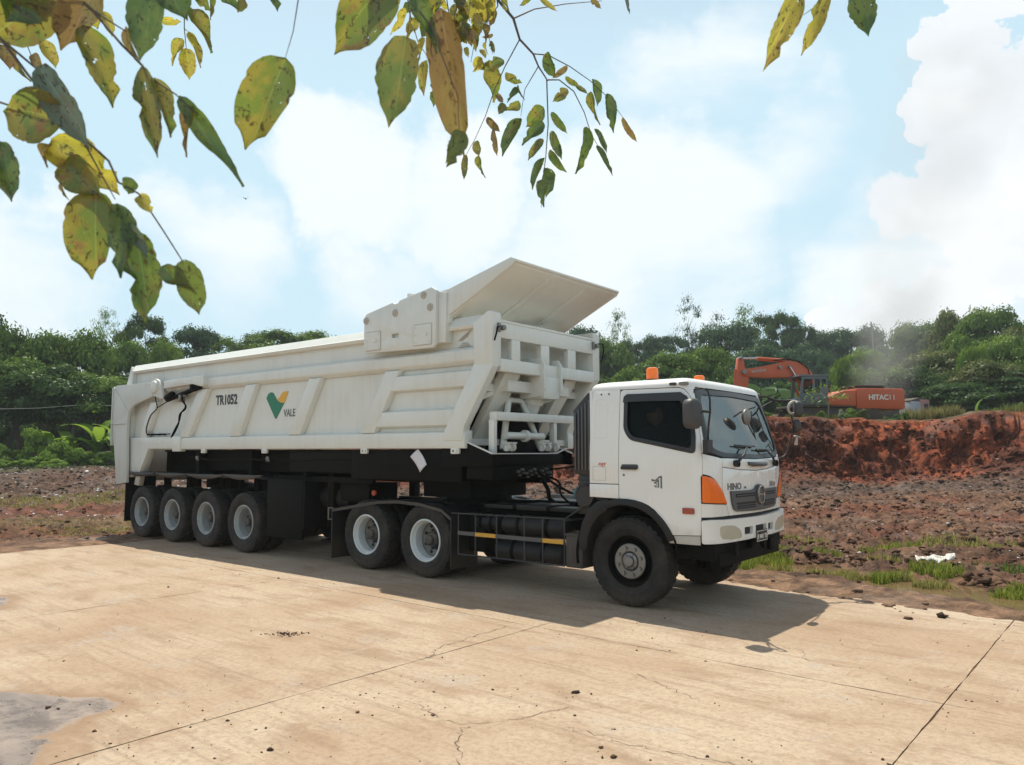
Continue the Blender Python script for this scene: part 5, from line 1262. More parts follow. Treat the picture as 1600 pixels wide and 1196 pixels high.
m = MB(); m.tube([(-3.80, 9.86, 2.36), (-3.66, 9.5, 2.34), (-3.58, 9.1, 2.30), (-3.545, 8.84, 2.24)], .009, 6); m.tube([(-3.60, 9.2, 2.27), (-3.56, 9.12, 2.16), (-3.53, 9.10, 2.0), (-3.50, 9.14, 1.80), (-3.47, 9.2, 1.70)], .008, 6); cp(m, 'mirror_arm', 'black_trim', cab, smooth=50)
m = MB(); m.lathe([(0, -.05), (.05, -.048), (.085, -.03), (.098, -.004), (.095, .006), (.088, .010), (0, .016)], (-3.47, 8.74, 2.18), 'x', 24); cp(m, 'round_mirror', 'steel', cab, smooth=50)
# amber beacons on the roof
for x, y in ((-4.46, 8.28), (-4.44, 9.55)):
    b = MB(); b.lathe([(.0, 2.60), (.088, 2.60), (.088, 2.645), (.07, 2.65)], (x, y, 0), 'z', 24); bb = cp(b, 'beacon', 'black_trim', cab, smooth=40)
    b = MB(); b.lathe([(.072, 2.645), (.074, 2.66), (.071, 2.665), (.072, 2.76), (.066, 2.783), (.05, 2.792), (0, 2.795)], (x, y, 0), 'z', 24); cp(b, 'beacon_dome', 'amber_dome', bb, smooth=40)
# wheel arches
def arc_band(cx, cz, r0, r1, a0, a1, y0, y1, n=18):
    P = [(cx+r0*math.cos(R(a0+(a1-a0)*i/n)), cz+r0*math.sin(R(a0+(a1-a0)*i/n))) for i in range(n+1)] + [(cx+r1*math.cos(R(a1-(a1-a0)*i/n)), cz+r1*math.sin(R(a1-(a1-a0)*i/n))) for i in range(n+1)]
    m = MB(); m.prism(P, y0, y1); return m
for y0, y1, g in ((7.70, 8.18, 1), (9.52, 10.0, -1)):
    cp(arc_band(-4.53, .56, .655, .68, 10, 190, y0, y1), 'wheel_arch', 'black', bevel=.002)
    yy = (7.675, 7.75) if g > 0 else (9.95, 10.025)
    cp(arc_band(-4.53, .56, .60, .675, 22, 112, *yy), 'arch_lip', 'fender_black', bevel=.006)
    P = [(-4.73, 1.225), (-4.90, 1.19), (-5.02, 1.09), (-5.11, .93), (-5.155, .74), (-5.155, .62), (-5.09, .585), (-5.04, .64), (-5.03, .76), (-4.97, .90), (-4.88, 1.01), (-4.76, 1.09)]
    m = MB(); m.prism(P, *((7.68, 8.2) if g > 0 else (9.5, 10.02))); cp(m, 'cab_fender', 'fender_black', bevel=.012)
wf = front_wheel(); wf.parent = TC; wf.location = (-4.53-LC[0], 7.76-LC[1], .515)
mirror_wheel(wf, TC, (-4.53-LC[0], 9.94-LC[1], .515))
wf.rotation_euler = (0, 0, 0)
wd = dish_wheel('rim_white', 'hub_dark', .52); wd.parent = TC
XD = (-9.06, -7.80)
for i, x in enumerate(XD):
    loc = (x-LC[0], 7.72-LC[1], .52)
    if i == 0: wd.location = loc
    else: copy_tree(wd, TC, loc)
    mirror_wheel(wd, TC, (x-LC[0], 10.0-LC[1], .52))
    m = MB(); m.cyl((x, 8.2, .52), (x, 9.5, .52), .09, n=14); m.lathe([(0, -.2), (.15, -.15), (.19, 0), (.15, .15), (0, .2)], (x, 8.86, .52), 'y', 20); cp(m, 'axle', 'black', smooth=35)
m = MB(); m.cyl((-4.53, 8.05, .5), (-4.53, 9.65, .5), .06, n=12); m.box(-4.6, -4.46, 8.2, 9.5, .40, .50); m.cyl((-4.2, 8.0, .46), (-4.2, 9.7, .46), .03, n=10); cp(m, 'axle', 'black', smooth=35)
# frame
for y in (8.44, 9.26):
    m = MB(); m.box(-9.95, -3.75, y-.04, y+.04, .74, 1.0); cp(m, 'chassis_rail', 'black', bevel=.004)
for x in (-9.9, -8.43, -7.0, -6.0, -5.3):
    m = MB(); m.box(x-.05, x+.05, 8.48, 9.22, .78, .97); cp(m, 'crossmember', 'black', bevel=.004)
m = MB(); m.box(-4.9, -3.75, 8.50, 9.2, .55, 1.12); m.cyl((-5.4, 8.85, .70), (-4.9, 8.85, .75), .16, n=14); cp(m, 'engine', 'black', bevel=.01)
m = MB(); m.box(-3.98, -3.52, 7.85, 9.85, .60, .80); m.box(-3.62, -3.50, 7.95, 9.75, .52, .66); m.box(-4.3, -3.9, 8.0, 8.2, .5, .7); m.cyl((-4.1, 8.1, .52), (-3.75, 8.4, .56), .035, n=8); m.cyl((-3.95, 8.5, .45), (-3.70, 8.9, .50), .05, n=8); m.cyl((-3.55, 9.2, .66), (-3.47, 9.2, .66), .05, n=12)
m.box(-3.50, -3.44, 8.72, 8.95, .66, .78); cp(m, 'tow_beam', 'black', bevel=.008)
m = MB(); m.box(-3.50, -3.46, 9.35, 9.55, .58, .72); m.box(-3.47, -3.45, 8.25, 8.35, .62, .76); cp(m, 'bracket', 'black', bevel=.005)
for x0, x1, z in ((-7.15, -5.25, 1.005),):
    m = MB(); m.box(x0, x1, 8.30, 9.40, z, z+.02); cp(m, 'deck_plate', 'black', bevel=.003)
for i, (a, b, y0, y1) in enumerate(((-7.0, -6.5, 8.1, 8.5), (-6.4, -5.9, 8.05, 8.6), (-5.9, -5.3, 8.1, 8.4), (-6.8, -5.6, 9.0, 9.5))):
    m = MB(); m.box(a, b, y0, y1, 1.0, 1.05+.02*(i % 2)); cp(m, 'step_plate', 'fender_black', bevel=.006)
m = MB(); m.box(-7.2, -5.5, 9.85, 9.92, 1.02, 1.10); cp(m, 'deck_edge', 'decal_white', bevel=.003)
for k in range(6):
    y = 8.55 + .1*k; m = MB(); m.tube([(-7.3, y, 1.04), (-6.8, y+.05*math.sin(k), 1.05), (-6.2, y-.06*math.cos(k*2), 1.045), (-5.4, 8.8+.05*k, 1.06)], .014, 6); cp(m, 'cable', 'black')
# fifth wheel
m = MB(); m.prism([(-8.15, 8.45), (-7.2, 8.45), (-7.05, 8.6), (-7.05, 9.1), (-7.2, 9.25), (-8.15, 9.25), (-8.3, 9.0), (-8.3, 8.7)], 1.01, 1.018, plane='xy'); m.box(-8.1, -7.3, 8.4, 8.5, .93, 1.01); m.box(-8.1, -7.3, 9.2, 9.3, .93, 1.01); cp(m, 'fifth_wheel', 'black')
# drive axle mudguards with their flaps
FP = [(-9.85, .87), (-9.55, .915), (-9.23, .965), (-8.79, 1.035), (-8.37, 1.062), (-7.90, 1.045), (-7.46, .98), (-7.28, .875)]
for y0, y1 in ((7.71, 8.36), (9.34, 10.0)):
    P = FP + [(x, z-.018) for x, z in FP[::-1]]
    m = MB(); m.prism(P, y0, y1); mg = cp(m, 'mudguard', 'fender_black', bevel=.003)
    P = FP + [(x, z-.045) for x, z in FP[::-1]]
    m = MB(); m.prism(P, y0-.008 if y0 < 9 else y1-.01, y0+.01 if y0 < 9 else y1+.008); cp(m, 'mudguard_edge', 'dust_black', mg)
    m = MB(); m.box(-7.285, -7.265, y0+.0, y1-.1, .17, .88); cp(m, 'mud_flap', 'fender_black', mg, bevel=.003)
    m = MB(); m.box(-9.86, -9.84, y0+.0, y1, .10, .88); cp(m, 'mud_flap', 'fender_black', mg, bevel=.003)
m = MB(); m.tube([(-9.86, 7.74, .88), (-9.98, 7.74, .88), (-9.98, 7.74, .70), (-9.86, 7.74, .70)], .012, 6); cp(m, 'lamp_guard', 'steel')
# side guard, tanks, tool box
g = MB()
for x in (-7.17, -6.86, -6.49, -6.03, -5.74, -5.41): g.tube([(x, 7.75, .38), (x, 7.75, .945)], .009, 6)
g.tube([(-7.17, 7.75, .385), (-5.41, 7.75, .385)], .010, 6); g.tube([(-7.30, 7.75, .93), (-5.41, 7.75, .95), (-5.16, 7.78, 1.10)], .010, 6)
g.tube([(-7.17, 7.75, .92), (-7.17, 8.4, .92)], .010, 6); g.tube([(-5.41, 7.75, .93), (-5.41, 8.4, .93)], .010, 6)
sg = cp(g, 'side_guard', 'guard_grey', smooth=50)
for a, b, mt in ((-7.17, -6.865, 'grey_plastic'), (-6.855, -6.50, 'yellow_tape'), (-6.49, -5.745, 'grey_plastic'), (-5.735, -5.42, 'yellow_tape')):
    m = MB(); m.box(a, b, 7.735, 7.75, .645, .695); cp(m, 'guard_strip', mt, sg)
def tank(x0, x1, y, z, r, name='fuel_tank', mat='fender_black'):
    m = MB(); m.lathe([(0, x0), (r*.8, x0+.01), (r*.97, x0+.04), (r, x0+.07), (r, x1-.07), (r*.97, x1-.04), (r*.8, x1-.01), (0, x1)], (0, y, z), 'x', 32)
    t_ = cp(m, name, mat, smooth=50)
    for q in (.28, .72):
        m = MB(); xx = x0+(x1-x0)*q; m.lathe([(r+.002, xx-.025), (r+.008, xx-.025), (r+.008, xx+.025), (r+.002, xx+.025)], (0, y, z), 'x', 32); cp(m, 'strap', 'black', t_, smooth=50)
tank(-6.58, -5.52, 8.05, .80, .135); tank(-6.72, -5.58, 8.08, .46, .135); tank(-7.10, -6.68, 8.10, .80, .12, 'air_tank')
m = MB(); m.box(-7.2, -6.9, 8.0, 8.35, .4, .9); cp(m, 'battery_box', 'black', bevel=.01)
m = MB(); m.box(-5.37, -5.13, 7.72, 8.1, .38, .775); tb = cp(m, 'tool_box', 'dust_black', bevel=.012)
m = MB(); m.box(-5.38, -5.12, 7.712, 8.1, .755, .785); cp(m, 'lid', 'dust_black', tb, bevel=.004)
# air filter drum, intake snorkel, hoses behind the cab
m = MB(); m.lathe([(0, .0), (.11, .0), (.118, -.006), (.128, -.006), (.134, .01), (.134, .30), (.12, .32)], (-5.08, 7.70, 1.25), n=32); af = cp(m, 'air_filter', 'black_trim', smooth=35)
m = MB(); m.cyl((-5.10, 7.98, 1.25), (-5.36, 7.98, 1.25), .09, n=20); m.cyl((-5.36, 7.98, 1.25), (-5.38, 7.98, 1.25), .075, n=20); cp(m, 'filter_body', 'teal', af, smooth=40)
m = MB(); m.prism([(-5.28, 1.50), (-5.06, 1.48), (-5.03, 2.47), (-5.07, 2.49), (-5.29, 2.28)], 7.78, 8.22); sn = cp(m, 'air_intake', 'black_trim', bevel=.012)
for i in range(5):
    x = -5.265 + .05*i; m = MB(); m.box(x, x+.022, 7.765, 7.785, 1.55, 2.24+.04*i); cp(m, 'intake_rib', 'grey_plastic', sn, bevel=.004)
m = MB(); m.box(-5.24, -5.08, 7.82, 8.15, 1.02, 1.50)
for k in range(7): m.box(-5.25, -5.07, 7.81, 8.16, 1.06+.06*k, 1.09+.06*k)
cp(m, 'intake_bellows', 'black_trim', sn, bevel=.006)
for k, (P, r, mt) in enumerate((([(-5.35, 9.0, 2.1), (-5.45, 9.05, 2.32), (-5.6, 9.05, 2.25), (-5.70, 9.05, 1.9), (-6.0, 9.0, 1.55)], .012, 'black'),
                 ([(-5.12, 8.6, 1.9), (-5.4, 8.62, 1.35), (-5.7, 8.62, 1.18), (-6.1, 8.6, 1.30), (-6.45, 8.6, 1.50)], .018, 'black'),
                 ([(-5.12, 9.1, 2.0), (-5.4, 9.1, 2.20), (-5.55, 9.1, 2.1), (-5.6, 9.0, 1.8), (-5.9, 9.0, 1.6), (-6.45, 8.9, 1.52)], .012, 'black'),
                 ([(-5.15, 8.7, 2.2), (-5.3, 8.72, 2.42), (-5.6, 8.75, 2.35), (-5.72, 8.75, 1.9), (-5.85, 8.75, 1.2), (-5.9, 8.75, 1.04)], .022, 'black'),
                 ([(-5.4, 8.9, 2.45), (-5.42, 8.9, 2.2), (-5.5, 8.9, 1.4), (-5.65, 8.9, 1.05)], .028, 'fender_black'),
                 ([(-6.48, 8.7, 1.42), (-6.35, 8.7, 1.25), (-6.32, 8.7, 1.12), (-6.2, 8.7, 1.05)], .030, 'black'),
                 ([(-6.48, 8.85, 1.42), (-6.25, 8.82, 1.35), (-6.2, 8.8, 1.18), (-6.05, 8.8, 1.06)], .016, 'black'))):
    P2 = [Vector(P[0])] + [Vector(q) for q in P] + [Vector(P[-1])]; Q = []
    for i in range(1, len(P2)-2):
        for j in range(6):
            t = j/6; p0, p1, p2, p3 = P2[i-1:i+3]; Q.append(.5*((2*p1) + (p2-p0)*t + (2*p0-5*p1+4*p2-p3)*t*t + (-p0+3*p1-3*p2+p3)*t**3))
    Q.append(P2[-1]); m = MB(); m.tube(Q, r, 7); cp(m, 'hose', mt, smooth=60)
m = MB(); m.box(-5.45, -5.36, 8.3, 9.4, 1.0, 1.75); m.box(-5.30, -5.10, 8.6, 9.5, 1.2, 2.3); cp(m, 'headboard', 'black', bevel=.006)

# ------------------------------------------------------------------ driver behind the side window (truck frame)
def skinned(name, pts, edges, rad, mat, parent, root=0, lev=2):
    me = bpy.data.meshes.new(name); me.from_pydata(pts, edges, []); o = bpy.data.objects.new(name, me); COL.objects.link(o); o.parent = parent
    md = o.modifiers.new('Skin', 'SKIN'); md.use_smooth_shade = True
    for i, v in enumerate(me.skin_vertices[0].data): v.radius = rad[i] if isinstance(rad[i], tuple) else (rad[i], rad[i]); v.use_root = (i == root)
    s = o.modifiers.new('Subdivision', 'SUBSURF'); s.levels = lev; s.render_levels = lev
    me.materials.append(MAT[mat]); return o
MAT['skin'] = paint('skin', (.17, .085, .05), .6, dirt=(.13, .06, .04), amt=.2, bump=.02)
MAT['shirt'] = paint('dark_shirt', (.02, .022, .03), .85, dirt=(.05, .05, .06), amt=.2)
MAT['hair'] = paint('hair', (.012, .010, .009), .6, amt=.0)
DP = (-4.40, 8.12, 1.56)
P0 = T2W(DP)
dr = tag(empty('person', P0, -YAW), 'driver in a dark shirt sitting behind the side window with hands on the wheel', 'person')
pts = [(0, 0, .02), (-.02, 0, .20), (-.03, 0, .40), (-.01, 0, .50), (.02, 0, .56), (-.02, -.17, .43), (.10, -.24, .22), (.33, -.16, .27), (-.02, .17, .43), (.10, .24, .22), (.33, .16, .27), (.25, -.10, .03), (.42, -.11, -.02), (.44, -.11, -.30), (.25, .10, .03), (.42, .11, -.02), (.44, .11, -.30)]
eds = [(0, 1), (1, 2), (2, 3), (3, 4), (2, 5), (5, 6), (6, 7), (2, 8), (8, 9), (9, 10), (0, 11), (11, 12), (12, 13), (0, 14), (14, 15), (15, 16)]
rad = [(.16, .12), (.15, .11), (.17, .10), (.06, .06), (.05, .05), .065, .05, .038, .065, .05, .038, .085, .07, .05, .085, .07, .05]
skinned('body', pts, eds, rad, 'shirt', dr)
hd = MB()
def headf(u, v):
    th = 2*math.pi*u; ph = math.pi*v; x, y, z = math.sin(ph)*math.cos(th), math.sin(ph)*math.sin(th), math.cos(ph)
    r = 1.0; fx = x*.098; fy = y*.076; fz = z*.118
    if z < -.2: fx *= 1 - .18*(-z-.2); fy *= 1 - .42*(-z-.2)
    if x > .8 and -.35 < z < .15: fx += .028*max(0, 1-abs(y)/.22)*(1-abs(z+.12)/.28)
    if x > .6 and abs(abs(y)-.35) < .18 and abs(z-.12) < .12: fx -= .008
    if x > .8 and abs(z+.5) < .08: fx += .006
    return (.05+fx, fy, .64+fz)
hd.grid(headf, 28, 22)
for s in (-1, 1): hd.lathe([(0, .0), (.022, .0), (.026, .01), (.012, .014)], (.045, .072*s, .635), 'y', 10)
hd = hd.build('head', 'skin', dr, smooth=70)
hr = MB(); hr.grid(lambda u, v: (.05 - .006 + .106*math.sin(1.45*v+.01)*math.cos(2*math.pi*u) - (.03*max(0, math.cos(2*math.pi*u))*v), .086*math.sin(1.45*v+.01)*math.sin(2*math.pi*u), .652 + .118*math.cos(1.45*v)), 24, 8); hr.build('hair', 'hair', dr, smooth=70)
for s in (-1, 1):
    hp = [(.33, .16*s, .27), (.37, .158*s, .275)]; hedges = [(0, 1)]; hrad = [.030, (.034, .018)]
    for q in range(4):
        b = len(hp); y = .158*s + (q-1.5)*.018
        hp += [(.405, y, .285), (.43, y, .265), (.425, y, .24)]; hedges += [(1, b), (b, b+1), (b+1, b+2)]; hrad += [.010, .009, .008]
    b = len(hp); hp += [(.37, .158*s-.035*s, .26), (.40, .158*s-.045*s, .25)]; hedges += [(1, b), (b, b+1)]; hrad += [.012, .009]
    skinned('hand', hp, hedges, hrad, 'skin', dr, 0, 1)
# ------------------------------------------------------------------ excavator on the bank
MAT['exc_orange'] = paint('excavator_orange', (.50, .085, .016), .42, amt=.35, dirt=(.30, .13, .07), scale=.9)
MAT['exc_dark'] = paint('excavator_cab_grey', (.10, .125, .14), .45, amt=.3)
MAT['track'] = paint('track_steel', (.05, .04, .035), .7, amt=.6, dirt=(.16, .07, .04))
EX = (16.9, 41.0); EZ = 3.02
ex = tag(empty('excavator', (EX[0], EX[1], EZ), R(5)), 'orange crawler excavator with a grey cab standing on the bank behind the truck', 'excavator')
def ep(mb, name, mat, parent=None, **k): return mb.build(name, mat, parent or ex, **k)
# local: x along the machine (boom towards -x), y away from the camera, z up from the track base
for y0 in (-1.45, .85):
    P = [(-2.05, .12), (-1.95, .0), (1.95, .0), (2.15, .15), (2.35, .48), (2.2, .82), (1.9, .95), (-1.9, .95), (-2.2, .82), (-2.35, .48)]
    m = MB(); m.prism(smooth_closed(P, 3), y0, y0+.6); tk = ep(m, 'track', 'track', bevel=.02)
    m = MB()
    for i in range(26):
        a = i/26*8.6; x = -2.1 + a if a < 4.3 else 2.2-(a-4.3)
        z = -.02 if a < 4.3 else .93
        m.box(x-.11, x+.03, y0-.02, y0+.62, z, z+.05)
    ep(m, 'track_shoe', 'track', tk)
    m = MB()
    for x, r in ((-1.85, .36), (1.85, .38), (-1.1, .13), (-.4, .13), (.3, .13), (1.0, .13)): m.cyl((x, y0-.03, .47 if r > .2 else .17), (x, y0+.1, .47 if r > .2 else .17), r, n=18)
    ep(m, 'track_roller', 'track', tk, smooth=30)
m = MB(); m.box(-1.2, 1.2, -.85, .85, .45, .85); m.cyl((0, 0, .85), (0, 0, 1.06), .75, n=32); ep(m, 'undercarriage', 'track')
m = MB(); m.box(-2.15, 2.9, -1.35, 1.35, 1.02, 1.16); ep(m, 'deck', 'track', bevel=.02)
m = MB(); m.prism([(-.55, 1.14), (.95, 1.10), (.95, 1.92), (.30, 1.90), (-.25, 1.70), (-.55, 1.40)], -1.40, -.2); ep(m, 'side_housing', 'exc_orange', bevel=.03)
m = MB(); m.prism([(.97, .96), (3.55, .92), (3.63, 1.00), (3.63, 1.95), (3.56, 2.02), (.97, 2.02)], -1.42, 1.40); cw = ep(m, 'counterweight', 'exc_orange', bevel=.05)
m = MB(); m.box(-.4, 1.0, -.2, 1.4, 1.14, 1.9); ep(m, 'side_housing', 'exc_orange', bevel=.03)
m = MB(); m.box(1.25, 2.65, -1.1, .9, 2.02, 2.16)
for x in (1.3, 1.85, 2.4): m.box(x, x+.30, -1.13, -1.1, 2.05, 2.13)
m.box(1.20, 2.70, -1.15, .95, 2.16, 2.21); m.tube([(1.2, -.9, 1.95), (1.22, -.9, 2.2)], .03, 8); ep(m, 'engine_hood', 'track', bevel=.01)
m = MB(); m.cyl((.4, .3, 1.9), (.4, .3, 2.35), .07, n=12); ep(m, 'exhaust_pipe', 'track', smooth=40)
# cab
cabp_ = [(-2.0, 1.15), (-.62, 1.15), (-.55, 1.5), (-.55, 2.62), (-.62, 2.68), (-1.85, 2.68), (-1.95, 2.55), (-2.08, 1.6)]
m = MB()
wins = [[(-1.90, 1.75), (-1.40, 1.75), (-1.38, 2.50), (-1.80, 2.50), (-1.86, 2.4)], [(-1.24, 1.78), (-.98, 1.78), (-.98, 2.50), (-1.24, 2.50)], [(-.88, 2.12), (-.64, 2.12), (-.64, 2.50), (-.88, 2.50)]]
m.prism(cabp_, -1.38, -1.34, holes=wins); cbx = ep(m, 'cab', 'exc_dark', bevel=.006)
m = MB(); m.prism(cabp_, -.32, -.28, holes=[[(-1.9, 1.55), (-.7, 1.55), (-.7, 2.5), (-1.8, 2.5)]]); m.prism([(-2.12, 2.62), (-.5, 2.66), (-.5, 2.74), (-2.1, 2.72)], -1.42, -.25); m.box(-2.0, -.6, -1.35, -.3, 1.15, 1.2)
for y in (-1.36, -.30): m.beam((-2.06, y, 1.5), (-1.92, y, 2.6), .06, .06)
m.box(-2.05, -1.95, -1.36, -.30, 1.2, 1.55); m.box(-.60, -.56, -1.36, -.3, 1.2, 2.05); m.box(-1.34, -1.28, -1.40, -1.36, 1.2, 2.6); m.box(-.94, -.90, -1.40, -1.36, 1.2, 2.6); m.box(-1.34, -.9, -1.40, -1.37, 2.54, 2.60)
ep(m, 'cab_frame', 'exc_dark', cbx, bevel=.006)
for w in wins: m = MB(); m.prism(w, -1.362, -1.356); ep(m, 'window', 'glass_side', cbx)
m = MB(); m.box(-1.5, -1.1, -1.1, -.6, 1.3, 1.75); m.box(-1.15, -1.02, -1.1, -.6, 1.7, 2.3); ep(m, 'seat', 'seat', cbx, bevel=.03)
m = MB(); m.box(-1.40, -1.33, -1.45, -1.40, 2.25, 2.45); ep(m, 'mirror', 'decal_red', cbx, bevel=.01)
# boom, stick, rams
def bplate(P, y, w, name, mat='exc_orange', par=None, bev=.02): m = MB(); m.prism(P, y-w/2, y+w/2); return ep(m, name, mat, par, bevel=bev)
BO = [(-.80, 2.35), (-.72, 2.62), (-.80, 2.92), (-1.15, 3.27), (-1.62, 3.50), (-2.15, 3.58), (-2.75, 3.43), (-4.30, 3.13), (-4.62, 3.10), (-4.78, 2.97), (-4.72, 2.80), (-4.50, 2.72), (-3.4, 2.66), (-2.45, 2.68), (-1.95, 2.66), (-1.60, 2.50), (-1.30, 2.45), (-1.1, 2.2)]
bo = bplate(smooth_closed(BO, 3), -.05, .42, 'boom')
ST = [(-4.86, 3.70), (-4.70, 3.74), (-4.58, 3.66), (-4.50, 3.20), (-4.28, 3.02), (-4.28, 2.80), (-4.50, 1.20), (-4.62, .60), (-4.90, .60), (-5.05, 1.4), (-5.0, 2.6)]
st = bplate(ST, -.05, .34, 'stick')
for P, r, mt, nm in (([(-4.72, -.05, 3.70), (-3.70, -.05, 3.72)], .05, 'chrome', 'ram_rod'), ([(-3.75, -.05, 3.70), (-2.2, -.05, 3.60)], .10, 'exc_orange', 'ram'), ([(-2.08, -.36, 3.22), (-1.72, -.36, 2.62)], .05, 'chrome', 'ram_rod'), ([(-1.75, -.36, 2.68), (-1.2, -.36, 1.5)], .09, 'exc_orange', 'ram'), ([(-2.08, .28, 3.22), (-1.2, .28, 1.5)], .07, 'exc_orange', 'ram'), ([(-4.95, -.05, 3.1), (-5.02, -.05, 2.0)], .09, 'exc_orange', 'ram')):
    m = MB(); m.cyl(P[0], P[1], r, n=14); ep(m, nm, mt, bo, smooth=40)
for x, z, r in ((-2.62, 3.22, .09), (-2.08, 3.24, .08), (-4.60, 2.95, .12), (-4.72, 3.70, .08)):
    m = MB(); m.cyl((x, -.40, z), (x, .30, z), r, n=14); ep(m, 'pin', 'steel', bo, smooth=40)
for k in range(3):
    m = MB(); m.tube([(-.95, -.3+.06*k, 2.7), (-1.05, -.3+.06*k, 3.15), (-1.55, -.3+.06*k, 3.56), (-2.2, -.3+.06*k, 3.68), (-2.9, -.3+.06*k, 3.60)], .022, 6); ep(m, 'hose', 'black', bo, smooth=60)
m = MB(); m.tube([(-1.9, -.2, 3.62), (-2.1, -.2, 3.78), (-2.35, -.2, 3.80)], .02, 6); ep(m, 'hose', 'black', bo)
m = MB(); m.prism([(-4.45, .75), (-4.95, .75), (-5.5, .35), (-5.55, -.3), (-5.0, -.65), (-4.4, -.55), (-4.35, -.1)], -.6, .5); ep(m, 'bucket', 'track', bevel=.03)
def ex_text(s, x, z, size, mat, y, par, rot=0, **k):
    mb = text_mb(s, size, **k); c_, s_ = math.cos(rot), math.sin(rot)
    mb.v = [(a*c_-c*s_+x, b+y, a*s_+c*c_+z) for a, b, c in mb.v]; return ep(mb, 'lettering', mat, par, smooth=0, fix=False)
ex_text('HITAC', 1.62, 1.44, .37, 'decal_white', -1.432, cw, bold=.012, sx=1.0, depth=.004)
m = MB(); m.box(2.78, 2.82, -1.437, -1.431, 1.44, 1.70); ep(m, 'lettering', 'decal_white', cw); m = MB(); m.box(2.99, 3.03, -1.437, -1.431, 1.44, 1.70); ep(m, 'lettering', 'decal_white', cw)
ex_text('HITACHI', -4.15, 2.90, .20, 'decal_faint', -.27, bo, rot=R(8), bold=.004, depth=.004)
# ------------------------------------------------------------------ foliage
def leafmat(name, c1, c2, tr=.35, yellow=0.0, gloss=.12):
    m = M(name); m.t.nodes.remove(m.b); oi = m.n('ShaderNodeObjectInfo')
    at = m.n('ShaderNodeAttribute', attribute_name='tone')
    k = m.math('ADD', m.math('MULTIPLY', at.outputs['Fac'], .75), m.math('MULTIPLY', oi.outputs['Random'], .35))
    c = m.mix(k, c1, c2)
    d = m.n('ShaderNodeBsdfDiffuse'); t = m.n('ShaderNodeBsdfTranslucent'); x = m.n('ShaderNodeMixShader'); x.inputs[0].default_value = tr
    g = m.n('ShaderNodeBsdfGlossy'); g.inputs['Roughness'].default_value = .38; g.inputs[0].default_value = (.8, .85, .8, 1)
    y = m.n('ShaderNodeMixShader'); y.inputs[0].default_value = gloss*.12
    tc = m.mix(.5, c, (c2[0]*1.5, c2[1]*1.35, c2[2]*.8))
    m.l(c, d.inputs[0]); m.l(tc, t.inputs[0]); m.l(d.outputs[0], x.inputs[1]); m.l(t.outputs[0], x.inputs[2]); m.l(x.outputs[0], y.inputs[1]); m.l(g.outputs[0], y.inputs[2]); m.l(y.outputs[0], m.out.inputs['Surface'])
    return m.m
MAT['leaf_mid'] = leafmat('leaf_mid', (.036, .085, .013), (.120, .200, .034))
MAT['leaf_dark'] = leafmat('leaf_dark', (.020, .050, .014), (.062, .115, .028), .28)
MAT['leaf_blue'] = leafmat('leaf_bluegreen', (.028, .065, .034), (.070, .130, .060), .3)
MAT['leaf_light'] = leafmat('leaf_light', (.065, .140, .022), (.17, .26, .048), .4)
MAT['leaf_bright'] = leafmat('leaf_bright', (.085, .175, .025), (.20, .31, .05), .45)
MAT['leaf_olive'] = leafmat('leaf_olive', (.055, .080, .022), (.130, .155, .050), .35)
MAT['leaf_pale'] = leafmat('leaf_pale', (.16, .22, .12), (.36, .42, .28), .3)
MAT['banana'] = leafmat('leaf_banana', (.085, .17, .025), (.20, .32, .05), .5, gloss=.18)
MAT['bark'] = paint('bark', (.085, .065, .048), .9, amt=.5, dirt=(.16, .14, .11), scale=3, bump=.4)
MAT['bark_pale'] = paint('bark_pale', (.20, .18, .15), .9, amt=.5, dirt=(.10, .09, .07), scale=3, bump=.3)
def leaf_quads(P, N, size, g, asp=.55, droop=0.0):
    """One kite shaped leaf (2 triangles) per point P, facing N."""
    n = len(P); a = g.normal(0, 1, (n, 3)); N = N/np.linalg.norm(N, axis=1, keepdims=True)
    T = a - (a*N).sum(1, keepdims=True)*N; T /= np.linalg.norm(T, axis=1, keepdims=True)+1e-9
    if droop: T[:, 2] -= droop; T /= np.linalg.norm(T, axis=1, keepdims=True)
    B = np.cross(N, T); s = (size*g.uniform(.6, 1.35, n))[:, None]
    V = np.stack([P - T*s*.5, P + B*s*asp*.5 - N*s*.07, P + T*s*.5, P - B*s*asp*.5 - N*s*.07], 1)
    return V
def leaf_mesh(name, Vs, tone, mat):
    V = Vs.reshape(-1, 3); n = len(Vs); F = (np.array([(0, 1, 2), (0, 2, 3)])[None]+(np.arange(n)*4)[:, None, None]).reshape(-1, 3)
    me = np_mesh(name, V, F, [mat], smooth=False)
    at = me.attributes.new('tone', 'FLOAT', 'POINT'); at.data.foreach_set('value', np.repeat(tone, 4).astype(np.float32))
    return me
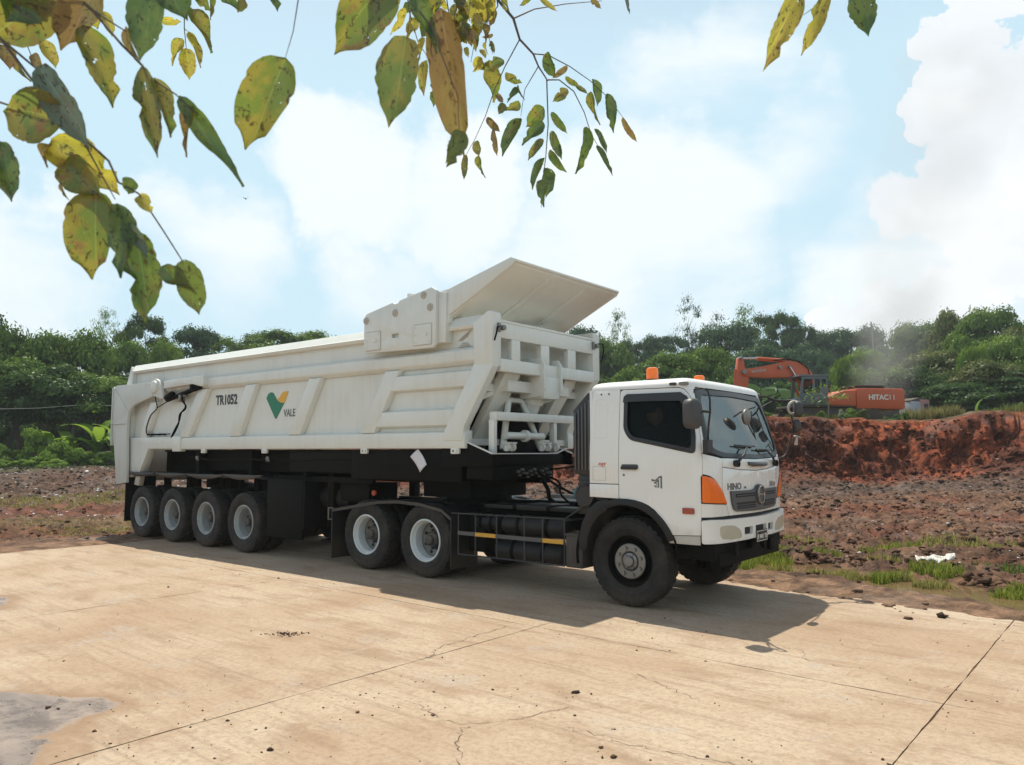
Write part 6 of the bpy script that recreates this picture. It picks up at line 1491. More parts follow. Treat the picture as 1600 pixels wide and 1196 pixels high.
def crown_mesh(kind, seed, mat):
    """Crown of about unit half width (x, y) and height 0..1 scaled by the object: leaves sit in clumps on a lumpy canopy."""
    g = np.random.default_rng(seed); C = []; RR = []
    if kind == 'broad':
        n = 34
        for i in range(n):
            a = g.uniform(0, 6.28); h = g.uniform(0, 1)**.75; r = math.sqrt(max(0, 1-(h*1.02-.12)**2))*g.uniform(.45, .84)
            C.append((r*math.cos(a), r*math.sin(a), .10+h*.76)); RR.append(g.uniform(.20, .36))
        nl, sz, dr = 560, .062, .25
    elif kind == 'round':
        for i in range(46):
            u = g.normal(0, 1, 3); u /= np.linalg.norm(u); r = g.uniform(.62, .84); C.append((u[0]*r, u[1]*r, .5+u[2]*r*.5)); RR.append(g.uniform(.16, .28))
        nl, sz, dr = 420, .050, .1
    elif kind == 'umbrella':
        for i in range(48):
            a = g.uniform(0, 6.28); r = math.sqrt(g.uniform(0, 1))*.88; C.append((r*math.cos(a), r*math.sin(a), .72-.42*r*r+g.uniform(-.12, .10))); RR.append(g.uniform(.12, .22))
        nl, sz, dr = 380, .036, 0
    elif kind == 'airy':
        for i in range(44):
            a = g.uniform(0, 6.28); h = g.uniform(0, 1); r = g.uniform(.1, .85)*math.sin(math.pi*(h*.8+.12)); C.append((r*math.cos(a), r*math.sin(a), h)); RR.append(g.uniform(.15, .30))
        nl, sz, dr = 46, .046, .4
    elif kind == 'feathery':
        for i in range(60):
            a = g.uniform(0, 6.28); h = g.uniform(0, 1)**.7; r = g.uniform(.1, .88)*math.sqrt(max(.05, 1-h*h)); C.append((r*math.cos(a), r*math.sin(a), .05+h*.9)); RR.append(g.uniform(.12, .22))
        nl, sz, dr = 230, .085, -.9
    elif kind == 'bush':
        for i in range(22):
            a = g.uniform(0, 6.28); h = g.uniform(0, 1); r = math.sqrt(max(0, 1-h*h*.8))*g.uniform(.25, .78); C.append((r*math.cos(a), r*math.sin(a), h*.74)); RR.append(g.uniform(.20, .34))
        nl, sz, dr = 330, .085, .3
    P, N, T = [], [], []
    for c, r in zip(C, RR):
        m_ = int(nl*(.7+.6*g.uniform())); u = g.normal(0, 1, (m_, 3)); u /= np.linalg.norm(u, axis=1, keepdims=True)
        u[:, 2] = np.where(u[:, 2] < -.25, -u[:, 2]*.6, u[:, 2])
        rad = r*g.uniform(.55, 1.06, (m_, 1))*(1+.25*g.normal(0, .5, (m_, 1)))
        P.append(np.array(c)+u*rad*np.array([1, 1, .62])); nn = u*1.7+g.normal(0, .38, (m_, 3)) + np.array([0, 0, .5])
        N.append(nn); T.append(np.full(m_, g.uniform(-.15, .85)) + g.uniform(-.1, .4, m_))
    P, N, T = np.concatenate(P), np.concatenate(N), np.concatenate(T)
    V = leaf_quads(P, N, sz, g, .30 if kind == 'feathery' else .58, dr)
    return leaf_mesh('crown', V, np.clip(T, 0, 1), MAT[mat])
def limb_mesh(seed, kind='tree'):
    """Trunk (0..1 tall) with forking limbs reaching into the crown."""
    r_ = random.Random(seed); mb = MB()
    def br(p, d, L, r, dep):
        pts = [p]; q = p.copy(); dd = d.copy()
        for i in range(4):
            dd = (dd + Vector((r_.uniform(-.18, .18), r_.uniform(-.18, .18), r_.uniform(-.02, .12)))).normalized(); q = q + dd*L/4; pts.append(q.copy())
        mb.tube(pts, [r*(1-.5*i/4) for i in range(5)], 6 if dep < 2 else 4, caps=False)
        if dep < 3:
            for k in range(r_.choice((2, 3, 3))):
                a = r_.uniform(0, 6.28); e = Vector((math.cos(a)*.75, math.sin(a)*.75, r_.uniform(.4, 1.0))).normalized(); br(q - dd*L*r_.uniform(0, .3), (dd*.6+e*.7).normalized(), L*r_.uniform(.55, .8), r*.5, dep+1)
    br(Vector((0, 0, 0)), Vector((0, 0, 1)), .42, .032, 0)
    me = mb.build('trunk', 'bark', smooth=60, fix=False); d = me.data; bpy.data.objects.remove(me); return d
LIMBS = [limb_mesh(s) for s in (1, 2, 3, 4)]
CR = {}
def crown(kind, var, mat):
    k = (kind, var, mat)
    if k not in CR:
        base = next((v for kk, v in CR.items() if kk[:2] == (kind, var)), None)
        if base is None: CR[k] = crown_mesh(kind, 100*var+len(kind), mat)
        else: c = base.copy(); c.materials[0] = MAT[mat]; CR[k] = c
    return CR[k]
tr_ = random.Random(21)
def tree(x, y, ztop, w, kind, mat, label, group, low=.28, var=None, name='tree', cat='tree'):
    """ztop = height of the top above datum, w = crown width, low = where the crown starts (fraction of height)."""
    z0 = height(x, y)-.1; H = ztop - z0
    t = tag(empty(name, (x, y, z0), tr_.uniform(0, 6.28)), label, cat, group)
    tk = link('trunk', LIMBS[tr_.randrange(4)], t); tk.scale = (max(w, H*.6)*.9, max(w, H*.6)*.9, H*.86)
    c = link('crown', crown(kind, var if var is not None else tr_.randrange(3), mat), t)
    c.location = (0, 0, H*low); c.scale = (w/2, w/2*tr_.uniform(.85, 1.1), H*(1-low)*1.02)
    return t
K = 1190.0
def at_px(u, v, d):
    """A point d metres ahead for a direction given as offsets from the frame centre (used to read positions off the survey of the view)."""
    x = (u-800)/K; yv = (598-v)/K; c, s = math.cos(R(5.138)), math.sin(R(5.138))
    f = Vector((x, c - yv*s, s + yv*c)); f = f*(d/f.y); return Vector((f.x, f.y, f.z+1.78))
def row(items, group):
    for (u, v, w, d, kind, mat, label, *rest) in items:
        p = at_px(u, v, d); low = rest[0] if rest else .25; w = w*(1.32 if kind in ('broad', 'round') else 1.0)
        tree(p.x, p.y, p.z, w*d/K, kind, mat, label, group, low)
GL = 'trees along the left side of the clearing'; GR = 'trees on the hillside behind the excavator'
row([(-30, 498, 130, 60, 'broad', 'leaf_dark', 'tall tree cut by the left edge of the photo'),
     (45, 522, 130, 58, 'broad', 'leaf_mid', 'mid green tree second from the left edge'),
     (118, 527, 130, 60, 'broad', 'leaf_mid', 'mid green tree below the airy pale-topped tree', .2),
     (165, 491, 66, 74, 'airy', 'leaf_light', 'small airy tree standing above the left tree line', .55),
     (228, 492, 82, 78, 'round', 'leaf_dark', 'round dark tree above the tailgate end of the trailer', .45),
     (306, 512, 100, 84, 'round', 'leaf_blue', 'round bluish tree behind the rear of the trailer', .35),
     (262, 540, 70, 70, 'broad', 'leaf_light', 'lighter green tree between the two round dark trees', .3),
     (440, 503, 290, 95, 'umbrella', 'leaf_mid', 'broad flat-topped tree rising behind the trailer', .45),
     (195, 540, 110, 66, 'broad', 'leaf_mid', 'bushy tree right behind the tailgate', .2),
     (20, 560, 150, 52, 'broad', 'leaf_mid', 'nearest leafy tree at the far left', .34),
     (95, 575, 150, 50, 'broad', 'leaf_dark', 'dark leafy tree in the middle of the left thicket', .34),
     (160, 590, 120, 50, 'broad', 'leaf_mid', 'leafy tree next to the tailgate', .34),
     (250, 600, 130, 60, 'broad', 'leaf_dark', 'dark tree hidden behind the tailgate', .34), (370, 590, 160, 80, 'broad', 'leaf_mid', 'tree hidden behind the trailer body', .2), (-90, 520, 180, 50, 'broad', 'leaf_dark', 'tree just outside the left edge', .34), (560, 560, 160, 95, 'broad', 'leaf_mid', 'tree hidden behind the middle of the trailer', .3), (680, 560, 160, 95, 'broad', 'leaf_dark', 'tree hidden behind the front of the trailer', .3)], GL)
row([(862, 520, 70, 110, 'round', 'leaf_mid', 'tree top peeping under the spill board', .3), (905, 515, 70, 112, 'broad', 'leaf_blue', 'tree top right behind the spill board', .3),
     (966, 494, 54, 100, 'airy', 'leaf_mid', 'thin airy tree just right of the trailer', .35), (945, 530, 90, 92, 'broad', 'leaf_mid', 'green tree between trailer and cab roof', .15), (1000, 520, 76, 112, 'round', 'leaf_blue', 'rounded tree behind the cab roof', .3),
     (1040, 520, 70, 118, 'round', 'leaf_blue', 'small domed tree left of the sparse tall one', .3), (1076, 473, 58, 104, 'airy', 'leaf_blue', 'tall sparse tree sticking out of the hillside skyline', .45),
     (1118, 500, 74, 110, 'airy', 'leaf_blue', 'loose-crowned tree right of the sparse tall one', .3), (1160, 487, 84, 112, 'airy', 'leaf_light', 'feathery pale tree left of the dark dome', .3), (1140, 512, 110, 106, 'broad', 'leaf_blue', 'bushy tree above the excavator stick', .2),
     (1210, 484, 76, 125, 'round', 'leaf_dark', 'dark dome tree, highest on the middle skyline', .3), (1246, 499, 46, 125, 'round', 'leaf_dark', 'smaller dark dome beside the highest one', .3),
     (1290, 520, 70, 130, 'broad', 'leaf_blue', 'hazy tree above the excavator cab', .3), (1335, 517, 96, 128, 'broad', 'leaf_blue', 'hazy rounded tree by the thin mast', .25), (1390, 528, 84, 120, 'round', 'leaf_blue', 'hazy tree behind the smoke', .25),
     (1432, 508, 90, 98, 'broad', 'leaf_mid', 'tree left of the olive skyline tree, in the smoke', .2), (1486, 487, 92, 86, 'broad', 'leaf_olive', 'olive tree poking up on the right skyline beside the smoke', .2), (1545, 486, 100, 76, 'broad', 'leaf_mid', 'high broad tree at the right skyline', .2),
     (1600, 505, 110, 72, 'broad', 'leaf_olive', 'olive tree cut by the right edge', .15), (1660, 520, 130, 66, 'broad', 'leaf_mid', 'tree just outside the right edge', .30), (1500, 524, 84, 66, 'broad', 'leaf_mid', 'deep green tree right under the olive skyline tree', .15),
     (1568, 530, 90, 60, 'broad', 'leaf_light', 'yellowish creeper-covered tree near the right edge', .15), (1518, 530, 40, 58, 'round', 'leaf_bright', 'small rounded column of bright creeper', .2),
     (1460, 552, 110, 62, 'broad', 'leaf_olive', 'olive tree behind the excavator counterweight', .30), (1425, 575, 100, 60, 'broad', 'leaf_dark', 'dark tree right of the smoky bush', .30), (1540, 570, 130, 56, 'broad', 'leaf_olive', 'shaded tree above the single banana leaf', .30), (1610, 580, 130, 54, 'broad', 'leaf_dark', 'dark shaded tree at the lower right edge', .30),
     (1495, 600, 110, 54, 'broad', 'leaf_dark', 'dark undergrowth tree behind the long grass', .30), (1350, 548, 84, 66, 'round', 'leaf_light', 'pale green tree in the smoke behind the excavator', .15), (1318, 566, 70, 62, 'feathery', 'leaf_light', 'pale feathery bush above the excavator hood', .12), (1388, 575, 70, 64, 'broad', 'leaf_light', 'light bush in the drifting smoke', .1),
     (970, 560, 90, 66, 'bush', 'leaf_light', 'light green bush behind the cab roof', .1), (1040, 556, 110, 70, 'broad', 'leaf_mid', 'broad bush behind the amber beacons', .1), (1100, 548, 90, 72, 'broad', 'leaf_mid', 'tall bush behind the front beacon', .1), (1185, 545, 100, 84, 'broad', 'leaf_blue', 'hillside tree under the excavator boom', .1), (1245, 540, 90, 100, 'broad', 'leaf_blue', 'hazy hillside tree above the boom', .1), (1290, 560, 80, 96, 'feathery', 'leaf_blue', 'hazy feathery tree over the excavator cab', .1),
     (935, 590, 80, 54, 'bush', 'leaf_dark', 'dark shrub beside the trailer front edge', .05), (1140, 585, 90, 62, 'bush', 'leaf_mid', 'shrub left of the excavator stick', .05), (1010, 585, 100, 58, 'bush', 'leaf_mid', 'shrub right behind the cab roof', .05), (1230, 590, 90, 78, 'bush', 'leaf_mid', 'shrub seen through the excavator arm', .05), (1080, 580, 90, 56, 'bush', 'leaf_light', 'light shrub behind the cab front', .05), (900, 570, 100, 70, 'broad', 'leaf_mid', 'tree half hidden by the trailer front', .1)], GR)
# filling thicket under the crowns
def bush(u, v, w, d, mat, label, group, kind='bush', name='shrub'):
    p = at_px(u, v, d); z0 = height(p.x, p.y)-.1; H = max(p.z-z0, .6)
    o = link(name, crown(kind, tr_.randrange(3), mat)); o.location = (p.x, p.y, z0); o.scale = (w*d/K/2, w*d/K/2, H*1.05); o.rotation_euler = (0, 0, tr_.uniform(0, 6.28))
    return tag(o, label, 'shrub', group)
und = ['dark shrub in the shade under the left trees', 'dark shrub in the shade under the right trees']
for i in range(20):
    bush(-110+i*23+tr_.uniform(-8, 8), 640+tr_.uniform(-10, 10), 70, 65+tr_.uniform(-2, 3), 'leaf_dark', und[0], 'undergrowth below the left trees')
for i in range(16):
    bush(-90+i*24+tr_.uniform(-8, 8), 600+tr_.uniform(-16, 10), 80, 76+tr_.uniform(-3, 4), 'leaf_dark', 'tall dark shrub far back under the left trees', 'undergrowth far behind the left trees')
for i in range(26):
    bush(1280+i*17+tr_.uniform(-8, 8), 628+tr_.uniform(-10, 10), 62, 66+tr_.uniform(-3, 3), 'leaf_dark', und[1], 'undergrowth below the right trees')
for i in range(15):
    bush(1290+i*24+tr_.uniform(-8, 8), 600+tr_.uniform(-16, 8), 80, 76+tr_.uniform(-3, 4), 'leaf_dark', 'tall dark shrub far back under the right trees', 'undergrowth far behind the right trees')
for i in range(22):
    bush(880+i*20+tr_.uniform(-8, 8), 612+tr_.uniform(-12, 8), 70, 72+tr_.uniform(-3, 3), 'leaf_mid', 'green shrub on the slope behind the cab and the excavator boom', 'undergrowth on the middle slope')
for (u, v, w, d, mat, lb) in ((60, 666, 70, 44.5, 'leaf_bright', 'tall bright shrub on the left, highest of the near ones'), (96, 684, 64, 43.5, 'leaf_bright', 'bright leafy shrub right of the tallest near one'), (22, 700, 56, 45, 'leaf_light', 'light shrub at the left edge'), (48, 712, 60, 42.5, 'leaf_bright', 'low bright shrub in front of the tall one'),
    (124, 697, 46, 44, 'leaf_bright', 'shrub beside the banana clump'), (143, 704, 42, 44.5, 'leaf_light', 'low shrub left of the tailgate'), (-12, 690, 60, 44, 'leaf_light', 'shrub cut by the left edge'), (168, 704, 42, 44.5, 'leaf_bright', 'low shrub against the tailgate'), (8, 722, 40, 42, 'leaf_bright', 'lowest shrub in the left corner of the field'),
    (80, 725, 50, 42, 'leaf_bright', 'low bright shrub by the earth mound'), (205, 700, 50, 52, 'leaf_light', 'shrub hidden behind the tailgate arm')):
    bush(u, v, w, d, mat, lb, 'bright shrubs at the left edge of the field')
# shrubs and saplings on the bank
for (u, v, w, d, mat, lb) in ((1286, 646, 24, 38.2, 'leaf_light', 'small bush at the foot of the excavator'), (1318, 650, 22, 37.9, 'leaf_pale', 'pale leaved plant in front of the excavator tracks'), (1328, 658, 30, 37.6, 'leaf_light', 'low bush right of the pale plant'), (1352, 668, 30, 37.5, 'leaf_olive', 'olive bush at the bank edge'), (1375, 652, 50, 46, 'leaf_mid', 'shrub behind the counterweight'), (1405, 645, 40, 47, 'leaf_dark', 'dark shrub right of the counterweight'),
    (1215, 652, 40, 47, 'leaf_bright', 'bright shrub below the excavator stick'), (1245, 664, 40, 44, 'leaf_light', 'light weeds left of the excavator tracks'), (1195, 655, 34, 42, 'leaf_bright', 'bright weeds on the bank next to the windscreen'), (1555, 650, 22, 39, 'leaf_bright', 'small weed beside the upright banana leaf'), (1416, 664, 14, 38, 'leaf_light', 'tiny weed at the bank edge left of the long grass')):
    bush(u, v, w, d, mat, lb, 'plants along the top of the bank')
def sapling(u, v, d, hpx, label):
    p = at_px(u, v, d); z0 = height(p.x, p.y)-.05; t = tag(empty('sapling', (p.x, p.y, z0), 0), label, 'sapling', 'plants along the top of the bank')
    g = np.random.default_rng(77); H = p.z - z0; mb = MB(); tips = []
    mb.tube([(0, 0, 0), (.05, 0, H*.4), (-.05, 0, H*.75)], [.035, .028, .02], 6)
    for k in range(9):
        a = k*.7; b = Vector((math.cos(a)*.85, math.sin(a)*.7, H*(.74+.22*math.sin(k*2.3)))); mb.tube([(-.05, 0, H*.62), tuple(b*.55+Vector((0, 0, H*.36))), tuple(b)], [.014, .010, .005], 5); tips.append(b)
    mb.build('stem', 'bark_pale', t, smooth=60)
    P = np.concatenate([np.array(b)+g.normal(0, 1, (16, 3))*np.array([.22, .2, .10]) for b in tips]); N = np.tile([[0, -.3, 1.0]], (len(P), 1))+g.normal(0, .4, (len(P), 3))
    me = leaf_mesh('leaves', leaf_quads(P, N, .20, g, .45, .5), g.uniform(.2, 1, len(P)), MAT['leaf_bright']); link('leaves', me, t)
sapling(1292, 602, 38.3, 60, 'slender sapling with drooping green leaves in front of the excavator')
# banana plants: each leaf a curved, folded, slightly torn blade
def banana_leaf(L, w, seed):
    r_ = random.Random(seed); n = 16; vs = []; fs = []
    for i in range(n+1):
        t = i/n; ww = w*(math.sin(math.pi*min(t*.93+.07, 1))**.6)*(1-.2*t)
        zc = L*(.95*t - .62*t*t); xc = L*(.55*t+.28*t*t)
        for s in (-1, -.5, 0, .5, 1):
            tear = 1 - (.25*r_.random() if abs(s) == 1 and i % 3 == 0 else 0)
            vs.append((xc, s*ww*.5*tear, zc + abs(s)*ww*.16 - .02*abs(s)))
    for i in range(n):
        for j in range(4): a = i*5+j; fs.append((a, a+1, a+6, a+5))
    mb = MB(); mb.add(vs, fs); o = mb.build('leaf', 'banana', smooth=40, fix=False); at = o.data.attributes.new('tone', 'FLOAT', 'POINT'); at.data.foreach_set('value', [r_.uniform(.2, 1) for _ in o.data.vertices]); d = o.data; bpy.data.objects.remove(o); return d
BL = [banana_leaf(1, .26, s) for s in range(4)]
BLF = []
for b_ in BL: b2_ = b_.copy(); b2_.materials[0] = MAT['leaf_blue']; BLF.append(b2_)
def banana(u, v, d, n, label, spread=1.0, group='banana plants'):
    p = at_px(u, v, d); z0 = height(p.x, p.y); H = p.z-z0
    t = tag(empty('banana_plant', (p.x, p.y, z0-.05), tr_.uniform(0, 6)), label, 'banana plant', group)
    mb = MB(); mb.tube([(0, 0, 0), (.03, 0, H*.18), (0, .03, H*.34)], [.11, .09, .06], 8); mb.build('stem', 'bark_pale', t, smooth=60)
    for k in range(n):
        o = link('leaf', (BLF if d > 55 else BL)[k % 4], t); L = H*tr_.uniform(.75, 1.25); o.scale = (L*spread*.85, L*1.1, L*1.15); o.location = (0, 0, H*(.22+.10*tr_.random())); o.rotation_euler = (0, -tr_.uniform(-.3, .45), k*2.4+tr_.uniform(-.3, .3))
banana(110, 664, 45.8, 8, 'banana plant with raised leaves in the middle of the left shrubs'); banana(155, 650, 46.5, 9, 'banana plant with silvery arching leaves beside the tailgate'); banana(182, 656, 46, 7, 'banana plant partly behind the tailgate arm'); banana(82, 668, 45.2, 6, 'low banana plant among the bright shrubs')
banana(1200, 592, 66, 8, 'banana plant behind the excavator arm'); banana(1232, 600, 62, 8, 'banana plant right of the stick, seen under the boom'); banana(1182, 600, 64, 7, 'banana plant left of the excavator stick')
p = at_px(1530, 672, 39.5); z0 = height(p.x, p.y); t = tag(empty('banana_plant', (p.x, p.y, z0-.1), 0), 'young banana plant with one bright upright leaf on top of the bank', 'banana plant')
o = link('leaf', BL[1], t); o.scale = (1.5, 1.9, 1.9); o.rotation_euler = (R(-8), R(-38), R(-8)); o.location = (0, 0, .15)
o = link('leaf', BL[2], t); o.scale = (1.2, 1.2, .7); o.rotation_euler = (0, R(10), R(165)); o.location = (0, 0, .15)
# small pale house behind the right trees, thin mast, wire and pole on the left
MAT['wall_pink'] = paint('wall_pink', (.42, .20, .19), .8, amt=.3); MAT['wall_grey'] = paint('wall_grey', (.36, .38, .42), .8, amt=.3)
p = at_px(1438, 655, 53); hz = p.z-.3; hs = tag(empty('house', (p.x, p.y, hz), R(20)), 'small pink and grey house wall glimpsed between the dark trees', 'house')
hs.scale = (.72, .72, .72)
m = MB(); m.box(-1.0, .1, -.05, 1.5, 0, 2.1); m.build('wall', 'wall_grey', hs, bevel=.02); m = MB(); m.box(.12, 1.2, -.08, 1.5, 0, 2.3); m.build('wall', 'wall_pink', hs, bevel=.02); m = MB(); m.prism([(-1.1, 2.1), (1.3, 2.3), (1.3, 2.36), (.1, 2.5), (-1.1, 2.2)], .1, 1.7); m.build('roof', 'bark', hs)
m = MB(); m.box(.45, .95, -.12, -.07, .1, 1.9); m.build('door', 'seat', hs, bevel=.01)
a = at_px(1366, 530, 118); b = at_px(1361, 503, 118); m = MB(); m.tube([(a.x, a.y, height(a.x, a.y)), (b.x+.1, b.y, b.z-2), tuple(b)], [.16, .14, .10], 8)
for k in range(5): m.box(b.x-.35, b.x+.35, b.y-.02, b.y+.02, b.z-.4-k*.5, b.z-.34-k*.5)
tag(m.build('mast', 'steel', off=(0, 0, 0), smooth=60), 'thin mast leaning above the hazy trees', 'mast')
m = MB(); a = at_px(-120, 642, 44); b = at_px(60, 638, 46); c = at_px(128, 633, 47); e = at_px(178, 634, 48); m.tube([tuple(q_) for q_ in (a, b, c, e, at_px(330, 640, 52))], .018, 5); tag(m.build('wire', 'decal_faint', smooth=60), 'thin wire sagging across the left trees', 'wire')
p = at_px(115, 640, 52); z0 = height(p.x, p.y); m = MB(); m.tube([(p.x, p.y, z0), (p.x+.05, p.y, p.z)], [.09, .07], 8); tag(m.build('post', 'bark_pale', smooth=60), 'grey post standing among the left shrubs', 'post')
m = MB(); c = at_px(384, 311, 40); 
for s in (-1, 1): m.add([(c.x, c.y, c.z), (c.x+.11*s, c.y+.03, c.z+.09), (c.x+.16*s, c.y-.02, c.z+.06), (c.x+.05*s, c.y-.08, c.z-.01)], [(0, 1, 2, 3)])
m.tube([(c.x-.02, c.y+.14, c.z), (c.x, c.y, c.z), (c.x+.01, c.y-.16, c.z)], [.01, .035, .008], 6); tag(m.build('bird', 'black', smooth=0), 'tiny dark bird flying in the open sky', 'bird')
# ------------------------------------------------------------------ branches hanging into the frame
def blotch_leaf(name, cA, cB, cC, tr=.62):
    m = M(name); m.t.nodes.remove(m.b); oi = m.n('ShaderNodeObjectInfo'); v0 = m.tc.outputs['Object']
    ad = m.n('ShaderNodeVectorMath', operation='ADD'); sc = m.n('ShaderNodeVectorMath', operation='SCALE'); cb = m.n('ShaderNodeCombineXYZ')
    for i in range(3): m.l(m.math('MULTIPLY', oi.outputs['Random'], 37.0+11*i), cb.inputs[i])
    mp = m.n('ShaderNodeMapping'); m.l(v0, mp.inputs['Vector']); mp.inputs['Scale'].default_value = (.6, 1, 1); m.l(mp.outputs[0], ad.inputs[0]); m.l(cb.outputs[0], ad.inputs[1]); v = ad.outputs[0]
    n = m.noise(v, 2.1, 6, .6); c = m.mix(m.ramp(n, .44, .56), cA, cB)
    edge = m.noise(v, 4.0, 5, .6); c = m.mix(m.math('MULTIPLY', m.ramp(edge, .52, .66), m.math('MULTIPLY', oi.outputs['Random'], .9)), c, cC)
    sep = m.n('ShaderNodeSeparateXYZ'); m.l(v0, sep.inputs[0]); ax = m.math('ABSOLUTE', sep.outputs[0])
    c = m.mix(m.math('MULTIPLY', m.ramp(ax, .004, .022, 1, 0), .5), c, tuple(min(q*1.7+.03, .8) for q in cA))
    vy = m.math('SUBTRACT', sep.outputs[1], m.math('MULTIPLY', ax, .55)); w = m.math('ABSOLUTE', m.math('SUBTRACT', m.math('FRACT', m.math('MULTIPLY', vy, 9.0)), .5))
    c = m.mix(m.math('MULTIPLY', m.ramp(w, .0, .06, 1, 0), .28), c, tuple(min(q*1.5+.02, .8) for q in cA))
    sp = m.ramp(m.noise(v, 9.5, 3, .6, 1.0), .575, .62); sp = m.math('MULTIPLY', sp, m.ramp(m.noise(v, 2.2, 3), .36, .46)); c = m.mix(m.math('MULTIPLY', sp, .85), c, (.035, .020, .008))
    sp2 = m.ramp(m.noise(v, 16, 4, .7), .66, .72); c = m.mix(m.math('MULTIPLY', sp2, .6), c, (.10, .05, .02))
    d = m.n('ShaderNodeBsdfDiffuse'); t = m.n('ShaderNodeBsdfTranslucent'); x = m.n('ShaderNodeMixShader'); x.inputs[0].default_value = tr
    g = m.n('ShaderNodeBsdfGlossy'); g.inputs['Roughness'].default_value = .4; y = m.n('ShaderNodeMixShader'); y.inputs[0].default_value = .06
    m.l(c, d.inputs[0]); m.l(c, t.inputs[0]); m.l(d.outputs[0], x.inputs[1]); m.l(t.outputs[0], x.inputs[2]); m.l(x.outputs[0], y.inputs[1]); m.l(g.outputs[0], y.inputs[2])
    hole = m.ramp(m.noise(v, 6.5, 3, .6), .715, .72); tp_ = m.n('ShaderNodeBsdfTransparent'); h = m.n('ShaderNodeMixShader'); m.l(hole, h.inputs[0]); m.l(y.outputs[0], h.inputs[1]); m.l(tp_.outputs[0], h.inputs[2])
    m.l(h.outputs[0], m.out.inputs['Surface']); return m.m
MAT['lf_olive'] = blotch_leaf('branch_leaf_olive', (.115, .165, .025), (.205, .190, .030), (.19, .09, .035))
MAT['lf_green'] = blotch_leaf('branch_leaf_green', (.065, .125, .025), (.12, .18, .03), (.14, .11, .04), .45)
MAT['lf_yellow'] = blotch_leaf('branch_leaf_yellow', (.34, .33, .035), (.42, .36, .05), (.28, .14, .04), .6)
MAT['lf_brown'] = blotch_leaf('branch_leaf_brown', (.20, .135, .045), (.22, .18, .05), (.15, .07, .035), .4)
MAT['lf_grey'] = blotch_leaf('branch_leaf_grey', (.10, .15, .10), (.13, .17, .11), (.13, .12, .07), .3)
MAT['twig'] = paint('twig', (.085, .075, .07), .8, amt=.3, bump=.1, scale=20)
def branch_leaf_mesh(seed, bite=False, curl=.25, wavy=.04, twist=0.0):
    r_ = random.Random(seed); n, m_ = 20, 4; vs, fs = [], []
    r2_ = [r_.uniform(-1, .3)*(r_.random() < .45) for _ in range(40)]; ph = r_.uniform(0, 6); by = r_.uniform(.4, .75); bs = r_.choice((-1, 1)); sk = r_.uniform(-.10, .10)
    for i in range(n+1):
        t = i/n
        w = .5*min(1, (math.sin(math.pi*min(t**.82, 1))**.75)*1.03) if t < .8 else None
        w = .5*(math.sin(math.pi*(t*.93)**.70)**.72) if t < .80 else .5*(math.sin(math.pi*(.80*.93)**.70)**.72)*(.85*max(0.0, 1-(t-.80)/.20)**1.9+.15*max(0.0, 1-(t-.80)/.20)**.5)
        w = max(w, .0) + (.006 if t > .84 else .004)
        zc = -curl*t*t + .03*math.sin(ph+5*t); xc = sk*math.sin(math.pi*t) + .10*sk/abs(sk)*t**3; tw = twist*t
        for j in range(2*m_+1):
            s = (j-m_)/m_; ww = w
            if bite and s*bs > 0: ww = w*(1-.55*math.exp(-((t-by)/.07)**2))
            ww *= 1 + .05*math.sin(11*t+ph+s) + (.09*r2_[i] if abs(s) > .8 else 0)
            dx_ = s*ww; dz_ = abs(s)**1.4*w*.42 + wavy*math.sin(9*t+ph*s)*abs(s); vs.append((xc + dx_*math.cos(tw) - dz_*math.sin(tw), t, zc + dx_*math.sin(tw) + dz_*math.cos(tw)))
    W2 = 2*m_+1
    for i in range(n):
        for j in range(2*m_): a = i*W2+j; fs.append((a, a+1, a+W2+1, a+W2))
    me = bpy.data.meshes.new('leaf'); me.from_pydata(vs, [], fs); me.polygons.foreach_set('use_smooth', [True]*len(fs)); me.update(); return me
LFM = {}
def lf_mesh(i, mat):
    k = (i, mat)
    if k not in LFM:
        b = branch_leaf_mesh(40+i, bite=i in (2, 5, 3), twist=(.15, -.2, .9, -1.3, .1, .6, 1.6)[i], curl=(.12, .3, .2, .45, .08, .25, .6)[i], wavy=(.03, .05, .08, .06, .02, .07, .1)[i]); b.materials.append(MAT[mat]); LFM[k] = b
    return LFM[k]
lr = random.Random(11)
def put_leaf(par, u0, v0, u1, v1, w, d, mat, var=None, yaw=None, dd=None):
    """Leaf from its stalk end to its tip; w its breadth, all as seen at d metres."""
    a = at_px(u0, v0, d); L0 = math.hypot(u1-u0, v1-v0)*d/K
    b = at_px(u1, v1, d + (dd if dd is not None else lr.uniform(-.35, .35)*L0))
    y = (b-a); L = y.length; y.normalize()
    view = (a - Vector((0, 0, 1.78))).normalized()
    n = (-view - y*(-view).dot(y)).normalized()
    n = Matrix.Rotation(yaw if yaw is not None else lr.uniform(-.95, .95), 3, y) @ n
    x = y.cross(n)
    Wd = w*d/K*(.94 if w > 34 else 1.12)
    mt = Matrix(((x.x*Wd, y.x*L, n.x*Wd, a.x), (x.y*Wd, y.y*L, n.y*Wd, a.y), (x.z*Wd, y.z*L, n.z*Wd, a.z), (0, 0, 0, 1)))
    o = link('leaf', lf_mesh(lr.randrange(7) if var is None else var, mat), par)
    o.matrix_local = Matrix.Translation(-par.location) @ mt
    return o
def put_twig(par, pts, r, d):
    P = [at_px(u, v, d+(q_[0] if q_ else 0)) - par.location for u, v, *q_ in pts]; n = len(P)
    m = MB(); m.tube([tuple(p) for p in P], [r*(1-.65*i/max(n-1, 1)) for i in range(n)], 6); return m.build('twig', 'twig', par, smooth=60)
def branch(name_label, u, v, d): p = at_px(u, v, d); return tag(empty('leafy_branch', tuple(p)), name_label, 'branch', None)
O, G_, Y_, B_, S_ = 'lf_olive', 'lf_green', 'lf_yellow', 'lf_brown', 'lf_grey'
D1 = .85
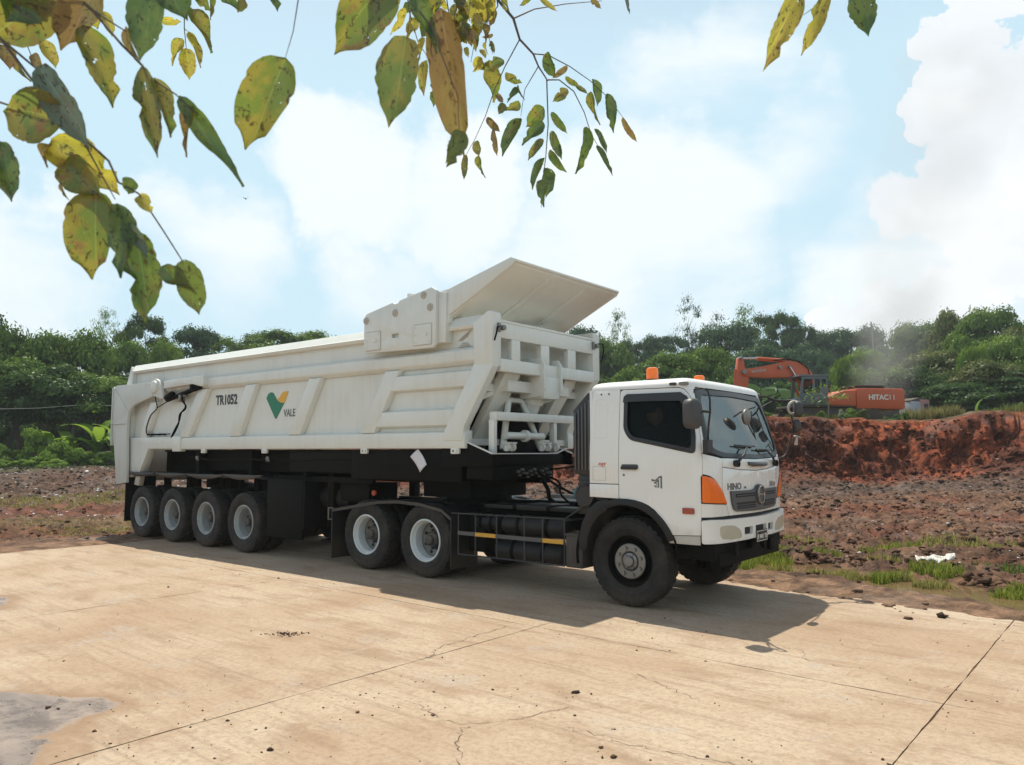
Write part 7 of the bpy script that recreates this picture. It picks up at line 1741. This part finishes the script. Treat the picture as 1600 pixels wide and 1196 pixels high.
b1 = branch('drooping branch of large spotted leaves filling the top left corner', 40, -60, D1)
put_twig(b1, [(-80, -40), (0, 60), (50, 125), (130, 215), (170, 252), (185, 285), (217, 303), (256, 362), (285, 408)], .0022, D1)
put_twig(b1, [(0, 60), (60, 110), (135, 230), (168, 290), (180, 312)], .0016, D1)
put_twig(b1, [(60, -60), (145, 17), (190, 70), (222, 102), (240, 125), (275, 148), (310, 180)], .0020, D1)
put_twig(b1, [(145, 17), (190, 45), (198, 50)], .0012, D1); put_twig(b1, [(-80, 130), (0, 160), (30, 170), (98, 186), (135, 230)], .0016, D1); put_twig(b1, [(-60, 190), (2, 222)], .001, D1)
for a in ((105, -30, -20, 62, 92, O, 0, .1), (150, -18, 98, 78, 66, B_, 1, .2), (128, 40, 173, 166, 58, O, 5, -.2), (238, -28, 224, 96, 60, G_, 4, .1), (255, -40, 285, 32, 62, G_, 0, .3), (196, 42, 214, 108, 26, B_, 3, .8), (222, 104, 246, 242, 40, O, 2, .5), (240, 122, 268, 210, 34, O, 5, -.6),
          (282, 150, 367, 292, 30, G_, 6, .4), (300, 162, 280, 242, 30, B_, 3, .6), (62, 104, 142, 228, 56, S_, 4, .35), (102, 190, 0, 162, 94, O, 0, .1), (2, 222, 18, 310, 44, G_, 2, .5), (80, 218, 176, 306, 74, Y_, 5, .1), (150, 298, 148, 436, 80, O, 1, .15), (182, 318, 198, 424, 46, G_, 3, -.7),
          (213, 360, 234, 508, 64, G_, 2, .1), (288, 405, 306, 494, 46, G_, 0, .2), (255, 415, 292, 462, 30, G_, 6, .6), (205, 278, 196, 302, 22, G_, 5, .3), (218, 305, 232, 334, 20, Y_, 5, .4), (78, 225, 60, 250, 40, B_, 3, .9), (96, 285, 100, 312, 14, B_, 3, .9), (-6, 250, 4, 285, 14, B_, 3, .4), (60, -30, 20, 40, 90, G_, 4, -.2), (100, 255, 150, 310, 60, O, 0, .3), (200, 350, 212, 400, 26, S_, 6, .8)):
    put_leaf(b1, *a[:4], a[4], D1, a[5], a[6], a[7])
D2 = 1.7
b2 = branch('small yellowish leaves behind the top left branch', 290, -60, D2)
put_twig(b2, [(270, -60), (288, -10), (288, 45), (291, 76)], .0022, D2); put_twig(b2, [(288, 45), (297, 52)], .001, D2); put_twig(b2, [(20, -50), (44, 75), (62, 120)], .0018, D2)
for a in ((300, 14, 324, 72, 30, O), (296, 50, 317, 104, 19, Y_), (284, 60, 265, 98, 21, Y_), (291, 76, 299, 125, 24, Y_), (250, 30, 283, 38, 13, Y_), (245, 0, 252, 24, 20, Y_), (325, -12, 334, 24, 18, O), (372, -14, 378, 18, 28, O), (352, -10, 360, 16, 20, G_), (62, 62, 86, 106, 24, Y_), (26, 92, 36, 126, 22, O), (52, 84, 66, 108, 15, B_), (2, 70, 14, 108, 26, B_), (146, 20, 156, 36, 24, Y_), (160, 18, 180, 55, 18, Y_), (300, -10, 330, 10, 20, O), (270, -20, 300, 6, 30, O), (420, -28, 430, 14, 22, G_)):
    put_leaf(b2, *a[:4], a[4], D2, a[5])
D3 = .9
b3 = branch('single large spotted leaf hanging on a bare stalk in the open sky', 470, -50, D3)
put_twig(b3, [(475, -50), (466, 0), (458, 50), (446, 90)], .0011, D3); put_leaf(b3, 446, 90, 388, 236, 84, D3, O, 1, .1)
D4 = .95
b4 = branch('large spotted leaves hanging near the middle of the top edge', 640, -80, D4)
put_twig(b4, [(640, -80), (645, -20), (650, 10), (672, 40), (690, 28)], .0018, D4); put_twig(b4, [(645, -20), (640, 30), (636, 60)], .0012, D4); put_twig(b4, [(672, 40), (715, 150), (718, 212)], .001, D4)
for a in ((606, -34, 517, 77, 88, O, 0, .1), (634, 58, 614, 199, 72, O, 4, .05), (648, -22, 668, 78, 36, G_, 6, .5), (688, 12, 728, 244, 66, B_, 1, .15), (722, 205, 696, 256, 28, O, 5, .1), (640, -50, 570, 10, 50, O, 1, .2)):
    put_leaf(b4, *a[:4], a[4], D4, a[5], a[6], a[7])
D5 = 2.1
b5 = branch('fine twigs with many small leaves hanging from the top centre', 760, -60, D5)
def z2p(x, y): return 500+x/3.077, y/3.077
for P, r in (([(780, -160), (855, 0), (930, 90), (960, 190), (1025, 260), (1050, 320), (1095, 390)], .0050), ([(930, 90), (1030, 45), (1180, 20), (1355, 5)], .0024), ([(960, 190), (890, 320), (840, 430), (795, 560), (745, 670), (700, 750)], .0020), ([(1050, 320), (985, 430), (965, 560)], .0018),
             ([(1090, 385), (1097, 600), (1085, 760), (1070, 870), (1063, 1000)], .0020), ([(1095, 385), (1150, 385), (1220, 440), (1270, 540), (1305, 650), (1335, 700)], .0022), ([(1025, 260), (1095, 265), (1200, 320), (1300, 390), (1385, 470), (1460, 570)], .0020), ([(830, -160), (855, 30), (790, 120), (740, 220), (725, 300)], .0022), ([(590, -160), (610, 0), (622, 80), (615, 110), (560, 260)], .0020), ([(400, -160), (430, 60), (470, 200), (520, 280)], .0020), ([(700, -160), (690, 0), (760, 60), (800, 130), (830, 260)], .0020)):
    put_twig(b5, [z2p(x, y) for x, y in P], r, D5)
LV = [(1095, 250, 1130, 375, 78, G_), (1190, 320, 1115, 375, 28, B_), (1310, 380, 1335, 508, 68, G_), (1180, 370, 1250, 415, 30, O), (1230, 415, 1290, 450, 26, O), (1300, 440, 1325, 605, 62, O), (1380, 450, 1422, 628, 52, G_), (1455, 565, 1527, 687, 38, B_), (1190, 430, 1125, 490, 48, O), (1320, 620, 1390, 730, 36, G_), (1330, 700, 1405, 842, 32, G_), (1280, 610, 1240, 832, 84, G_),
      (1075, 515, 982, 602, 72, O), (1072, 585, 975, 692, 62, G_), (1112, 540, 1192, 642, 36, G_), (1113, 630, 1167, 768, 42, G_), (1072, 668, 1003, 772, 38, O), (1105, 720, 1182, 832, 46, G_), (1078, 758, 1015, 902, 54, G_), (1090, 808, 1108, 942, 72, G_), (1060, 865, 1075, 982, 52, G_), (965, 568, 875, 742, 68, G_), (803, 565, 862, 640, 38, B_), (832, 618, 850, 752, 30, B_), (752, 678, 768, 750, 42, O), (760, 748, 778, 857, 48, O), (700, 745, 695, 867, 30, O), (655, 640, 603, 785, 56, O),
      (892, 348, 962, 412, 48, O), (950, 408, 972, 482, 28, O), (948, 420, 905, 487, 30, G_), (885, 498, 855, 548, 36, O), (962, 495, 900, 535, 44, O), (850, 455, 884, 490, 26, B_), (885, 292, 775, 335, 55, O), (830, 315, 805, 478, 84, O), (775, 275, 745, 335, 40, Y_), (582, 368, 545, 515, 64, G_), (507, 290, 497, 452, 50, Y_), (635, 508, 597, 605, 34, Y_), (790, 203, 800, 262, 24, Y_), (820, 198, 838, 254, 24, O), (832, 168, 780, 178, 20, B_), (742, 125, 735, 202, 50, Y_), (700, 228, 716, 272, 24, Y_), (690, 178, 700, 214, 26, Y_),
      (1055, -10, 1142, 54, 24, Y_), (1302, -8, 1352, 42, 26, B_), (1470, -30, 1486, 72, 16, S_), (610, 60, 640, 110, 40, Y_), (660, 20, 640, 80, 50, O), (700, 60, 620, 130, 62, B_), (720, -10, 790, 120, 110, Y_), (810, -20, 830, 104, 60, Y_), (740, 80, 760, 150, 44, Y_), (560, -30, 545, 70, 70, O), (590, 80, 630, 120, 44, O), (520, 10, 560, 80, 50, Y_), (540, -40, 500, 40, 60, O), (410, 40, 345, 172, 46, Y_), (380, -20, 372, 26, 30, Y_), (440, 100, 420, 190, 40, Y_), (1010, -30, 960, 30, 40, O), (870, -20, 905, 55, 30, O), (730, 150, 760, 240, 40, O), (770, 240, 800, 280, 34, Y_), (690, 110, 720, 180, 40, O), (560, 160, 590, 240, 44, O), (500, 180, 480, 260, 36, Y_), (640, 180, 610, 250, 40, O), (780, 290, 740, 330, 50, Y_), (660, 130, 680, 200, 34, Y_), (600, 300, 580, 360, 30, O), (880, 20, 900, 50, 24, O), (470, -30, 440, 40, 50, Y_), (650, -30, 700, 30, 70, O), (760, -30, 740, 30, 70, G_), (590, 10, 540, 60, 50, O)]
for i in range(46):   # the dense clump where the twigs leave the frame
    cx = lr.triangular(380, 880, 640); cy = lr.uniform(-70, 150 if cx < 820 else 40); a_ = R(lr.uniform(55, 125)); L_ = lr.uniform(55, 100)
    LV.append((cx, cy, cx+L_*math.cos(a_), cy+L_*math.sin(a_), L_*lr.uniform(.35, .75), lr.choice((Y_, Y_, O, O, G_, B_))))
for x0, y0, x1, y1, w, mt in LV:
    u0, v0 = z2p(x0, y0); u1, v1 = z2p(x1, y1); put_leaf(b5, u0, v0, u1, v1, w/3.077, D5+lr.uniform(-.06, .06), mt)
D6 = 1.3
b6 = branch('sprig of ragged yellow green leaves at the top right', 1290, -70, D6)
put_twig(b6, [(1300, -70), (1283, -5), (1272, 12), (1255, 24)], .0014, D6); put_twig(b6, [(1300, -70), (1345, -20)], .0014, D6)
for a in ((1250, -12, 1190, 104, 34, Y_, 5, .2), (1294, -8, 1255, 84, 24, Y_, 2, .3), (1345, -22, 1361, 54, 46, G_, 4, .1)):
    put_leaf(b6, *a[:4], a[4], D6, a[5], a[6], a[7])

# ------------------------------------------------------------------ drifting smoke behind the excavator, and the haze
def volume_box(name, x0, x1, y0, y1, z0, z1, build, label):
    mb = MB(); mb.box(x0, x1, y0, y1, z0, z1); m = bpy.data.materials.new(name); m.use_nodes = True; t = m.node_tree; t.nodes.clear(); out = t.nodes.new('ShaderNodeOutputMaterial'); build(t, out)
    MAT[name] = m; return tag(mb.build(name, name, smooth=0), label, kind='stuff')
def haze_nodes(t, out):
    v = t.nodes.new('ShaderNodeVolumePrincipled'); v.inputs['Color'].default_value = (.80, .90, .96, 1); v.inputs['Density'].default_value = .00045; v.inputs['Anisotropy'].default_value = .0
    t.links.new(v.outputs[0], out.inputs['Volume'])
volume_box('haze', -1150, 1150, -1150, 1150, -1.6, 75, haze_nodes, 'thin pale haze over the whole clearing')
def smoke_nodes(t, out):
    tc = t.nodes.new('ShaderNodeTexCoord'); L = t.links.new
    n = t.nodes.new('ShaderNodeTexNoise'); n.inputs['Scale'].default_value = .22; n.inputs['Detail'].default_value = 4; n.inputs['Roughness'].default_value = .6; n.inputs['Distortion'].default_value = .6; L(tc.outputs['Object'], n.inputs['Vector'])
    sp = t.nodes.new('ShaderNodeSeparateXYZ'); L(tc.outputs['Object'], sp.inputs[0])
    def mt(op, a, b):
        q_ = t.nodes.new('ShaderNodeMath'); q_.operation = op
        for i, v in enumerate((a, b)):
            if isinstance(v, (int, float)): q_.inputs[i].default_value = v
            else: L(v, q_.inputs[i])
        return q_.outputs[0]
    # the plume leans to the right as it rises and widens: axis x = x0 + k (z - z0)
    hz_ = mt('SUBTRACT', sp.outputs[2], 5.0); ax = mt('ADD', mt('MULTIPLY', hz_, .30), 27.5); w = mt('ADD', mt('MULTIPLY', hz_, .16), 1.8)
    dx = mt('DIVIDE', mt('SUBTRACT', sp.outputs[0], ax), w); dy = mt('DIVIDE', mt('SUBTRACT', sp.outputs[1], 58.0), 3.5); r2 = mt('ADD', mt('MULTIPLY', dx, dx), mt('MULTIPLY', dy, dy))
    mr = t.nodes.new('ShaderNodeMapRange'); mr.interpolation_type = 'SMOOTHSTEP'; L(r2, mr.inputs[0])
    for i, v in enumerate((0.0, 1.6, 1.0, 0.0)): mr.inputs[i+1].default_value = v
    m2 = t.nodes.new('ShaderNodeMapRange'); m2.interpolation_type = 'SMOOTHSTEP'; L(n.outputs['Fac'], m2.inputs[0])
    for i, v in enumerate((.38, .66, 0.0, 1.0)): m2.inputs[i+1].default_value = v
    m3 = t.nodes.new('ShaderNodeMapRange'); m3.interpolation_type = 'SMOOTHSTEP'; L(sp.outputs[2], m3.inputs[0])
    for i, v in enumerate((9.0, 30.0, 1.0, 0.6)): m3.inputs[i+1].default_value = v
    dn = mt('MULTIPLY', mt('MULTIPLY', mt('MULTIPLY', mr.outputs[0], m2.outputs[0]), m3.outputs[0]), .085)
    v = t.nodes.new('ShaderNodeVolumePrincipled'); v.inputs['Color'].default_value = (.60, .58, .57, 1); L(dn, v.inputs['Density']); v.inputs['Anisotropy'].default_value = .2; L(v.outputs[0], out.inputs['Volume'])
sm = volume_box('smoke', 22, 50, 53.5, 62.5, 2.5, 34, smoke_nodes, 'thin grey smoke drifting up from behind the excavator')
SC.cycles.volume_step_rate = 3.0
SC.cycles.volume_max_steps = 96
bpy.context.view_layer.update()
